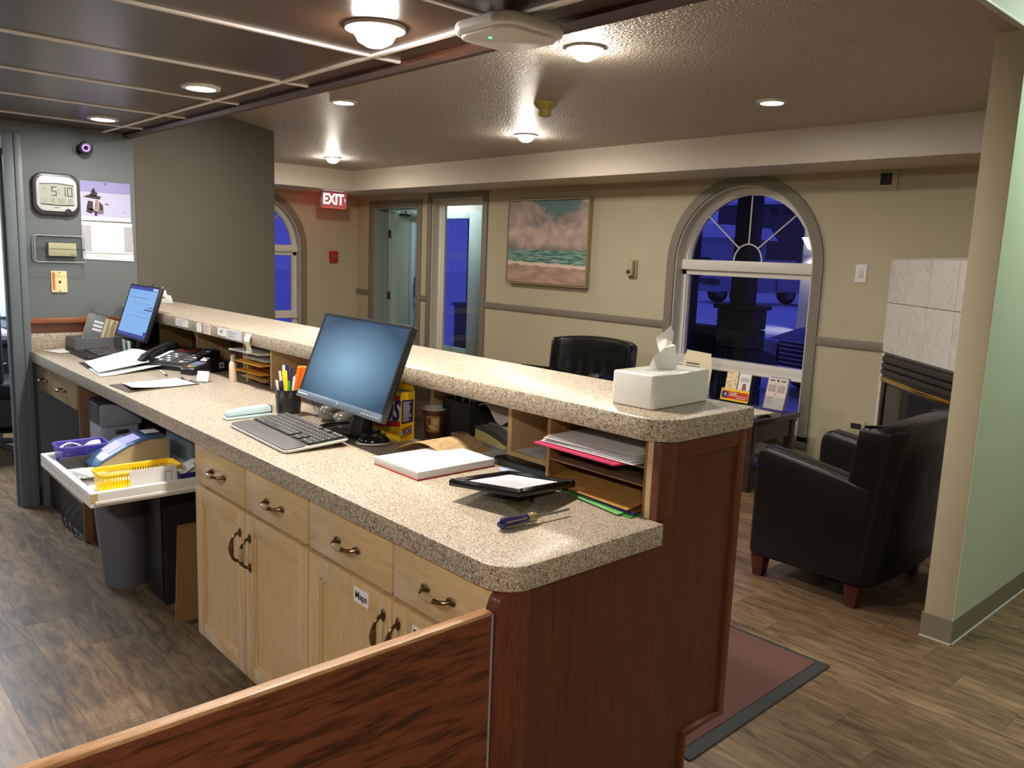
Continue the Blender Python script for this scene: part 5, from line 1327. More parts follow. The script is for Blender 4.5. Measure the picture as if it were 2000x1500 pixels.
# card terminal
ct = thing('card_terminal', 'black payment terminal with colour striped keys in front of the telephone', 'terminal', (-3.93, 1.53, CT))
M = Matrix.Translation((-3.93, 1.555, CT)) @ Matrix.Rotation(0.42, 4, 'Z')
mb = MB(M); mb.prism([(-0.125, 0.0005), (-0.128, 0.024), (-0.115, 0.034), (-0.02, 0.052), (0.05, 0.060), (0.11, 0.045), (0.125, 0.02), (0.125, 0.0005)], -0.042, 0.042, axis='x', bev=0.006); part('body', mb, M_black, ct)
sl = math.atan2(0.018, 0.095)
MS = M @ Matrix.Translation((0, -0.115, 0.0345)) @ Matrix.Rotation(sl, 4, 'X')
mb = MB(MS); mb.box(-0.030, 0.030, 0.045, 0.088, 0.0, 0.003, 0.001, 1); part('display', mb, mat('lilac_grey_display', srgb(120, 124, 160), 0.2), ct)
mb = MB(MS); mb.box(-0.028, 0.028, 0.022, 0.040, 0, 0.003, 0.001, 1); part('key_row', mb, M_grey, ct)
for c, (nm, col) in enumerate((('red', srgb(190, 60, 50)), ('yellow', srgb(210, 180, 60)), ('green', srgb(80, 150, 80)))):
    mb = MB(MS); mb.box(-0.028 + 0.02 * c, -0.012 + 0.02 * c, 0.004, 0.018, 0, 0.004, 0.0015, 1); part('key', mb, mat(nm + '_key', col, 0.4), ct)
mb = MB(M); mb.box(0.0421, 0.0432, 0.045, 0.077, 0.016, 0.046, 0.0004, 1); mb.box(0.0433, 0.0437, 0.053, 0.069, 0.024, 0.032, mi=1); mb.box(0.0433, 0.0437, 0.057, 0.065, 0.032, 0.038, mi=1); part('side_sticker', mb, [M_paper, M_ink], ct)
mb = MB(MS); mb.sheet(lambda u, v: (-0.02 + 0.04 * u, 0.10 + 0.03 * v, 0.004 + 0.008 * v), 2, 3); part('receipt_end', mb, M_paper, ct)
mb = MB(); mb.tube([(-3.84, 1.64, CT + 0.02), (-3.80, 1.70, CT + 0.04), (-3.74, 1.76, CT + 0.07), (-3.70, 1.80, CT + 0.05), (-3.68, 1.78, CT + 0.01), (-3.74, 1.72, CT + 0.004), (-3.66, 1.68, CT + 0.004)], 0.003, 6)
mb.tube([(-3.86, 1.70, CT + 0.004), (-3.75, 1.68, CT + 0.006), (-3.64, 1.72, CT + 0.004), (-3.62, 1.80, CT + 0.006)], 0.003, 6)
solo('looped_cable', mb, M_black, 'black looped cables on the desk behind the payment terminal', 'cable')
mb = MB(); mb.prism(rrect(-3.74, -3.62, 1.66, 1.78, 0.01), CT + 0.0005, CT + 0.028, bev=0.003); solo('power_adapter', mb, M_black, 'black power adapter block beside the middle sorter', 'adapter')
# tall gadget behind telephone
gd = thing('headset_stand', 'thin white hooked stand behind the telephone', 'stand', (-4.42, 1.70, CT))
mb = MB(); mb.tube([(-4.50, 1.66, 1.045), (-4.455, 1.70, 1.035), (-4.42, 1.72, 0.96), (-4.41, 1.725, CT + 0.012)], 0.006, 8); part('arm', mb, M_white, gd)
mb = MB(); mb.prism(rrect(-4.47, -4.37, 1.68, 1.77, 0.02), CT + 0.0005, CT + 0.014, bev=0.003); part('foot', mb, M_black, gd)
mb = MB(); mb.prism([(-4.37, CT + 0.0005), (-4.30, CT + 0.0005), (-4.30, 0.955), (-4.37, 0.965)], 1.74, 1.744, axis='y'); solo('memo_pad', mb, mat('memo_blue', srgb(120, 150, 180), 0.6), 'small blue memo pad standing by the divider behind the telephone', 'pad')
# clipboard, loose papers, pen, card holder
cb = thing('clipboard', 'brown clipboard with a white sheet near the staff edge of the desk', 'clipboard', (-3.67, 1.22, CT))
M = Matrix.Translation((-3.665, 1.222, CT)) @ Matrix.Rotation(-0.35, 4, 'Z')
cq = [(-3.735, 1.056), (-3.515, 1.065), (-3.585, 1.388), (-3.80, 1.378)]
mb = MB(); mb.prism(cq, CT + 0.0005, CT + 0.0035); part('board', mb, mat('brown_board', srgb(74, 60, 50), 0.6), cb)
cqp = [(-3.725, 1.105), (-3.53, 1.085), (-3.595, 1.375), (-3.79, 1.365)]
mb = MB(); A = [Vector((*p, 0)) for p in cqp]
mb.sheet(lambda u, v: (*(A[0].lerp(A[1], u).lerp(A[3].lerp(A[2], u), v))[:2], CT + 0.0045 + 0.012 * (1 - v) ** 3 * (0.3 + u)), 4, 8); part('sheet', mb, M_paper, cb)
mb = MB(); mb.tube([(-3.735, 1.366, CT + 0.006), (-3.725, 1.362, CT + 0.016), (-3.71, 1.368, CT + 0.006)], 0.003, 6); mb.tube([(-3.66, 1.376, CT + 0.006), (-3.64, 1.368, CT + 0.012), (-3.615, 1.378, CT + 0.006)], 0.003, 6); part('clip', mb, M_dgrey, cb)
def loose(label, q, lift, m=M_paper, group='loose white papers on the desk'):
    A = [Vector((*p, 0)) for p in q]
    mb = MB(); mb.sheet(lambda u, v: (*(A[0].lerp(A[1], u).lerp(A[3].lerp(A[2], u), v))[:2], CT + 0.0012 + lift(u, v)), 10, 8)
    solo('paper_sheet', mb, m, label, 'paper', group=group)
loose('large curling white paper lying before the far keyboard', [(-4.43, 1.14), (-4.05, 1.10), (-4.24, 1.44), (-4.60, 1.42)], lambda u, v: 0.012 + 0.035 * v * (0.4 + 0.6 * (1 - u)) + 0.02 * math.sin(3 * u) * v)
loose('under sheet peeking out below the large curling paper', [(-4.36, 1.12), (-3.98, 1.09), (-4.10, 1.40), (-4.45, 1.42)], lambda u, v: 0.002 + 0.022 * max(0, u + v - 1.2))
loose('white paper against the backsplash in the far corner of the desk', [(-5.06, 1.09), (-4.90, 1.14), (-4.93, 1.36), (-5.07, 1.33)], lambda u, v: 0.003 + 0.02 * v * v)
mb = MB(); mb.prism([(-4.50, 1.13), (-4.26, 1.11), (-4.28, 1.27), (-4.50, 1.29)], CT + 0.0004, CT + 0.0035); solo('mouse_mat', mb, M_blackm, 'black mouse mat half under the curling paper', 'mat')
pn = thing('pen', 'white and navy pen lying in front of the telephone', 'pen', (-3.93, 1.36, CT))
mb = MB(); mb.tube([(-4.03, 1.372, CT + 0.005), (-3.90, 1.352, CT + 0.005)], 0.0045, 8); part('barrel', mb, M_pw, pn)
mb = MB(); mb.tube([(-3.90, 1.352, CT + 0.005), (-3.885, 1.350, CT + 0.005), (-3.875, 1.348, CT + 0.005)], 0.0045, 8, radii=[0.0046, 0.0046, 0.002]); part('tip', mb, M_pb, pn)
ch_ = thing('card_holder', 'tiny clear holder with a leaning white card beside the terminal', 'holder', (-3.64, 1.42, CT))
M = Matrix.Translation((-3.64, 1.42, CT)) @ Matrix.Rotation(0.7, 4, 'Z')
mb = MB(M); mb.box(-0.035, 0.035, -0.028, -0.025, 0.001, 0.03); mb.box(-0.035, 0.035, -0.028, 0.028, 0.0005, 0.003); mb.box(-0.035, 0.035, 0.025, 0.028, 0.001, 0.03); part('acrylic', mb, M_clear, ch_)
mb = MB(M @ Matrix.Rotation(-0.35, 4, 'X')); mb.box(-0.028, 0.028, 0.0, 0.003, 0.004, 0.052); part('card', mb, M_paper, ch_)

# card file tray and rotary file by the wall
of = thing('desk_tray', 'grey plastic desk tray by the clock wall', 'tray', (-5.0, 1.35, CT))
M_tray = mat('grey_tray', srgb(104, 106, 108), 0.45)
mb = MB()
for q in ((-5.075, -4.90, 1.215, 1.220), (-5.075, -4.90, 1.528, 1.533), (-5.075, -5.070, 1.22, 1.528), (-4.905, -4.90, 1.22, 1.528)): mb.box(*q, CT + 0.0005, 0.966, 0.0015, 1)
mb.box(-5.07, -4.905, 1.22, 1.528, CT + 0.0005, CT + 0.005); part('tray_wall', mb, M_tray, of)
ro = thing('spiral_notebook', 'grey spiral notebook with three white labels standing in the grey tray', 'notebook', (-5.0, 1.36, CT))
M = Matrix.Translation((-4.985, 1.285, 0.905)) @ Matrix.Rotation(-0.30, 4, 'X') @ Matrix.Rotation(0.0, 4, 'Y')
mb = MB(M); mb.box(0.036, 0.042, -0.03, 0.055, 0.0, 0.20, 0.002); part('cover', mb, M_grey, ro)
mb = MB(M)
for k in range(3): mb.box(0.0422, 0.0428, 0.0, 0.05, 0.150 - 0.022 * k, 0.163 - 0.022 * k)
part('label_strip', mb, M_paper, ro)
for k in range(8):
    mb = MB(M); mb.box(0.028 - 0.009 * k, 0.034 - 0.009 * k, -0.02, 0.072 + 0.016 * k, 0.0, 0.190, 0.0005, 1)
    solo('index_card', mb, [mat('cream_card', srgb(222, 210, 176), 0.7), mat('buff_card', srgb(190, 170, 130), 0.7)][k % 2], '%s index card standing behind the grey notebook, counted towards the wall' % ('first cream', 'first buff', 'second cream', 'second buff', 'third cream', 'third buff', 'fourth cream', 'fourth buff')[k], 'card', group='index cards in the grey tray')
mb = MB(M)
for k in range(12): mb.tube([(0.033, -0.028 + 0.0125 * k, 0.197 ), (0.041, -0.028 + 0.0125 * k, 0.211), (0.047, -0.026 + 0.0125 * k, 0.203), (0.041, -0.024 + 0.0125 * k, 0.193)], 0.0014, 5, closed=True)
part('spiral', mb, M_black, ro)
# small white tent on the shelf
tn = thing('table_tent', 'small white tent shaped display on the far end of the raised shelf', 'display', (-5.2, 1.79, 1.135), 0)
M = Matrix.Translation((-5.20, 1.80, 1.1355)) @ Matrix.Rotation(0.9, 4, 'Z')
mb = MB(M); mb.prism([(-0.055, 0.0), (0.055, 0.0), (0.042, 0.045), (0.018, 0.050), (0.012, 0.078), (-0.010, 0.082), (-0.02, 0.05), (-0.042, 0.045)], -0.02, 0.02, axis='y', bev=0.004); part('body', mb, M_white, tn)
mb = MB(M); mb.box(-0.015, 0.015, -0.0215, -0.0205, 0.030, 0.038); part('print', mb, M_dgrey, tn)
mb = MB(M); mb.tube([(-0.01, 0.0, 0.08), (-0.004, 0, 0.098), (0.006, 0, 0.08)], 0.002, 5); part('loop', mb, M_white, tn)

# tissue box on the shelf
tb = thing('tissue_box', 'white rectangular tissue box cover on the near end of the raised shelf', 'tissue box', (-1.315, 1.74, 1.135))
TC = Vector((-1.3145, 1.7425, 1.1355)); TR = Matrix.Translation(TC) @ Matrix.Rotation(0.045, 4, 'Z')
mb = MB(TR); mb.prism(rrect(-0.066, 0.066, -0.130, 0.130, 0.010), 0, 0.088, bev=0.005, seg=3, caps_only=True); part('cover', mb, mat('glossy_white_plastic', (0.80, 0.80, 0.78, 1), 0.12), tb)
mb = MB(TR); mb.prism([(0.028 * math.cos(2 * PI * k / 20), 0.065 * math.sin(2 * PI * k / 20)) for k in range(20)], 0.0878, 0.0886); part('slot', mb, mat('slot_shadow', (0.3, 0.3, 0.29, 1), 0.6), tb)
# folded ply seen broadside: outline in a leaning plane with alternating folds
du = Vector((0.79, 0.61, 0.0)); dn = Vector((-0.61, 0.79, 0.0))
def tp_(px, pz, off): return TC + du * px + dn * off + Vector((0, 0, 0.086 + pz))
ply = [(-0.036, -0.004, 0.002), (-0.031, 0.022, -0.006), (-0.026, 0.034, -0.010), (-0.011, 0.046, 0.004), (-0.017, 0.064, 0.012), (-0.024, 0.083, 0.016), (0.0, 0.104, 0.006), (0.014, 0.119, 0.0), (0.023, 0.098, 0.010), (0.020, 0.070, 0.004), (0.030, 0.068, -0.008), (0.034, 0.040, 0.006), (0.0375, -0.004, 0.0)]
mid = [(-0.012, -0.004, -0.010), (0.006, 0.030, 0.014), (0.002, 0.060, -0.004), (0.006, 0.086, 0.010)]
tris = [(0, 1, 13), (1, 2, 13), (2, 14, 13), (2, 3, 14), (3, 15, 14), (3, 4, 15), (4, 16, 15), (4, 5, 16), (5, 6, 16), (6, 7, 16), (7, 8, 16), (8, 9, 16), (9, 15, 16), (9, 10, 15), (10, 14, 15), (10, 11, 14), (11, 12, 14), (12, 13, 14)]
t_ = bmesh.new(); vs = [t_.verts.new(tp_(*p)) for p in ply + mid]
for q in tris: t_.faces.new([vs[k] for k in q])
bmesh.ops.recalc_face_normals(t_, faces=t_.faces[:])
bmesh.ops.subdivide_edges(t_, edges=t_.edges[:], cuts=2, use_grid_fill=True, smooth=0.35)
bmesh.ops.solidify(t_, geom=t_.faces[:], thickness=0.0006)
mb = MB(); mb._add(t_); part('tissue', mb, mat('soft_tissue', (0.86, 0.86, 0.82, 1), 0.9), tb)
# ================================================================ ON THE CLOCK WALL
KX = CX
def seg7(mb, ch, y, z, w, h, x, mi=0, t=0.2):
    S7 = {'0': 'abcdef', '1': 'bc', '2': 'abged', '3': 'abgcd', '5': 'afgcd', 'M': 'abcef', 'O': 'abcdef', 'N': 'abcef'}
    tk = w * t
    R = {'a': (0, w, h - tk, h), 'd': (0, w, 0, tk), 'g': (0, w, (h - tk) / 2, (h + tk) / 2), 'f': (0, tk, h / 2, h), 'e': (0, tk, 0, h / 2), 'b': (w - tk, w, h / 2, h), 'c': (w - tk, w, 0, h / 2)}
    for s in S7.get(ch, ''):
        a = R[s]; e = tk * 0.12
        mb.box(x, x + 0.0006, y + a[0] + e, y + a[1] - e, z + a[2] + e, z + a[3] - e, mi=mi)
wc = thing('wall_clock', 'dark framed digital wall clock reading 5:10 on the grey wall', 'clock', (KX, 1.2, 1.735))
mb = MB(); mb.prism(rrect(1.085, 1.320, 1.628, 1.856, 0.055, 8), KX + 0.001, KX + 0.028, axis='x', bev=0.008, seg=3); part('case', mb, mat('dark_clock_case', srgb(52, 50, 54), 0.35), wc)
mb = MB(); mb.prism(rrect(1.103, 1.303, 1.652, 1.838, 0.042, 8), KX + 0.028, KX + 0.033, axis='x', bev=0.003); part('face_plate', mb, mat('silver_face', srgb(198, 200, 198), 0.35), wc)
mb = MB(); mb.prism(rrect(1.120, 1.290, 1.690, 1.798, 0.006, 3), KX + 0.033, KX + 0.0345, axis='x'); lc = part('lcd', mb, mat('lcd_grey', srgb(168, 172, 160), 0.25), wc)
mb = MB(); mb.prism([(1.122, 1.793), (1.205, 1.800), (1.288, 1.793), (1.288, 1.797), (1.205, 1.804), (1.122, 1.797)], KX + 0.0346, KX + 0.036, axis='x'); mb.prism([(1.122, 1.691), (1.205, 1.686), (1.288, 1.691), (1.288, 1.687), (1.205, 1.682), (1.122, 1.687)], KX + 0.0346, KX + 0.036, axis='x'); part('lcd_rim', mb, M_black, wc)
mb = MB(); X = KX + 0.0347
seg7(mb, '5', 1.176, 1.734, 0.026, 0.050, X); seg7(mb, '1', 1.222, 1.734, 0.024, 0.050, X); seg7(mb, '0', 1.254, 1.734, 0.026, 0.050, X)
for z in (1.747, 1.766): mb.box(X, X + 0.0006, 1.209, 1.213, z, z + 0.004)
y = 1.128
for ch in '11 13 MON 22':
    if ch != ' ': seg7(mb, ch, y, 1.698, 0.009, 0.022, X, t=0.16)
    y += 0.0128
mb.box(X, X + 0.0006, 1.135, 1.146, 1.768, 1.771)
part('digits', mb, M_ink, lc, smooth=0)
mb = MB(); mb.box(KX + 0.0331, KX + 0.0336, 1.185, 1.215, 1.670, 1.673); part('print', mb, M_dgrey, wc)
mb = MB(); mb.cyl((KX + 0.034, 1.256, 1.652), 0.016, 0.008, axis='x'); part('sensor_button', mb, M_black, wc)

cl = thing('wall_calendar', 'hanging wall calendar with a picture of a stone figure in snow', 'calendar', (KX, 1.46, 1.6))
mb = MB(); mb.box(KX + 0.001, KX + 0.003, 1.328, 1.594, 1.612, 1.832); pic = part('picture_page', mb, mat('snow_picture', srgb(186, 184, 214), 0.6), cl)
mb = MB(); X = KX + 0.0031
mb.quad([(X, 1.328, 1.612), (X, 1.594, 1.612), (X, 1.594, 1.636), (X, 1.328, 1.636)], mi=0)
mb.quad([(X, 1.328, 1.772), (X, 1.594, 1.772), (X, 1.594, 1.775), (X, 1.328, 1.775)], mi=1)
mb.quad([(X, 1.328, 1.775), (X, 1.594, 1.775), (X, 1.594, 1.832), (X, 1.328, 1.832)], mi=3)
st_ = [([(1.398, 1.640), (1.412, 1.640), (1.414, 1.668), (1.396, 1.668)], 2), ([(1.352, 1.662), (1.380, 1.650), (1.40, 1.668), (1.386, 1.682), (1.362, 1.676)], 2), ([(1.412, 1.650), (1.445, 1.652), (1.447, 1.674), (1.42, 1.678)], 4),
       ([(1.356, 1.676), (1.390, 1.668), (1.392, 1.720), (1.366, 1.722)], 2), ([(1.426, 1.672), (1.446, 1.676), (1.444, 1.700), (1.424, 1.722)], 2), ([(1.396, 1.672), (1.424, 1.676), (1.420, 1.728), (1.406, 1.730)], 5),
       ([(1.340, 1.742), (1.392, 1.735), (1.432, 1.732), (1.428, 1.752), (1.37, 1.756)], 2), ([(1.374, 1.752), (1.41, 1.748), (1.420, 1.768), (1.388, 1.776)], 2), ([(1.384, 1.774), (1.408, 1.770), (1.402, 1.796), (1.388, 1.786)], 2), ([(1.43, 1.742), (1.432, 1.752), (1.44, 1.746)], 2), ([(1.452, 1.706), (1.476, 1.704), (1.472, 1.710), (1.46, 1.712)], 2), ([(1.55, 1.668), (1.557, 1.662), (1.558, 1.667)], 2)]
for q, mi in st_:
    mb.quad([(X + 0.0003, *p) for p in q], mi=mi)
part('stone_figure_print', mb, [M_paper, mat('snow_shadow', srgb(130, 126, 160), 0.6), mat('stone_brown', srgb(52, 42, 48), 0.6), mat('dusk_sky_print', srgb(150, 146, 196), 0.6), mat('stone_grey', srgb(110, 100, 116), 0.6), mat('stone_tan', srgb(156, 124, 110), 0.6)], pic, smooth=0)
mb = MB(); mb.prism([(1.326, 1.396), (1.602, 1.388), (1.598, 1.608), (1.328, 1.610)], KX + 0.001, KX + 0.0045, axis='x'); gp = part('month_page', mb, M_paper, cl)
mb = MB(); X = KX + 0.0047
for r in range(6): mb.quad([(X, 1.34, 1.44 + 0.025 * r), (X, 1.588, 1.438 + 0.025 * r), (X, 1.588, 1.4388 + 0.025 * r), (X, 1.34, 1.4408 + 0.025 * r)])
for c in range(8): mb.quad([(X, 1.34 + 0.0354 * c, 1.44), (X, 1.3408 + 0.0354 * c, 1.44), (X, 1.3408 + 0.0354 * c, 1.565), (X, 1.34 + 0.0354 * c, 1.565)])
for r in range(5):
    for c in range(7): mb.quad([(X, 1.345 + 0.0354 * c, 1.455 + 0.025 * r), (X, 1.350 + 0.0354 * c, 1.455 + 0.025 * r), (X, 1.350 + 0.0354 * c, 1.459 + 0.025 * r), (X, 1.345 + 0.0354 * c, 1.459 + 0.025 * r)])
line_rows(mb, (X, 1.465, 1.413), (0, 1, 0), (0, 0, 1), 0.16, 0.022, 3, th=0.0, tk=0.3)
part('grid_print', mb, mat('pale_grid_print', (0.5, 0.5, 0.52, 1), 0.7), gp, smooth=0)
for a_, b_ in ((1.328, 1.376), (1.553, 1.598)):
    mb = MB(); mb.box(KX + 0.0046, KX + 0.005, a_, b_, 1.44, 1.585); part('weekend_tint', mb, mat('weekend_grey', srgb(178, 178, 184), 0.7), gp, smooth=0)
mb = MB()
for k in range(24): mb.box(KX + 0.001, KX + 0.006, 1.334 + 0.011 * k, 1.340 + 0.011 * k, 1.606, 1.614)
part('wire_binding', mb, M_dgrey, cl)
mb = MB(); mb.box(KX + 0.0045, KX + 0.0052, 1.330, 1.600, 1.428, 1.431); mb.cyl((KX + 0.005, 1.465, 1.435), 0.002, 0.004, axis='x'); part('fold_line', mb, M_grey, cl)
mb = MB(); mb.cyl((KX + 0.006, 1.461, 1.822), 0.003, 0.012, axis='x'); part('nail', mb, M_dgrey, cl)

th = thing('thermostat_guard', 'beige thermostat inside a clear locking cover on the grey wall', 'thermostat', (KX, 1.2, 1.44))
mb = MB(); mb.prism(rrect(1.148, 1.288, 1.408, 1.484, 0.004, 3), KX + 0.001, KX + 0.035, axis='x', bev=0.003); part('thermostat_body', mb, mat('beige_plastic', srgb(190, 182, 146), 0.45), th)
mb = MB(); mb.box(KX + 0.0351, KX + 0.0358, 1.155, 1.282, 1.446, 1.4485); mb.box(KX + 0.0351, KX + 0.0358, 1.258, 1.278, 1.415, 1.418); mb.box(KX + 0.03, KX + 0.0358, 1.150, 1.284, 1.482, 1.485); part('groove', mb, M_dgrey, th)
mb = MB()
o = rrect(1.076, 1.326, 1.376, 1.520, 0.018, 5)
for x0, x1 in ((KX + 0.001, KX + 0.006),): mb.prism(rrect(1.070, 1.332, 1.370, 1.526, 0.02, 5), x0, x1, axis='x')
mb.prism(o, KX + 0.062, KX + 0.065, axis='x', bev=0.001, seg=1)
for k in range(len(o)):
    a, b = o[k], o[(k + 1) % len(o)]
    mb.quad([(KX + 0.004, *a), (KX + 0.004, *b), (KX + 0.064, *b), (KX + 0.064, *a)])
part('clear_cover', mb, glass('cover_acrylic', (0.965, 0.975, 0.975, 1), 1.55), th)
mb = MB(); mb.tube([(KX + 0.064, *p) for p in o], 0.0025, 5, closed=True); mb.tube([(KX + 0.008, *p) for p in o], 0.0025, 5, closed=True); part('cover_edge', mb, mat('frosted_edge', (0.6, 0.64, 0.64, 1), 0.3, alpha=0.45), th)
mb = MB(); mb.cyl((KX + 0.067, 1.318, 1.446), 0.006, 0.006, axis='x'); part('lock', mb, M_chrome, th)
sp = thing('wall_plate', 'cream wall plate with a red strip below the clear thermostat cover', 'wall plate', (KX, 1.2, 1.26))
mb = MB(); mb.prism(rrect(1.160, 1.240, 1.206, 1.326, 0.005, 3), KX + 0.001, KX + 0.008, axis='x', bev=0.002); part('plate', mb, mat('cream_plate', srgb(232, 220, 164), 0.45), sp)
mb = MB(); mb.box(KX + 0.0081, KX + 0.0086, 1.166, 1.179, 1.222, 1.316); part('red_strip', mb, mat('orange_red_strip', srgb(226, 104, 60), 0.5), sp)
mb = MB(); mb.box(KX + 0.0081, KX + 0.010, 1.198, 1.208, 1.258, 1.272); mb.cyl((KX + 0.009, 1.203, 1.318), 0.003, 0.002, axis='x'); mb.cyl((KX + 0.009, 1.203, 1.214), 0.003, 0.002, axis='x'); part('socket', mb, M_black, sp)
cm = thing('security_camera', 'small black camera with a glowing violet ring below the dark ceiling', 'camera', (KX, 1.36, 2.01))
aim = Vector((5.1, -1.36, -0.5)).normalized()
c0 = Vector((KX + 0.06, 1.352, 2.005))
R = aim.to_track_quat('Z', 'Y').to_matrix().to_4x4(); R.translation = c0
mb = MB(R); mb.cyl((0, 0, 0), 0.036, 0.05, seg=28, bev=0.008); part('housing', mb, M_black, cm)
mb = MB(); mb.tube([c0, (KX + 0.02, 1.335, 2.0), (KX + 0.004, 1.325, 1.998)], 0.012, 8); mb.cyl((KX + 0.004, 1.325, 1.998), 0.028, 0.008, axis='x'); part('bracket', mb, M_black, cm)
mb = MB(R); mb.cyl((0, 0, 0.026), 0.009, 0.004); part('lens', mb, mat('lens_black', (0.01, 0.005, 0.02, 1), 0.1), cm)
mb = MB(R)
for k in range(14):
    a = 2 * PI * k / 14; mb.ell((0.0165 * math.cos(a), 0.0165 * math.sin(a), 0.026), 0.003, 0.003, 0.0025, 8)
part('led_ring', mb, emis('violet_led', (0.62, 0.25, 1.0, 1), 5.0), cm)
mb = MB(R); mb.cyl((0, 0, 0.0255), 0.024, 0.002, seg=28); part('led_plate', mb, emis('violet_glow', (0.12, 0.03, 0.25, 1), 0.8), cm)

# wifi unit under the dark ceiling
wf = thing('wireless_access_point', 'white rounded square wifi unit hanging under the dark ceiling edge', 'access point', (-1.62, 1.425, 2.07))
Wc = (-1.628, 1.432)
mb = MB(); mb.prism([(Wc[0] + p[0], Wc[1] + p[1]) for p in rrect(-0.112, 0.112, -0.112, 0.112, 0.05, 8)], 2.050, 2.082, bev=0.012, seg=3); part('case', mb, mat('satin_white_plastic', (0.78, 0.79, 0.80, 1), 0.4), wf)
mb = MB(); mb.prism([(Wc[0] + p[0], Wc[1] + p[1]) for p in rrect(-0.098, 0.098, -0.098, 0.098, 0.045, 8)], 2.042, 2.052, bev=0.0045, seg=3); part('front_dome', mb, _mats['satin_white_plastic'], wf)
mb = MB(); mb.cyl((Wc[0] - 0.012, Wc[1] - 0.052, 2.0418), 0.004, 0.003, seg=12); part('status_light', mb, emis('green_led', (0.05, 0.95, 0.45, 1), 6.0), wf)
mb = MB(); mb.box(Wc[0] - 0.06, Wc[0] + 0.05, Wc[1] - 0.03, Wc[1] + 0.05, 2.082, 2.092, 0.002); mb.box(Wc[0] - 0.09, Wc[0] - 0.01, Wc[1] - 0.012, Wc[1] + 0.035, 2.092, 2.105, 0.002); mb.box(Wc[0] - 0.11, Wc[0] - 0.06, Wc[1] - 0.02, Wc[1] - 0.005, 2.088, 2.108, 0.002); part('mounting_bracket', mb, M_white, wf)

# ================================================================ LOBBY WALLS AND CEILING
sm = thing('smoke_detector', 'yellowed smoke detector on the lobby ceiling', 'smoke detector', (-3.571, 3.443, 2.40))
M_smk = mat('yellowed_plastic', srgb(176, 158, 84), 0.45)
mb = MB(); mb.lathe([(0, 0.0), (0.068, 0.0), (0.068, -0.010), (0.060, -0.022), (0.040, -0.036), (0.036, -0.040), (0, -0.040)], (-3.571, 3.443, 2.3995)); part('base', mb, M_smk, sm)
mb = MB(); mb.lathe([(0.036, -0.04), (0.036, -0.072), (0.030, -0.078), (0, -0.078)], (-3.571, 3.443, 2.3995)); part('sensor_head', mb, M_smk, sm)
mb = MB(); mb.tube([(-3.571 - 0.05, 3.443 - 0.04, 2.385), (-3.571 - 0.03, 3.443 - 0.03, 2.365)], 0.003, 6); part('clip', mb, M_chrome, sm)

ex = thing('exit_sign', 'lit EXIT sign hanging under the soffit in the lobby corner', 'sign', (-8.77, 5.03, 2.08))
mb = MB(); mb.box(-8.800, -8.750, 4.862, 5.202, 1.990, 2.172, 0.006); part('housing', mb, mat('sign_housing', srgb(190, 150, 140), 0.4), ex)
mb = MB(); mb.box(-8.7502, -8.7480, 4.882, 5.196, 2.0, 2.165); part('red_face', mb, emis('dim_red_face', (0.62, 0.13, 0.13, 1), 0.62), ex)
mb = MB(); mb.text('EXIT', 0.168, (-8.7475, 5.020, 2.083), (0, 1, 0), (0, 0, 1), bold=0.004, sx=0.80, depth=0.0006); part('lettering', mb, emis('lit_letters', (1.0, 0.78, 0.72, 1), 3.2), ex, label='glowing white EXIT letters')
mb = MB(); mb.prism([(5.170, 2.055), (5.186, 2.083), (5.170, 2.111)], -8.7478, -8.7466, axis='x'); part('arrow', mb, emis('lit_arrow', (1.0, 0.5, 0.45, 1), 1.5), ex)
mb = MB(); mb.box(-8.796, -8.754, 4.88, 5.19, 1.9885, 1.990); mb.box(-8.8012, -8.800, 4.87, 5.195, 1.998, 2.165); part('red_lens', mb, emis('red_downlight', (1.0, 0.06, 0.04, 1), 2.2), ex)
al = thing('fire_alarm_pull', 'small red fire alarm pull station on the exit wall', 'alarm', (EX, 5.30, 1.41))
mb = MB(); mb.box(EX + 0.001, EX + 0.045, 5.243, 5.350, 1.342, 1.480, 0.005); part('case', mb, mat('alarm_red', srgb(176, 36, 26), 0.4), al)
mb = MB(); mb.box(EX + 0.045, EX + 0.052, 5.265, 5.330, 1.395, 1.432, 0.003); part('pull_bar', mb, mat('alarm_grey', srgb(120, 90, 80), 0.4), al)

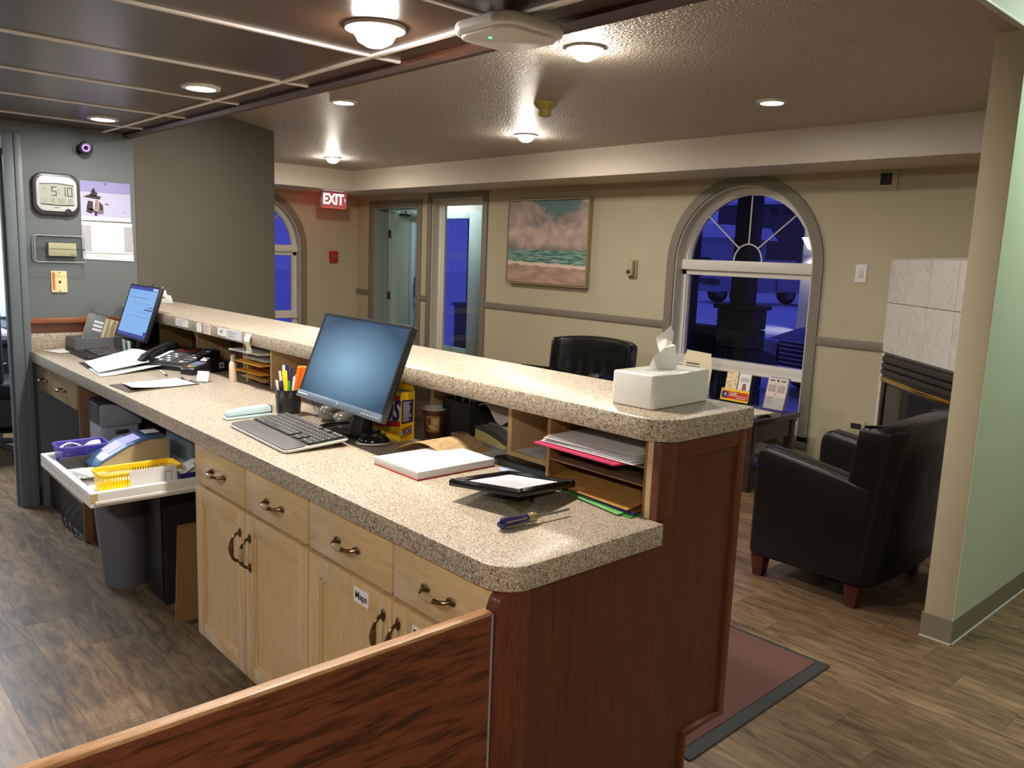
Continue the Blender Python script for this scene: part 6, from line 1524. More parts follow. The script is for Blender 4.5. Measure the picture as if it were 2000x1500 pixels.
pt_ = thing('painting', 'framed seascape painting with pink clouds above green surf', 'painting', (-5.75, WY, 1.65))
FY = WY - 0.055
px0, px1, pz0, pz1 = -6.285, -5.170, 1.235, 2.062
M_fr = mat('pale_gold_frame', srgb(150, 138, 100), 0.4)
e = 0.012
for q in ((px0, px1, pz0, pz0 + e), (px0, px1, pz1 - e, pz1), (px0, px0 + e, pz0 + e, pz1 - e), (px1 - e, px1, pz0 + e, pz1 - e)):
    mb = MB(); mb.box(q[0], q[1], FY, WY - 0.002, q[2], q[3], 0.001, 1); part('frame_bar', mb, M_fr, pt_)
mb = MB(); mb.box(px0 + e, px1 - e, WY - 0.03, WY - 0.004, pz0 + e, pz1 - e); part('backing', mb, M_blackm, pt_)
def seascape():
    m = bpy.data.materials.new('seascape'); m.use_nodes = True
    nt = m.node_tree; b = nt.nodes['Principled BSDF']; L = nt.links.new
    tc = nt.nodes.new('ShaderNodeTexCoord'); sp = nt.nodes.new('ShaderNodeSeparateXYZ')
    L(tc.outputs['Generated'], sp.inputs[0])
    def noise(scale, det=5, loc=(0, 0, 0), sc=(1, 1, 1), dist=0.4):
        mp = nt.nodes.new('ShaderNodeMapping'); mp.inputs['Location'].default_value = loc; mp.inputs['Scale'].default_value = sc
        n = nt.nodes.new('ShaderNodeTexNoise'); n.inputs['Scale'].default_value = scale; n.inputs['Detail'].default_value = det; n.inputs['Distortion'].default_value = dist
        L(tc.outputs['Generated'], mp.inputs[0]); L(mp.outputs[0], n.inputs['Vector']); return n.outputs['Fac']
    def mth(op, a, b2=None, c=None):
        n = nt.nodes.new('ShaderNodeMath'); n.operation = op
        for i, v in enumerate((a, b2, c)):
            if v is None: continue
            if isinstance(v, (int, float)): n.inputs[i].default_value = v
            else: L(v, n.inputs[i])
        return n.outputs[0]
    def mixc(f, a, b2):
        n = nt.nodes.new('ShaderNodeMix'); n.data_type = 'RGBA'
        L(f, n.inputs[0])
        for i, v in ((6, a), (7, b2)):
            if isinstance(v, tuple): n.inputs[i].default_value = v
            else: L(v, n.inputs[i])
        return n.outputs[2]
    def step(v, lo, hi):
        n = nt.nodes.new('ShaderNodeMapRange'); n.interpolation_type = 'SMOOTHSTEP'
        n.inputs['From Min'].default_value = lo; n.inputs['From Max'].default_value = hi
        L(v, n.inputs['Value']); return n.outputs[0]
    X, Zv = sp.outputs['X'], sp.outputs['Z']
    cl1 = noise(3.2, 6, (1.2, 0, 0.4), (1, 1, 1.2), 0.8); cl2 = noise(6, 6, (4, 0, 2))
    rp = ramp(nt, [(0.30, srgb(112, 112, 112)), (0.45, srgb(164, 146, 142)), (0.58, srgb(200, 176, 166)), (0.75, srgb(218, 198, 184))])
    L(mth('ADD', mth('MULTIPLY', cl1, 0.6), mth('MULTIPLY', cl2, 0.4)), rp.inputs[0])
    sky = rp.outputs[0]
    gap = mth('ADD', mth('ADD', mth('MULTIPLY', cl2, 0.45), mth('MULTIPLY', Zv, 1.0)), mth('MULTIPLY', mth('ABSOLUTE', mth('SUBTRACT', X, 0.62)), -0.75))
    sky = mixc(step(gap, 0.92, 1.06), sky, srgb(92, 124, 122))
    sky = mixc(step(mth('ADD', Zv, mth('MULTIPLY', cl2, 0.12)), 0.56, 0.42), sky, srgb(112, 114, 106))
    wv = noise(7, 5, (0, 0, 7), (1, 1, 9), 1.0)
    sr_ = ramp(nt, [(0.32, srgb(34, 82, 80)), (0.48, srgb(70, 130, 118)), (0.58, srgb(150, 172, 160)), (0.75, srgb(196, 190, 176))])
    L(wv, sr_.inputs[0])
    sand = ramp(nt, [(0.3, srgb(150, 122, 108)), (0.6, srgb(190, 158, 142)), (0.8, srgb(172, 150, 146))])
    L(noise(4, 4, (3, 0, 1), (1, 1, 3)), sand.inputs[0])
    foam = noise(14, 6, (0, 0, 5), (1, 1, 2))
    edge = mth('ADD', Zv, mth('ADD', mth('MULTIPLY', foam, 0.07), mth('MULTIPLY', X, 0.03)))
    c = mixc(step(edge, 0.255, 0.265), sand.outputs[0], srgb(226, 206, 188))
    c = mixc(step(edge, 0.29, 0.305), c, sr_.outputs[0])
    c = mixc(step(Zv, 0.405, 0.412), c, sky)
    L(c, b.inputs['Base Color']); b.inputs['Roughness'].default_value = 0.6
    return m
mb = MB(); mb.box(px0 + e + 0.005, px1 - e - 0.005, FY + 0.006, WY - 0.03, pz0 + e + 0.005, pz1 - e - 0.005); part('canvas', mb, seascape(), pt_, smooth=0)

ts = thing('wall_thermostat', 'small beige thermostat on the wall between painting and arched window', 'thermostat', (-4.66, WY, 1.44))
mb = MB(); mb.box(-4.70, -4.608, WY - 0.012, WY - 0.001, 1.352, 1.515, 0.003); part('back_plate', mb, M_fr, ts)
mb = MB(); mb.box(-4.692, -4.63, WY - 0.055, WY - 0.012, 1.375, 1.505, 0.005); part('case', mb, mat('beige_case', srgb(176, 166, 140), 0.45), ts)
mb = MB(); mb.box(-4.690, -4.648, WY - 0.056, WY - 0.0549, 1.392, 1.425); part('window', mb, M_dgrey, ts)
sw = thing('light_switch', 'white rocker light switch beside the arched window', 'switch', (-2.617, WY, 1.478))
mb = MB(); mb.prism(rrect(-2.656, -2.578, 1.416, 1.541, 0.005, 3), WY - 0.007, WY - 0.001, axis='y', bev=0.002); part('plate', mb, M_white, sw)
mb = MB(); mb.box(-2.634, -2.600, WY - 0.010, WY - 0.007, 1.446, 1.512, 0.002); part('rocker', mb, mat('white_rocker', (0.62, 0.61, 0.60, 1), 0.35), sw)
vt = thing('wall_vent', 'square beige vent with a dark grille high on the window wall', 'vent', (-2.495, WY, 2.118))
mb = MB(); mb.prism(rrect(-2.562, -2.430, 2.040, 2.168, 0.004, 2), WY - 0.010, WY - 0.001, axis='y', bev=0.003); part('plate', mb, M_wall, vt)
mb = MB(); mb.box(-2.548, -2.470, WY - 0.0108, WY - 0.0095, 2.078, 2.156); part('dark_opening', mb, M_blackm, vt)
for k in range(5):
    mb = MB(); mb.box(-2.5415 + 0.0145 * k, -2.5385 + 0.0145 * k, WY - 0.0125, WY - 0.0108, 2.078, 2.156); part('slat', mb, mat('dark_slat', srgb(70, 62, 50), 0.5), vt)
ot = thing('wall_outlet', 'low beige wall outlet behind the black armchair', 'outlet', (-2.54, WY, 0.42))
mb = MB(); mb.prism(rrect(-2.60, -2.475, 0.34, 0.445, 0.004, 2), WY - 0.008, WY - 0.001, axis='y', bev=0.002); part('plate', mb, mat('beige_plastic2', srgb(176, 166, 134), 0.45), ot)
mb = MB(); mb.box(-2.575, -2.50, WY - 0.0095, WY - 0.008, 0.385, 0.425, 0.001, 1); part('socket', mb, M_blackm, ot)

# ---- corner fireplace
FA = Vector((-2.405, 5.655)); FD = Vector((1, -1)).normalized(); FN = Vector((-1, -1)).normalized()
FM = Matrix(((FD.x, -FN.x, 0, FA.x), (FD.y, -FN.y, 0, FA.y), (0, 0, 1, 0), (0, 0, 0, 1)))  # local x along the face, -y out of it
fpz = thing('fireplace', 'corner fireplace faced with white marble tiles and a brass trimmed black firebox', 'fireplace', (-1.85, 5.1, 0))
mb = MB(); mb.prism([(-2.400, 5.650), (-1.199, 4.449), (-1.199, 5.650)], 0.0, 1.583); part('body', mb, M_wall, fpz)
M_tile = marble_tile('marble_tile'); M_grout = mat('grout', srgb(110, 104, 98), 0.8)
mb = MB(FM); mb.box(0.0, 1.698, -0.005, -0.001, 0.0, 1.583); part('grout_bed', mb, M_grout, fpz)
xs_ = [0.0, 0.258, 0.603, 0.948, 1.293, 1.638, 1.698]
g = 0.002
for (z0, z1) in ((1.291, 1.583), (0.954, 1.291)):
    for a, b in zip(xs_, xs_[1:]):
        mb = MB(FM); mb.box(a + g, b - g, -0.012, -0.005, z0 + g, z1 - g, 0.0012, 1); part('tile', mb, M_tile, fpz)
for a, b in ((0.0, 0.06), (1.40, 1.698)):
    for z0, z1 in ((0.66, 0.950), (0.33, 0.66), (0.0, 0.33)):
        mb = MB(FM); mb.box(a + g, b - g, -0.012, -0.005, z0 + g, z1 - g, 0.0012, 1); part('tile', mb, M_tile, fpz)
mb = MB(FM); mb.box(0.06, 1.40, -0.012, -0.005, 0.002, 0.10); part('tile', mb, M_tile, fpz)
mb = MB(); mb.prism([(-2.41, 5.654), (-2.392, 5.64), (-1.199, 4.43), (-1.199, 4.46)], 1.583, 1.592); part('top_ledge', mb, M_jamb, fpz)
fb = MB(FM); fb.box(0.066, 1.395, -0.020, -0.006, 0.10, 0.945, 0.002); part('firebox_face', fb, M_black, fpz)
for k in range(3):
    mb = MB(FM); z = 0.925 - 0.042 * k
    mb.prism([(-0.022, z - 0.034), (-0.040, z - 0.026), (-0.040, z + 0.004), (-0.022, z + 0.008)], 0.085, 1.38, axis='x', bev=0.002); part('louver', mb, M_dgrey if 0 else mat('charcoal_metal', srgb(44, 40, 36), 0.45), fpz)
mb = MB(FM); mb.box(0.085, 1.38, -0.036, -0.020, 0.762, 0.794, 0.004); part('brass_trim', mb, mat('polished_brass', srgb(206, 168, 84), 0.18, metal=1.0), fpz)
mb = MB(FM); mb.box(0.16, 1.30, -0.0215, -0.0202, 0.22, 0.745); part('firebox_glass', mb, mat('smoked_glass', (0.02, 0.02, 0.02, 1), 0.06, spec=0.9), fpz)
mb = MB(FM); mb.box(0.11, 0.15, -0.032, -0.020, 0.20, 0.755, 0.005); part('side_trim', mb, mat('dark_bronze', srgb(60, 54, 44), 0.25, metal=0.7), fpz)
mb = MB(FM); mb.box(1.31, 1.35, -0.032, -0.020, 0.20, 0.755, 0.005); part('side_trim', mb, _mats['dark_bronze'], fpz)

# ================================================================ LOBBY FURNITURE
M_leg = wood('mahogany_leg', srgb(52, 18, 10), srgb(84, 32, 18), (10, 10, 2), 5, 0.3)
def armchair(label, loc, rz):
    t = thing('armchair', label, 'armchair', loc, rz, group='black leather armchairs')
    W = 0.375
    arm = [(-0.315, 0.105), (-0.318, 0.59), (-0.305, 0.635), (-0.27, 0.655), (0.06, 0.605), (0.19, 0.580), (0.275, 0.575), (0.24, 0.105)]
    for s in (-1, 1):
        mb = MB(); a, b = sorted((s * W, s * (W - 0.115))); mb.prism(arm, a, b, axis='x', bev=0.026, seg=3); part('arm', mb, M_leather, t, local=True, smooth=60)
    mb = MB()
    nu, nv = 42, 10
    # barrel back: outer and inner skins of one closed slab
    def outer(u, v):
        a = (u - 0.5) * 2
        x = a * W; z = 0.105 + v * 0.735 + 0.03 * v * (1 - a * a)
        y = 0.275 + 0.075 * v + 0.03 * (1 - abs(a) ** 3) - 0.05 * max(0, abs(a) - 0.85) / 0.15
        return Vector((x, y, z))
    tb_ = bmesh.new()
    O, I = [], []
    for i in range(nu + 1):
        ro, ri = [], []
        for j in range(nv + 1):
            u, v = i / nu, j / nv; p = outer(u, v)
            a = (u - 0.5) * 2
            th = 0.13 + 0.03 * abs(a) ** 4 - 0.015 * v + (0.010 * math.cos(13 * PI * u) * math.sin(PI * min(1, v * 1.25)) if abs(a) < 0.8 else 0)
            q = Vector((p.x * (0.98), p.y - th, p.z - 0.0))
            if abs(a) > 0.99: q.x = p.x * 0.985
            ro.append(tb_.verts.new(p)); ri.append(tb_.verts.new(q))
        O.append(ro); I.append(ri)
    for i in range(nu):
        for j in range(nv):
            tb_.faces.new((O[i][j], O[i + 1][j], O[i + 1][j + 1], O[i][j + 1])); tb_.faces.new((I[i][j], I[i][j + 1], I[i + 1][j + 1], I[i + 1][j]))
        tb_.faces.new((O[i][nv], O[i + 1][nv], I[i + 1][nv], I[i][nv])); tb_.faces.new((O[i][0], I[i][0], I[i + 1][0], O[i + 1][0]))
    for i in (0, nu):
        for j in range(nv): tb_.faces.new((O[i][j], O[i][j + 1], I[i][j + 1], I[i][j]))
    bmesh.ops.recalc_face_normals(tb_, faces=tb_.faces[:])
    es = [e for e in tb_.edges if e.calc_face_angle(0) > 0.9]
    bmesh.ops.bevel(tb_, geom=es, offset=0.034, segments=4, profile=0.5, affect='EDGES')
    mb._add(tb_); part('backrest', mb, mat('creased_black_leather', (0.005, 0.005, 0.005, 1), 0.33, spec=0.3, bump=(7, 0.25, 0.02)), t, local=True, smooth=60)
    mb = MB(); mb.box(-W + 0.118, W - 0.118, -0.325, 0.14, 0.30, 0.455, 0.04, 4); part('seat_cushion', mb, M_leather, t, local=True, smooth=60)
    mb = MB(); mb.box(-W + 0.11, W - 0.11, -0.305, 0.24, 0.105, 0.30, 0.012); part('seat_base', mb, M_leather, t, local=True)
    for x in (-W + 0.05, W - 0.05):
        for y in (-0.27, 0.20):
            mb = MB(); mb.box(x - 0.036, x + 0.036, y - 0.036, y + 0.036, 0.0, 0.106, 0.003, taper=0.66); part('leg', mb, M_leg, t, local=True)
    for s in (-1, 1):
        mb = MB(); mb.tube([(s * (W - 0.010), -0.312, 0.60), (s * (W - 0.012), -0.27, 0.650), (s * (W - 0.012), 0.06, 0.602), (s * (W - 0.012), 0.17, 0.578)], 0.004, 6); part('piping', mb, M_leather, t, local=True)
    return t
ac = armchair('black leather armchair seen from its side by the stub wall, facing away from it', (-1.715, 3.845, 0), -PI / 2)
dup(ac, (-4.45, 4.78, 0), 0.22, label='black leather armchair against the wall below the painting, seen over the raised shelf')

M_table = wood('dark_table_wood', srgb(40, 26, 20), srgb(66, 46, 36), (1.5, 12, 12), 5, 0.3, coat=0.1)
et = thing('side_table', 'dark wooden square side table with brochures below the arched window', 'table', (-3.12, 5.02, 0))
tx0, tx1, ty0, ty1, tz = -3.95, -2.795, 4.72, 5.33, 0.49
mb = MB(); mb.box(tx0, tx1, ty0, ty1, tz - 0.035, tz, 0.005); part('table_top', mb, M_table, et)
for q in ((tx0 + 0.05, tx1 - 0.05, ty0 + 0.03, ty0 + 0.05), (tx0 + 0.05, tx1 - 0.05, ty1 - 0.05, ty1 - 0.03), (tx0 + 0.03, tx0 + 0.05, ty0 + 0.05, ty1 - 0.05), (tx1 - 0.05, tx1 - 0.03, ty0 + 0.05, ty1 - 0.05)):
    mb = MB(); mb.box(q[0], q[1], q[2], q[3], tz - 0.16, tz - 0.035, 0.002, 1); part('apron', mb, M_table, et)
for x in (tx0 + 0.02, tx1 - 0.075):
    for y in (ty0 + 0.02, ty1 - 0.075):
        mb = MB(); mb.box(x, x + 0.055, y, y + 0.055, 0, tz - 0.035, 0.003); part('leg', mb, M_table, et)
mb = MB(); mb.box(tx0 + 0.04, tx1 - 0.04, ty0 + 0.04, ty1 - 0.04, 0.12, 0.14, 0.003); part('lower_shelf', mb, M_table, et)

# things on the side table
TZ = tz + 0.0006
def rack(name, label, c, w, d, h, rz, lean):
    t = thing(name, label, 'holder', (c[0], c[1], TZ), rz)
    M = Matrix.Rotation(-lean, 4, 'X')
    mb = MB(M); mb.box(-w / 2, w / 2, 0.0, 0.003, 0.004, h, 0.0005, 1); mb.box(-w / 2, w / 2, -d, -d + 0.003, 0.004, h * 0.42, 0.0005, 1); mb.box(-w / 2, -w / 2 + 0.003, -d, 0, 0.004, h * 0.5); mb.box(w / 2 - 0.003, w / 2, -d, 0, 0.004, h * 0.5)
    part('acrylic', mb, M_clear, t, local=True)
    mb = MB(); mb.box(-w / 2, w / 2, -d, 0.10, 0.0, 0.004); mb.tube([(w / 2, 0.10, 0.003), (w / 2, h * math.sin(lean) * 0.8, h * 0.75)], 0.0018, 5); part('foot', mb, M_clear, t, local=True)
    return t, M
rk, RM = rack('brochure_rack', 'clear brochure rack with a red and yellow strip across its front', (-3.285, 5.27), 0.24, 0.035, 0.235, 0.0, 0.18)
mb = MB(RM); mb.box(-0.118, 0.118, -0.0362, -0.0352, 0.008, 0.095); sp_ = part('front_card', mb, M_yel, rk, local=True)
mb = MB(RM); mb.box(-0.108, 0.112, -0.0368, -0.0363, 0.022, 0.078, mi=0); mb.cyl((-0.082, -0.0371, 0.051), 0.028, 0.001, axis='y', mi=1, seg=20)
mb.box(-0.05, 0.105, -0.0372, -0.0369, 0.046, 0.050, mi=2)
mb.text('Cath', 0.030, (-0.012, -0.0374, 0.064), (1, 0, 0), (0, 0, 1), mi=2, bold=0.0006, shear=0.2)
mb.box(0.02, 0.095, -0.0372, -0.0369, 0.030, 0.035, mi=2)
mb.ell((-0.076, -0.038, 0.052), 0.010, 0.0006, 0.013, 10, mi=3)
part('front_print', mb, [mat('red_strip_print', srgb(206, 56, 36), 0.5), mat('globe_blue', srgb(40, 52, 120), 0.5), M_whp, mat('globe_pink', srgb(210, 170, 190), 0.5)], sp_, local=True, smooth=0)
def checker(name, a, b, sc):
    m = bpy.data.materials.new(name); m.use_nodes = True; nt = m.node_tree
    v = nt.nodes.new('ShaderNodeTexVoronoi'); v.inputs['Scale'].default_value = sc
    tc = nt.nodes.new('ShaderNodeTexCoord'); nt.links.new(tc.outputs['Object'], v.inputs['Vector'])
    r = ramp(nt, [(0.25, a), (0.5, b)]); nt.links.new(v.outputs['Distance'], r.inputs[0]); nt.links.new(r.outputs[0], nt.nodes['Principled BSDF'].inputs['Base Color'])
    return m
RW = WM[rk.name]
mb = MB(RW @ RM); mb.box(-0.100, -0.004, -0.024, -0.012, 0.006, 0.228, 0.001, 1); solo('brochure', mb, checker('waffle_print', srgb(206, 160, 80), srgb(236, 222, 190), 60), 'tan food patterned brochure in the left half of the clear rack', 'brochure')
bR = thing('brochure', 'white brochure with a reddish picture in the right half of the clear rack', 'brochure', (-3.2, 5.1, TZ))
mb = MB(RW @ RM); mb.box(0.006, 0.104, -0.024, -0.012, 0.006, 0.222, 0.001, 1); part('cover', mb, M_paper, bR)
mb = MB(RW @ RM); mb.prism([(0.040, 0.098), (0.078, 0.098), (0.072, 0.150), (0.046, 0.146)], -0.0245, -0.0241, axis='y'); mb.box(0.02, 0.09, -0.0245, -0.0241, 0.16, 0.19, mi=1); part('print', mb, [mat('reddish_print', srgb(150, 92, 80), 0.6), mat('pale_grey_print', srgb(190, 190, 192), 0.6)], bR, smooth=0)
r2, RM2 = rack('leaflet_stand', 'clear slanted stand holding a greyish leaflet at the table corner', (-2.955, 5.24), 0.185, 0.02, 0.22, 0.0, 0.24)
mb = MB(WM[r2.name] @ RM2); mb.box(-0.082, 0.074, -0.014, -0.008, 0.006, 0.232, 0.0008, 1)
lf = thing('leaflet', 'greyish white printed leaflet in the slanted clear stand', 'leaflet', (-2.93, 5.2, TZ)); part('sheet', mb, mat('leaflet_paper', srgb(214, 200, 192), 0.7), lf)
mb = MB(WM[r2.name] @ RM2); mb.box(-0.065, -0.028, -0.0145, -0.0141, 0.207, 0.216); mb.box(0.020, 0.057, -0.0145, -0.0141, 0.207, 0.216); mb.cyl((-0.004, -0.0145, 0.212), 0.009, 0.0006, axis='y', seg=14)
part('heading_print', mb, M_dgrey, lf, smooth=0)
mb = MB(WM[r2.name] @ RM2); mb.box(-0.07, -0.01, -0.0145, -0.0141, 0.13, 0.18); mb.box(0.002, 0.060, -0.0145, -0.0141, 0.125, 0.18); mb.cyl((-0.008, -0.0147, 0.112), 0.008, 0.0006, axis='y', seg=14)
for k in range(4): mb.box(-0.07, -0.02, -0.0145, -0.0141, 0.05 + 0.014 * k, 0.054 + 0.014 * k)
part('body_print', mb, mat('faded_print', srgb(176, 160, 156), 0.7), lf, smooth=0)
mb = MB(WM[r2.name] @ RM2); mb.box(-0.072, 0.084, -0.007, -0.004, 0.006, 0.238); solo('leaflet', mb, mat('violet_leaflet', srgb(84, 76, 140), 0.6), 'violet leaflet just showing behind the greyish one', 'leaflet')
# newspaper stand with papers
nsd, NM = rack('newspaper_stand', 'clear stand holding upright newspapers behind the tissue box', (-3.60, 5.23), 0.31, 0.05, 0.30, 0.0, 0.18)
NW = WM[nsd.name] @ NM @ Matrix.Translation((-0.03, 0, 0))
for k in range(3):
    n_ = thing('newspaper', ['front folded newspaper in the clear stand behind the tissue box', 'middle newspaper in the clear stand behind the tissue box', 'rear newspaper sticking up bright behind the tissue box'][k], 'newspaper', (-3.45, 5.1, TZ), group='newspapers in the clear stand')
    mb = MB(NW); y = -0.034 + 0.010 * k
    mb.prism([(-0.14, 0.006), (0.14, 0.006), (0.135 - 0.02 * k, 0.27 + 0.035 * k), (-0.13, 0.29 + 0.03 * k)], y, y + 0.006, axis='y', bev=0.0008, seg=1); part('sheets', mb, mat('newsprint_pale', srgb(226, 214, 184), 0.8), n_)
    mb = MB(NW)
    line_rows(mb, (0.0, y - 0.0002, 0.235 + 0.02 * k), (1, 0, 0), (0, 0, 1), 0.20, 0.05, 2, tk=0.5, seed=k)
    if k == 0:
        line_rows(mb, (-0.06, y - 0.0002, 0.12), (1, 0, 0), (0, 0, 1), 0.11, 0.15, 14, tk=0.4, seed=5); line_rows(mb, (0.065, y - 0.0002, 0.12), (1, 0, 0), (0, 0, 1), 0.10, 0.15, 14, tk=0.4, seed=6)
    part('print', mb, mat('news_print', (0.12, 0.11, 0.10, 1), 0.8), n_, smooth=0)
for k in range(3):
    mb = MB(Matrix.Translation((-3.04 + 0.012 * k, 4.93 + 0.008 * k, TZ + 0.008 * k)) @ Matrix.Rotation(0.12 - 0.14 * k, 4, 'Z')); mb.prism(rrect(-0.17, 0.17, -0.12, 0.12, 0.012, 3), 0, 0.0075, bev=0.0015, seg=1)
    solo('newspaper', mb, mat('newsprint_grey', srgb(206, 198, 186), 0.8, var=(40, 0.15)), ['bottom newspaper of the flat pile on the side table', 'middle newspaper of the flat pile on the side table', 'top newspaper of the flat pile on the side table'][k], 'newspaper', group='flat newspapers on the side table')

mt_ = thing('floor_mat', 'dark red floor mat with a black rubber border beside the desk', 'mat', (-1.9, 2.4, 0))
def quadprism(mb, pts, z0, z1): mb.prism(pts, z0, z1)
mq = [(-3.2, 1.96), (-1.285, 1.972), (-1.302, 2.897), (-3.2, 2.89)]
mb = MB(); mb.prism(mq, 0.0006, 0.006, bev=0.002, seg=1); part('rubber_border', mb, mat('black_rubber', srgb(36, 36, 34), 0.7), mt_)
mb = MB(); mb.prism([(-3.17, 2.01), (-1.335, 2.018), (-1.350, 2.872), (-3.17, 2.862)], 0.0055, 0.0085, bev=0.001, seg=1); part('carpet', mb, mat('dark_red_carpet', srgb(94, 60, 56), 0.95, bump=(900, 0.6, 0.003), var=(300, 0.15)), mt_)

# ================================================================ OFFICE THROUGH THE DOOR
M_cur = mat('white_curtain', (0.8, 0.8, 0.82, 1), 0.8)
cu_ = thing('curtain', 'bright white curtain seen through the office doorway', 'curtain', (-8.0, 1.2, 0.9))
mb = MB(); mb.sheet(lambda u, v: (-8.15 + 0.03 * math.sin(26 * u), 0.3 + 1.24 * u, 0.82 + 0.95 * v), 48, 4, 0.004); part('drape', mb, M_cur, cu_)
mb = MB(); mb.tube([(-8.12, 0.25, 1.79), (-8.12, 1.55, 1.79)], 0.012, 8); part('rod', mb, M_dgrey, cu_)
mb = MB(); mb.box(-8.19, -8.17, 0.3, 1.55, 2.02, 2.20); solo('window_panel', mb, emis('cold_window', (0.8, 0.88, 1.0, 1), 2.0), 'bright cold window strip high in the office beyond the doorway', 'window')
ds = thing('office_desk', 'black office desk edge in the room beyond the doorway', 'desk', (-7.4, 1.2, 0))
mb = MB(); mb.box(-8.1, -7.1, 0.2, 1.54, 0.70, 0.735, 0.004); part('desk_top', mb, M_black, ds)
mb = MB(); mb.box(-8.05, -7.15, 0.25, 1.52, 0.05, 0.70, 0.003); part('pedestal', mb, M_blackm, ds)
mb = MB(); mb.box(-7.149, -7.14, 0.9, 1.5, 0.40, 0.67, 0.002); dr = part('drawer', mb, M_black, ds)
mb = MB(); mb.tube([(-7.13, 1.15, 0.55), (-7.12, 1.17, 0.55), (-7.12, 1.27, 0.55), (-7.13, 1.29, 0.55)], 0.005, 6); part('handle', mb, M_chrome, dr)
pp = MB(); pp.box(-7.7, -7.3, 0.95, 1.35, 0.7352, 0.78, 0.004); solo('paper_stack', pp, M_paper, 'white paper stack on the black office desk', 'paper')
oc = thing('office_chair', 'black leather office chair in the room beyond the doorway', 'chair', (-6.45, 1.1, 0))
mb = MB(); mb.box(-6.75, -6.2, 0.80, 1.32, 0.42, 0.53, 0.04, 4); part('seat', mb, M_leather, oc, smooth=60)
mb = MB(); mb.box(-6.25, -6.14, 0.82, 1.10, 0.53, 1.05, 0.04, 4); part('backrest', mb, M_leather, oc, smooth=60)
mb = MB(); mb.box(-6.72, -6.28, 1.26, 1.31, 0.62, 0.66, 0.015); mb.box(-6.6, -6.5, 1.265, 1.30, 0.50, 0.63, 0.01); part('armrest', mb, M_dgrey, oc)
mb = MB(); mb.cyl((-6.47, 1.06, 0.25), 0.03, 0.36); part('column', mb, M_dgrey, oc)
for k in range(5):
    a = 2 * PI * k / 5 + 0.3; mb = MB(); mb.tube([(-6.47, 1.06, 0.10), (-6.47 + 0.3 * math.cos(a), 1.06 + 0.3 * math.sin(a), 0.075)], 0.02, 6); mb.cyl((-6.47 + 0.3 * math.cos(a), 1.06 + 0.3 * math.sin(a), 0.03), 0.03, 0.03, axis='x'); part('leg', mb, M_dgrey, oc)

# ================================================================ OUTSIDE
M_snow = mat('snow', (0.80, 0.82, 0.86, 1), 0.85, bump=(3, 0.5, 0.1))
mb = MB(); mb.sheet(lambda u, v: (-60 + 85 * u, 7.2 + 80 * v, -0.2 + 0.04 * math.sin(40 * u) * math.sin(33 * v)), 60, 60, 0.05)
solo('snowy_ground', mb, M_snow, 'snow covered parking lot outside the windows', 'ground', kind='structure')
mb = MB(); mb.box(-60, -9.45, -8, 7.15, -0.3, -0.2); solo('snowy_ground', mb, M_snow, 'snow covered ground beyond the exit wall', 'ground', kind='structure')
M_stone = mat('dark_stone', srgb(70, 66, 62), 0.85, bump=(14, 0.8, 0.02), var=(9, 0.3))
def pier(x, y, w, ztop, label, post=True, d=None):
    d = d or w
    t = thing('porch_pier', label, 'pier', (x, y, -0.2))
    for r in range(6):
        for c in range(2):
            z0 = -0.2 + (ztop + 0.15) * r / 6; z1 = -0.2 + (ztop + 0.15) * (r + 1) / 6
            xm = x - w / 2 + w * (0.4 if r % 2 else 0.6)
            a, b = (x - w / 2, xm) if c == 0 else (xm, x + w / 2)
            mb = MB(); mb.box(a + 0.004, b - 0.004, y - d / 2, y + d / 2, z0 + 0.004, z1 - 0.004, 0.01, 1); part('stone', mb, M_stone, t)
    mb = MB(); mb.box(x - w / 2 - 0.03, x + w / 2 + 0.03, y - d / 2 - 0.03, y + d / 2 + 0.03, ztop - 0.05, ztop, 0.008); part('cap', mb, M_stone, t)
    if post:
        mb = MB(); mb.box(x - 0.10, x + 0.10, y - 0.10, y + 0.10, ztop, 3.6, 0.008); part('post', mb, mat('dark_brown_post', srgb(62, 52, 44), 0.7), t)
    return t
pier(-4.79, 7.66, 0.43, 1.09, 'dark stone porch pier with a post in front of the arched window', d=0.30)
pier(-11.65, 9.6, 0.5, 0.62, 'dark stone porch pier seen through the vestibule sidelight')
mb = MB(); mb.box(-5.04, -4.90, 6.85, 7.0, -0.2, 3.6, 0.006); solo('porch_post', mb, mat('dark_brown_post2', srgb(50, 44, 40), 0.7), 'dark porch post at the left edge of the arched window', 'post')
mb = MB(); mb.box(-6.1, -5.25, 7.9, 8.2, -0.2, 0.80, 0.02); solo('porch_wall', mb, M_stone, 'low dark stone wall to the left of the porch pier', 'wall')
mb = MB(); mb.box(-9.2, 1.5, 5.84, 8.3, 3.5, 3.7); solo('porch_roof', mb, mat('porch_boards', srgb(60, 50, 44), 0.7), 'dark porch roof over the entrance', 'roof', kind='structure')

M_carb = mat('black_car_paint', (0.008, 0.009, 0.012, 1), 0.3, coat=0.2)
M_tire = mat('tire_rubber', (0.015, 0.015, 0.016, 1), 0.8)
M_rim = mat('wheel_rim', (0.25, 0.25, 0.27, 1), 0.35, metal=0.7)
M_cglass = mat('dark_car_glass', (0.02, 0.025, 0.04, 1), 0.08)
def wheel(t, x, y, z, r, w, M):
    mb = MB(M); mb.cyl((x, y, z), r, w, axis='x', seg=24, bev=0.02); wv = part('wheel', mb, M_tire, t)
    mb = MB(M); mb.cyl((x, y, z), r * 0.6, w + 0.01, axis='x', seg=20, bev=0.01); part('rim', mb, M_rim, wv)
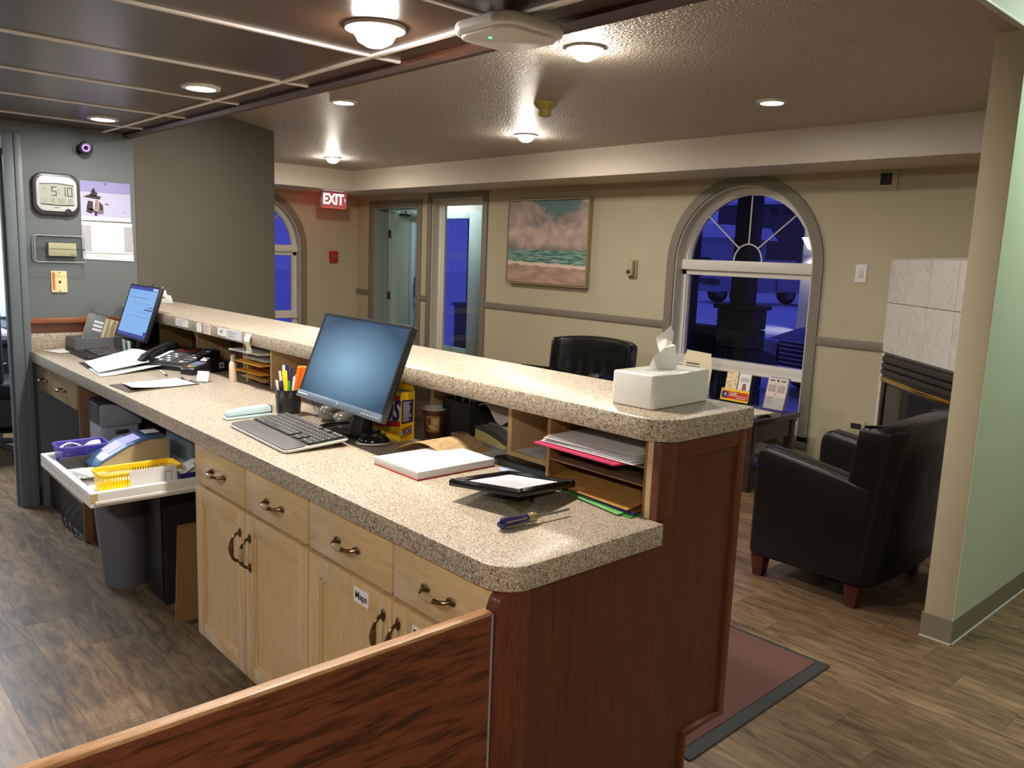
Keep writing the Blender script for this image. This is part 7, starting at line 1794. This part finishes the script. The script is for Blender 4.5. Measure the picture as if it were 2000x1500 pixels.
# dark sedan, nose towards the building
cr = thing('car', 'dark sedan parked nose first outside the arched window', 'car', (-5.2, 12.8, -0.2))
CM = Matrix.Translation((-5.10, 9.75, -0.2)) @ Matrix.Rotation(-0.30, 4, 'Z')
side = [(0.05, 0.22), (0.0, 0.38), (0.02, 0.62), (0.14, 0.74), (0.6, 0.86), (1.25, 0.95), (2.0, 1.36), (2.6, 1.44), (3.4, 1.40), (4.1, 1.02), (4.7, 0.98), (4.75, 0.5), (4.7, 0.24)]
mb = MB(CM); mb.prism(side, -0.90, 0.90, axis='x', bev=0.07, seg=3); part('body', mb, M_carb, cr, smooth=50)
mb = MB(CM); mb.prism([(1.33, 0.97), (2.0, 1.33), (2.05, 1.33), (1.45, 0.97)], -0.72, 0.72, axis='x'); part('windshield', mb, M_cglass, cr)
mb = MB(CM); mb.prism(rrect(-0.48, 0.48, 0.42, 0.74, 0.07, 5), -0.045, 0.05, axis='y', bev=0.01); gq = part('grille', mb, M_black, cr)
for k in range(5):
    mb = MB(CM); mb.box(-0.45, 0.45, -0.065, -0.04, 0.46 + 0.058 * k, 0.478 + 0.058 * k, 0.004); part('grille_bar', mb, mat('dull_chrome', (0.45, 0.45, 0.46, 1), 0.25, metal=1), gq)
mb = MB(CM); o = rrect(-0.49, 0.49, 0.41, 0.75, 0.07, 5); mb.tube([(p[0], -0.05, p[1]) for p in o], 0.014, 6, closed=True); part('grille_rim', mb, _mats['dull_chrome'], gq)
for s in (-1, 1):
    mb = MB(CM); mb.prism([(s * 0.52, 0.52), (s * 0.86, 0.58), (s * 0.88, 0.70), (s * 0.70, 0.74), (s * 0.54, 0.70)], -0.04, 0.12, axis='y', bev=0.012); part('headlight', mb, mat('headlight_lens', (0.35, 0.36, 0.4, 1), 0.1, spec=0.8), cr)
    for y in (0.85, 3.75): wheel(cr, s * 0.80, y, 0.33, 0.33, 0.22, CM)
mb = MB(CM); mb.box(-0.92, 0.92, -0.06, 0.3, 0.2, 0.36, 0.05, 3); part('bumper', mb, M_carb, cr)
mb = MB(CM); mb.box(-0.26, 0.26, -0.075, -0.06, 0.26, 0.36, 0.004); part('number_plate', mb, M_dgrey, cr)

# pale pickup farther off
tk = thing('pickup_truck', 'pale pickup truck parked on the snow behind the porch pier', 'truck', (-19.5, 30.5, -0.2))
TM = Matrix.Translation((-20.9, 30.6, -0.2)) @ Matrix.Rotation(-0.45, 4, 'Z')
M_trk = mat('pale_truck_paint', (0.36, 0.36, 0.40, 1), 0.35)
# local x = side to side, y runs back from the nose
mb = MB(TM); mb.prism([(0.0, 0.55), (0.0, 1.1), (0.2, 1.22), (1.5, 1.32), (2.1, 1.95), (3.7, 1.98), (3.95, 1.35), (5.8, 1.32), (5.8, 0.6)], -0.95, 0.95, axis='x', bev=0.06, seg=2); part('body', mb, M_trk, tk, smooth=50)
mb = MB(TM); mb.box(-0.98, 0.98, -0.14, 0.05, 0.5, 0.78, 0.04); part('bumper', mb, mat('dull_chrome2', (0.4, 0.4, 0.42, 1), 0.3, metal=1), tk)
mb = MB(TM); mb.box(-0.6, 0.6, -0.03, 0.02, 0.82, 1.10, 0.02); part('grille', mb, M_black, tk)
for s in (-1, 1):
    mb = MB(TM); mb.box(s * 0.63, s * 0.92, -0.03, 0.04, 0.86, 1.06, 0.02) if s > 0 else mb.box(-0.92, -0.63, -0.03, 0.04, 0.86, 1.06, 0.02); part('headlight', mb, M_cglass, tk)
    for y in (1.0, 4.6):
        wheel(tk, s * 0.85, y, 0.40, 0.40, 0.28, TM)
        mb = MB(TM); mb.cyl((s * 0.93, y, 0.48), 0.50, 0.06, axis='x', seg=24); part('wheel_arch', mb, M_blackm, tk)
    mb = MB(TM); x0, x1 = (0.94, 0.965) if s > 0 else (-0.965, -0.94)
    mb.prism([(1.62, 1.36), (2.15, 1.86), (3.6, 1.88), (3.75, 1.38)], x0, x1, axis='x'); part('side_window', mb, M_cglass, tk)
    mb = MB(TM); mb.box(x0 - 0.01, x1 + 0.01, 2.75, 2.80, 0.62, 1.34); part('door_seam', mb, M_dgrey, tk)
mb = MB(TM); mb.prism([(1.55, 1.35), (2.08, 1.90), (2.12, 1.90), (1.65, 1.35)], -0.8, 0.8, axis='x'); part('windshield', mb, M_cglass, tk)

# buildings
hs = thing('house', 'pale house with a snowy roof across the parking lot', 'house', (-30, 46, 0))
mb = MB(); mb.box(-35.5, -29.2, 44.5, 49, -0.2, 3.2); part('wall', mb, mat('pale_siding', srgb(170, 178, 180), 0.7), hs)
mb = MB(); mb.prism([(-36.2, 3.15), (-28.7, 3.15), (-29.3, 3.95), (-35.5, 3.95)], 44.0, 49.5, axis='y'); part('roof', mb, M_snow, hs)
mb = MB(); mb.box(-33.9, -33.2, 44.46, 44.5, 0.9, 2.0); fr_ = part('window', mb, M_dgrey, hs)
mb = MB(); mb.box(-31.5, -30.4, 44.46, 44.5, -0.2, 1.9); part('door', mb, M_dgrey, hs)
bd = thing('commercial_building', 'long dark building with small square windows and a wall lamp', 'building', (-25, 57, 0))
M_bd = mat('dark_siding', srgb(104, 88, 92), 0.8, var=(1.5, 0.1))
mb = MB(); mb.box(-36.5, -14, 54, 60, -0.2, 5.9); part('wall', mb, M_bd, bd)
mb = MB(); mb.box(-36.8, -13.7, 53.8, 60.2, 5.9, 6.1); part('roof_edge', mb, M_snow, bd)
for k in range(7):
    mb = MB(); mb.box(-33.2 + 1.1 * k, -32.7 + 1.1 * k, 53.94, 54.0, 5.2, 5.65); w_ = part('window', mb, M_dgrey, bd)
    mb = MB(); mb.box(-33.15 + 1.1 * k, -32.75 + 1.1 * k, 53.90, 53.94, 5.25, 5.60); part('pane', mb, M_cglass, w_)
lx = -27.0 + 50 * 0.0
lp = thing('wall_lamp', 'bright cone wall lamp on the building across the lot', 'lamp', (-10.9, 20.4, 2.0))
LPX, LPY = -10.86, 20.4
mb = MB(); mb.lathe([(0.02, 0.30), (0.24, 0.28), (0.07, 0.0), (0.02, -0.02)], (LPX, LPY, 2.00)); part('shade', mb, emis('lit_shade', (1.0, 0.95, 0.9, 1), 6.0), lp)
mb = MB(); mb.tube([(LPX, LPY, 2.27), (LPX, LPY + 0.12, 2.42), (LPX, LPY + 0.2, 2.42)], 0.02, 6); part('arm', mb, M_dgrey, lp)
mb = MB(); mb.box(LPX - 0.32, LPX + 0.32, LPY + 0.2, LPY + 0.35, -0.2, 2.6); part('pillar', mb, mat('grey_pillar', srgb(150, 148, 150), 0.8), lp)
light('wall_lamp_light', 'SPOT', (LPX, LPY - 0.05, 1.95), 90, (1.0, 0.95, 0.9), size=0.1, spot=1.9)
# bare trees on the skyline
M_bark = mat('dark_bark', srgb(40, 36, 44), 0.9)
def tree(x, y, h, seed, label):
    rr = random.Random(seed); t = thing('bare_tree', label, 'tree', (x, y, -0.2), group='bare trees behind the buildings')
    mb = MB(); mb.tube([(x, y, -0.2), (x + 0.1, y, h * 0.25), (x, y, h * 0.5)], 0.2, 7, radii=[0.26, 0.2, 0.14]); part('trunk', mb, M_bark, t)
    mb = MB()
    def br(p, d, L, r, n):
        q = p + d * L; mb.tube([p, (p + q) / 2 + Vector((rr.uniform(-.1, .1), rr.uniform(-.1, .1), 0)) * L, q], r, 5, radii=[r, r * 0.8, r * 0.55])
        if n == 0: return
        for _ in range(3):
            dd = (d + Vector((rr.uniform(-.8, .8), rr.uniform(-.8, .8), rr.uniform(-.1, .6)))).normalized(); br(q, dd, L * rr.uniform(0.6, 0.8), r * 0.6, n - 1)
    for z in (0.28, 0.40, 0.5): br(Vector((x, y, h * z)), Vector((rr.uniform(-.5, .5), rr.uniform(-.5, .5), 0.8)).normalized(), h * 0.18, 0.13, 3)
    part('branches', mb, M_bark, t)
tree(-48, 62, 13, 2, 'bare dark tree behind the pale house roof, left of the post')
tree(-38, 68, 13, 5, 'bare dark tree behind the roof between house and dark building')
tree(-28, 68, 14, 9, 'bare dark tree rising over the middle of the dark building')
tree(-40, 30, 10, 11, 'bare dark tree seen through the left arched window')
tree(-52, 22, 11, 12, 'second bare dark tree seen through the left arched window')
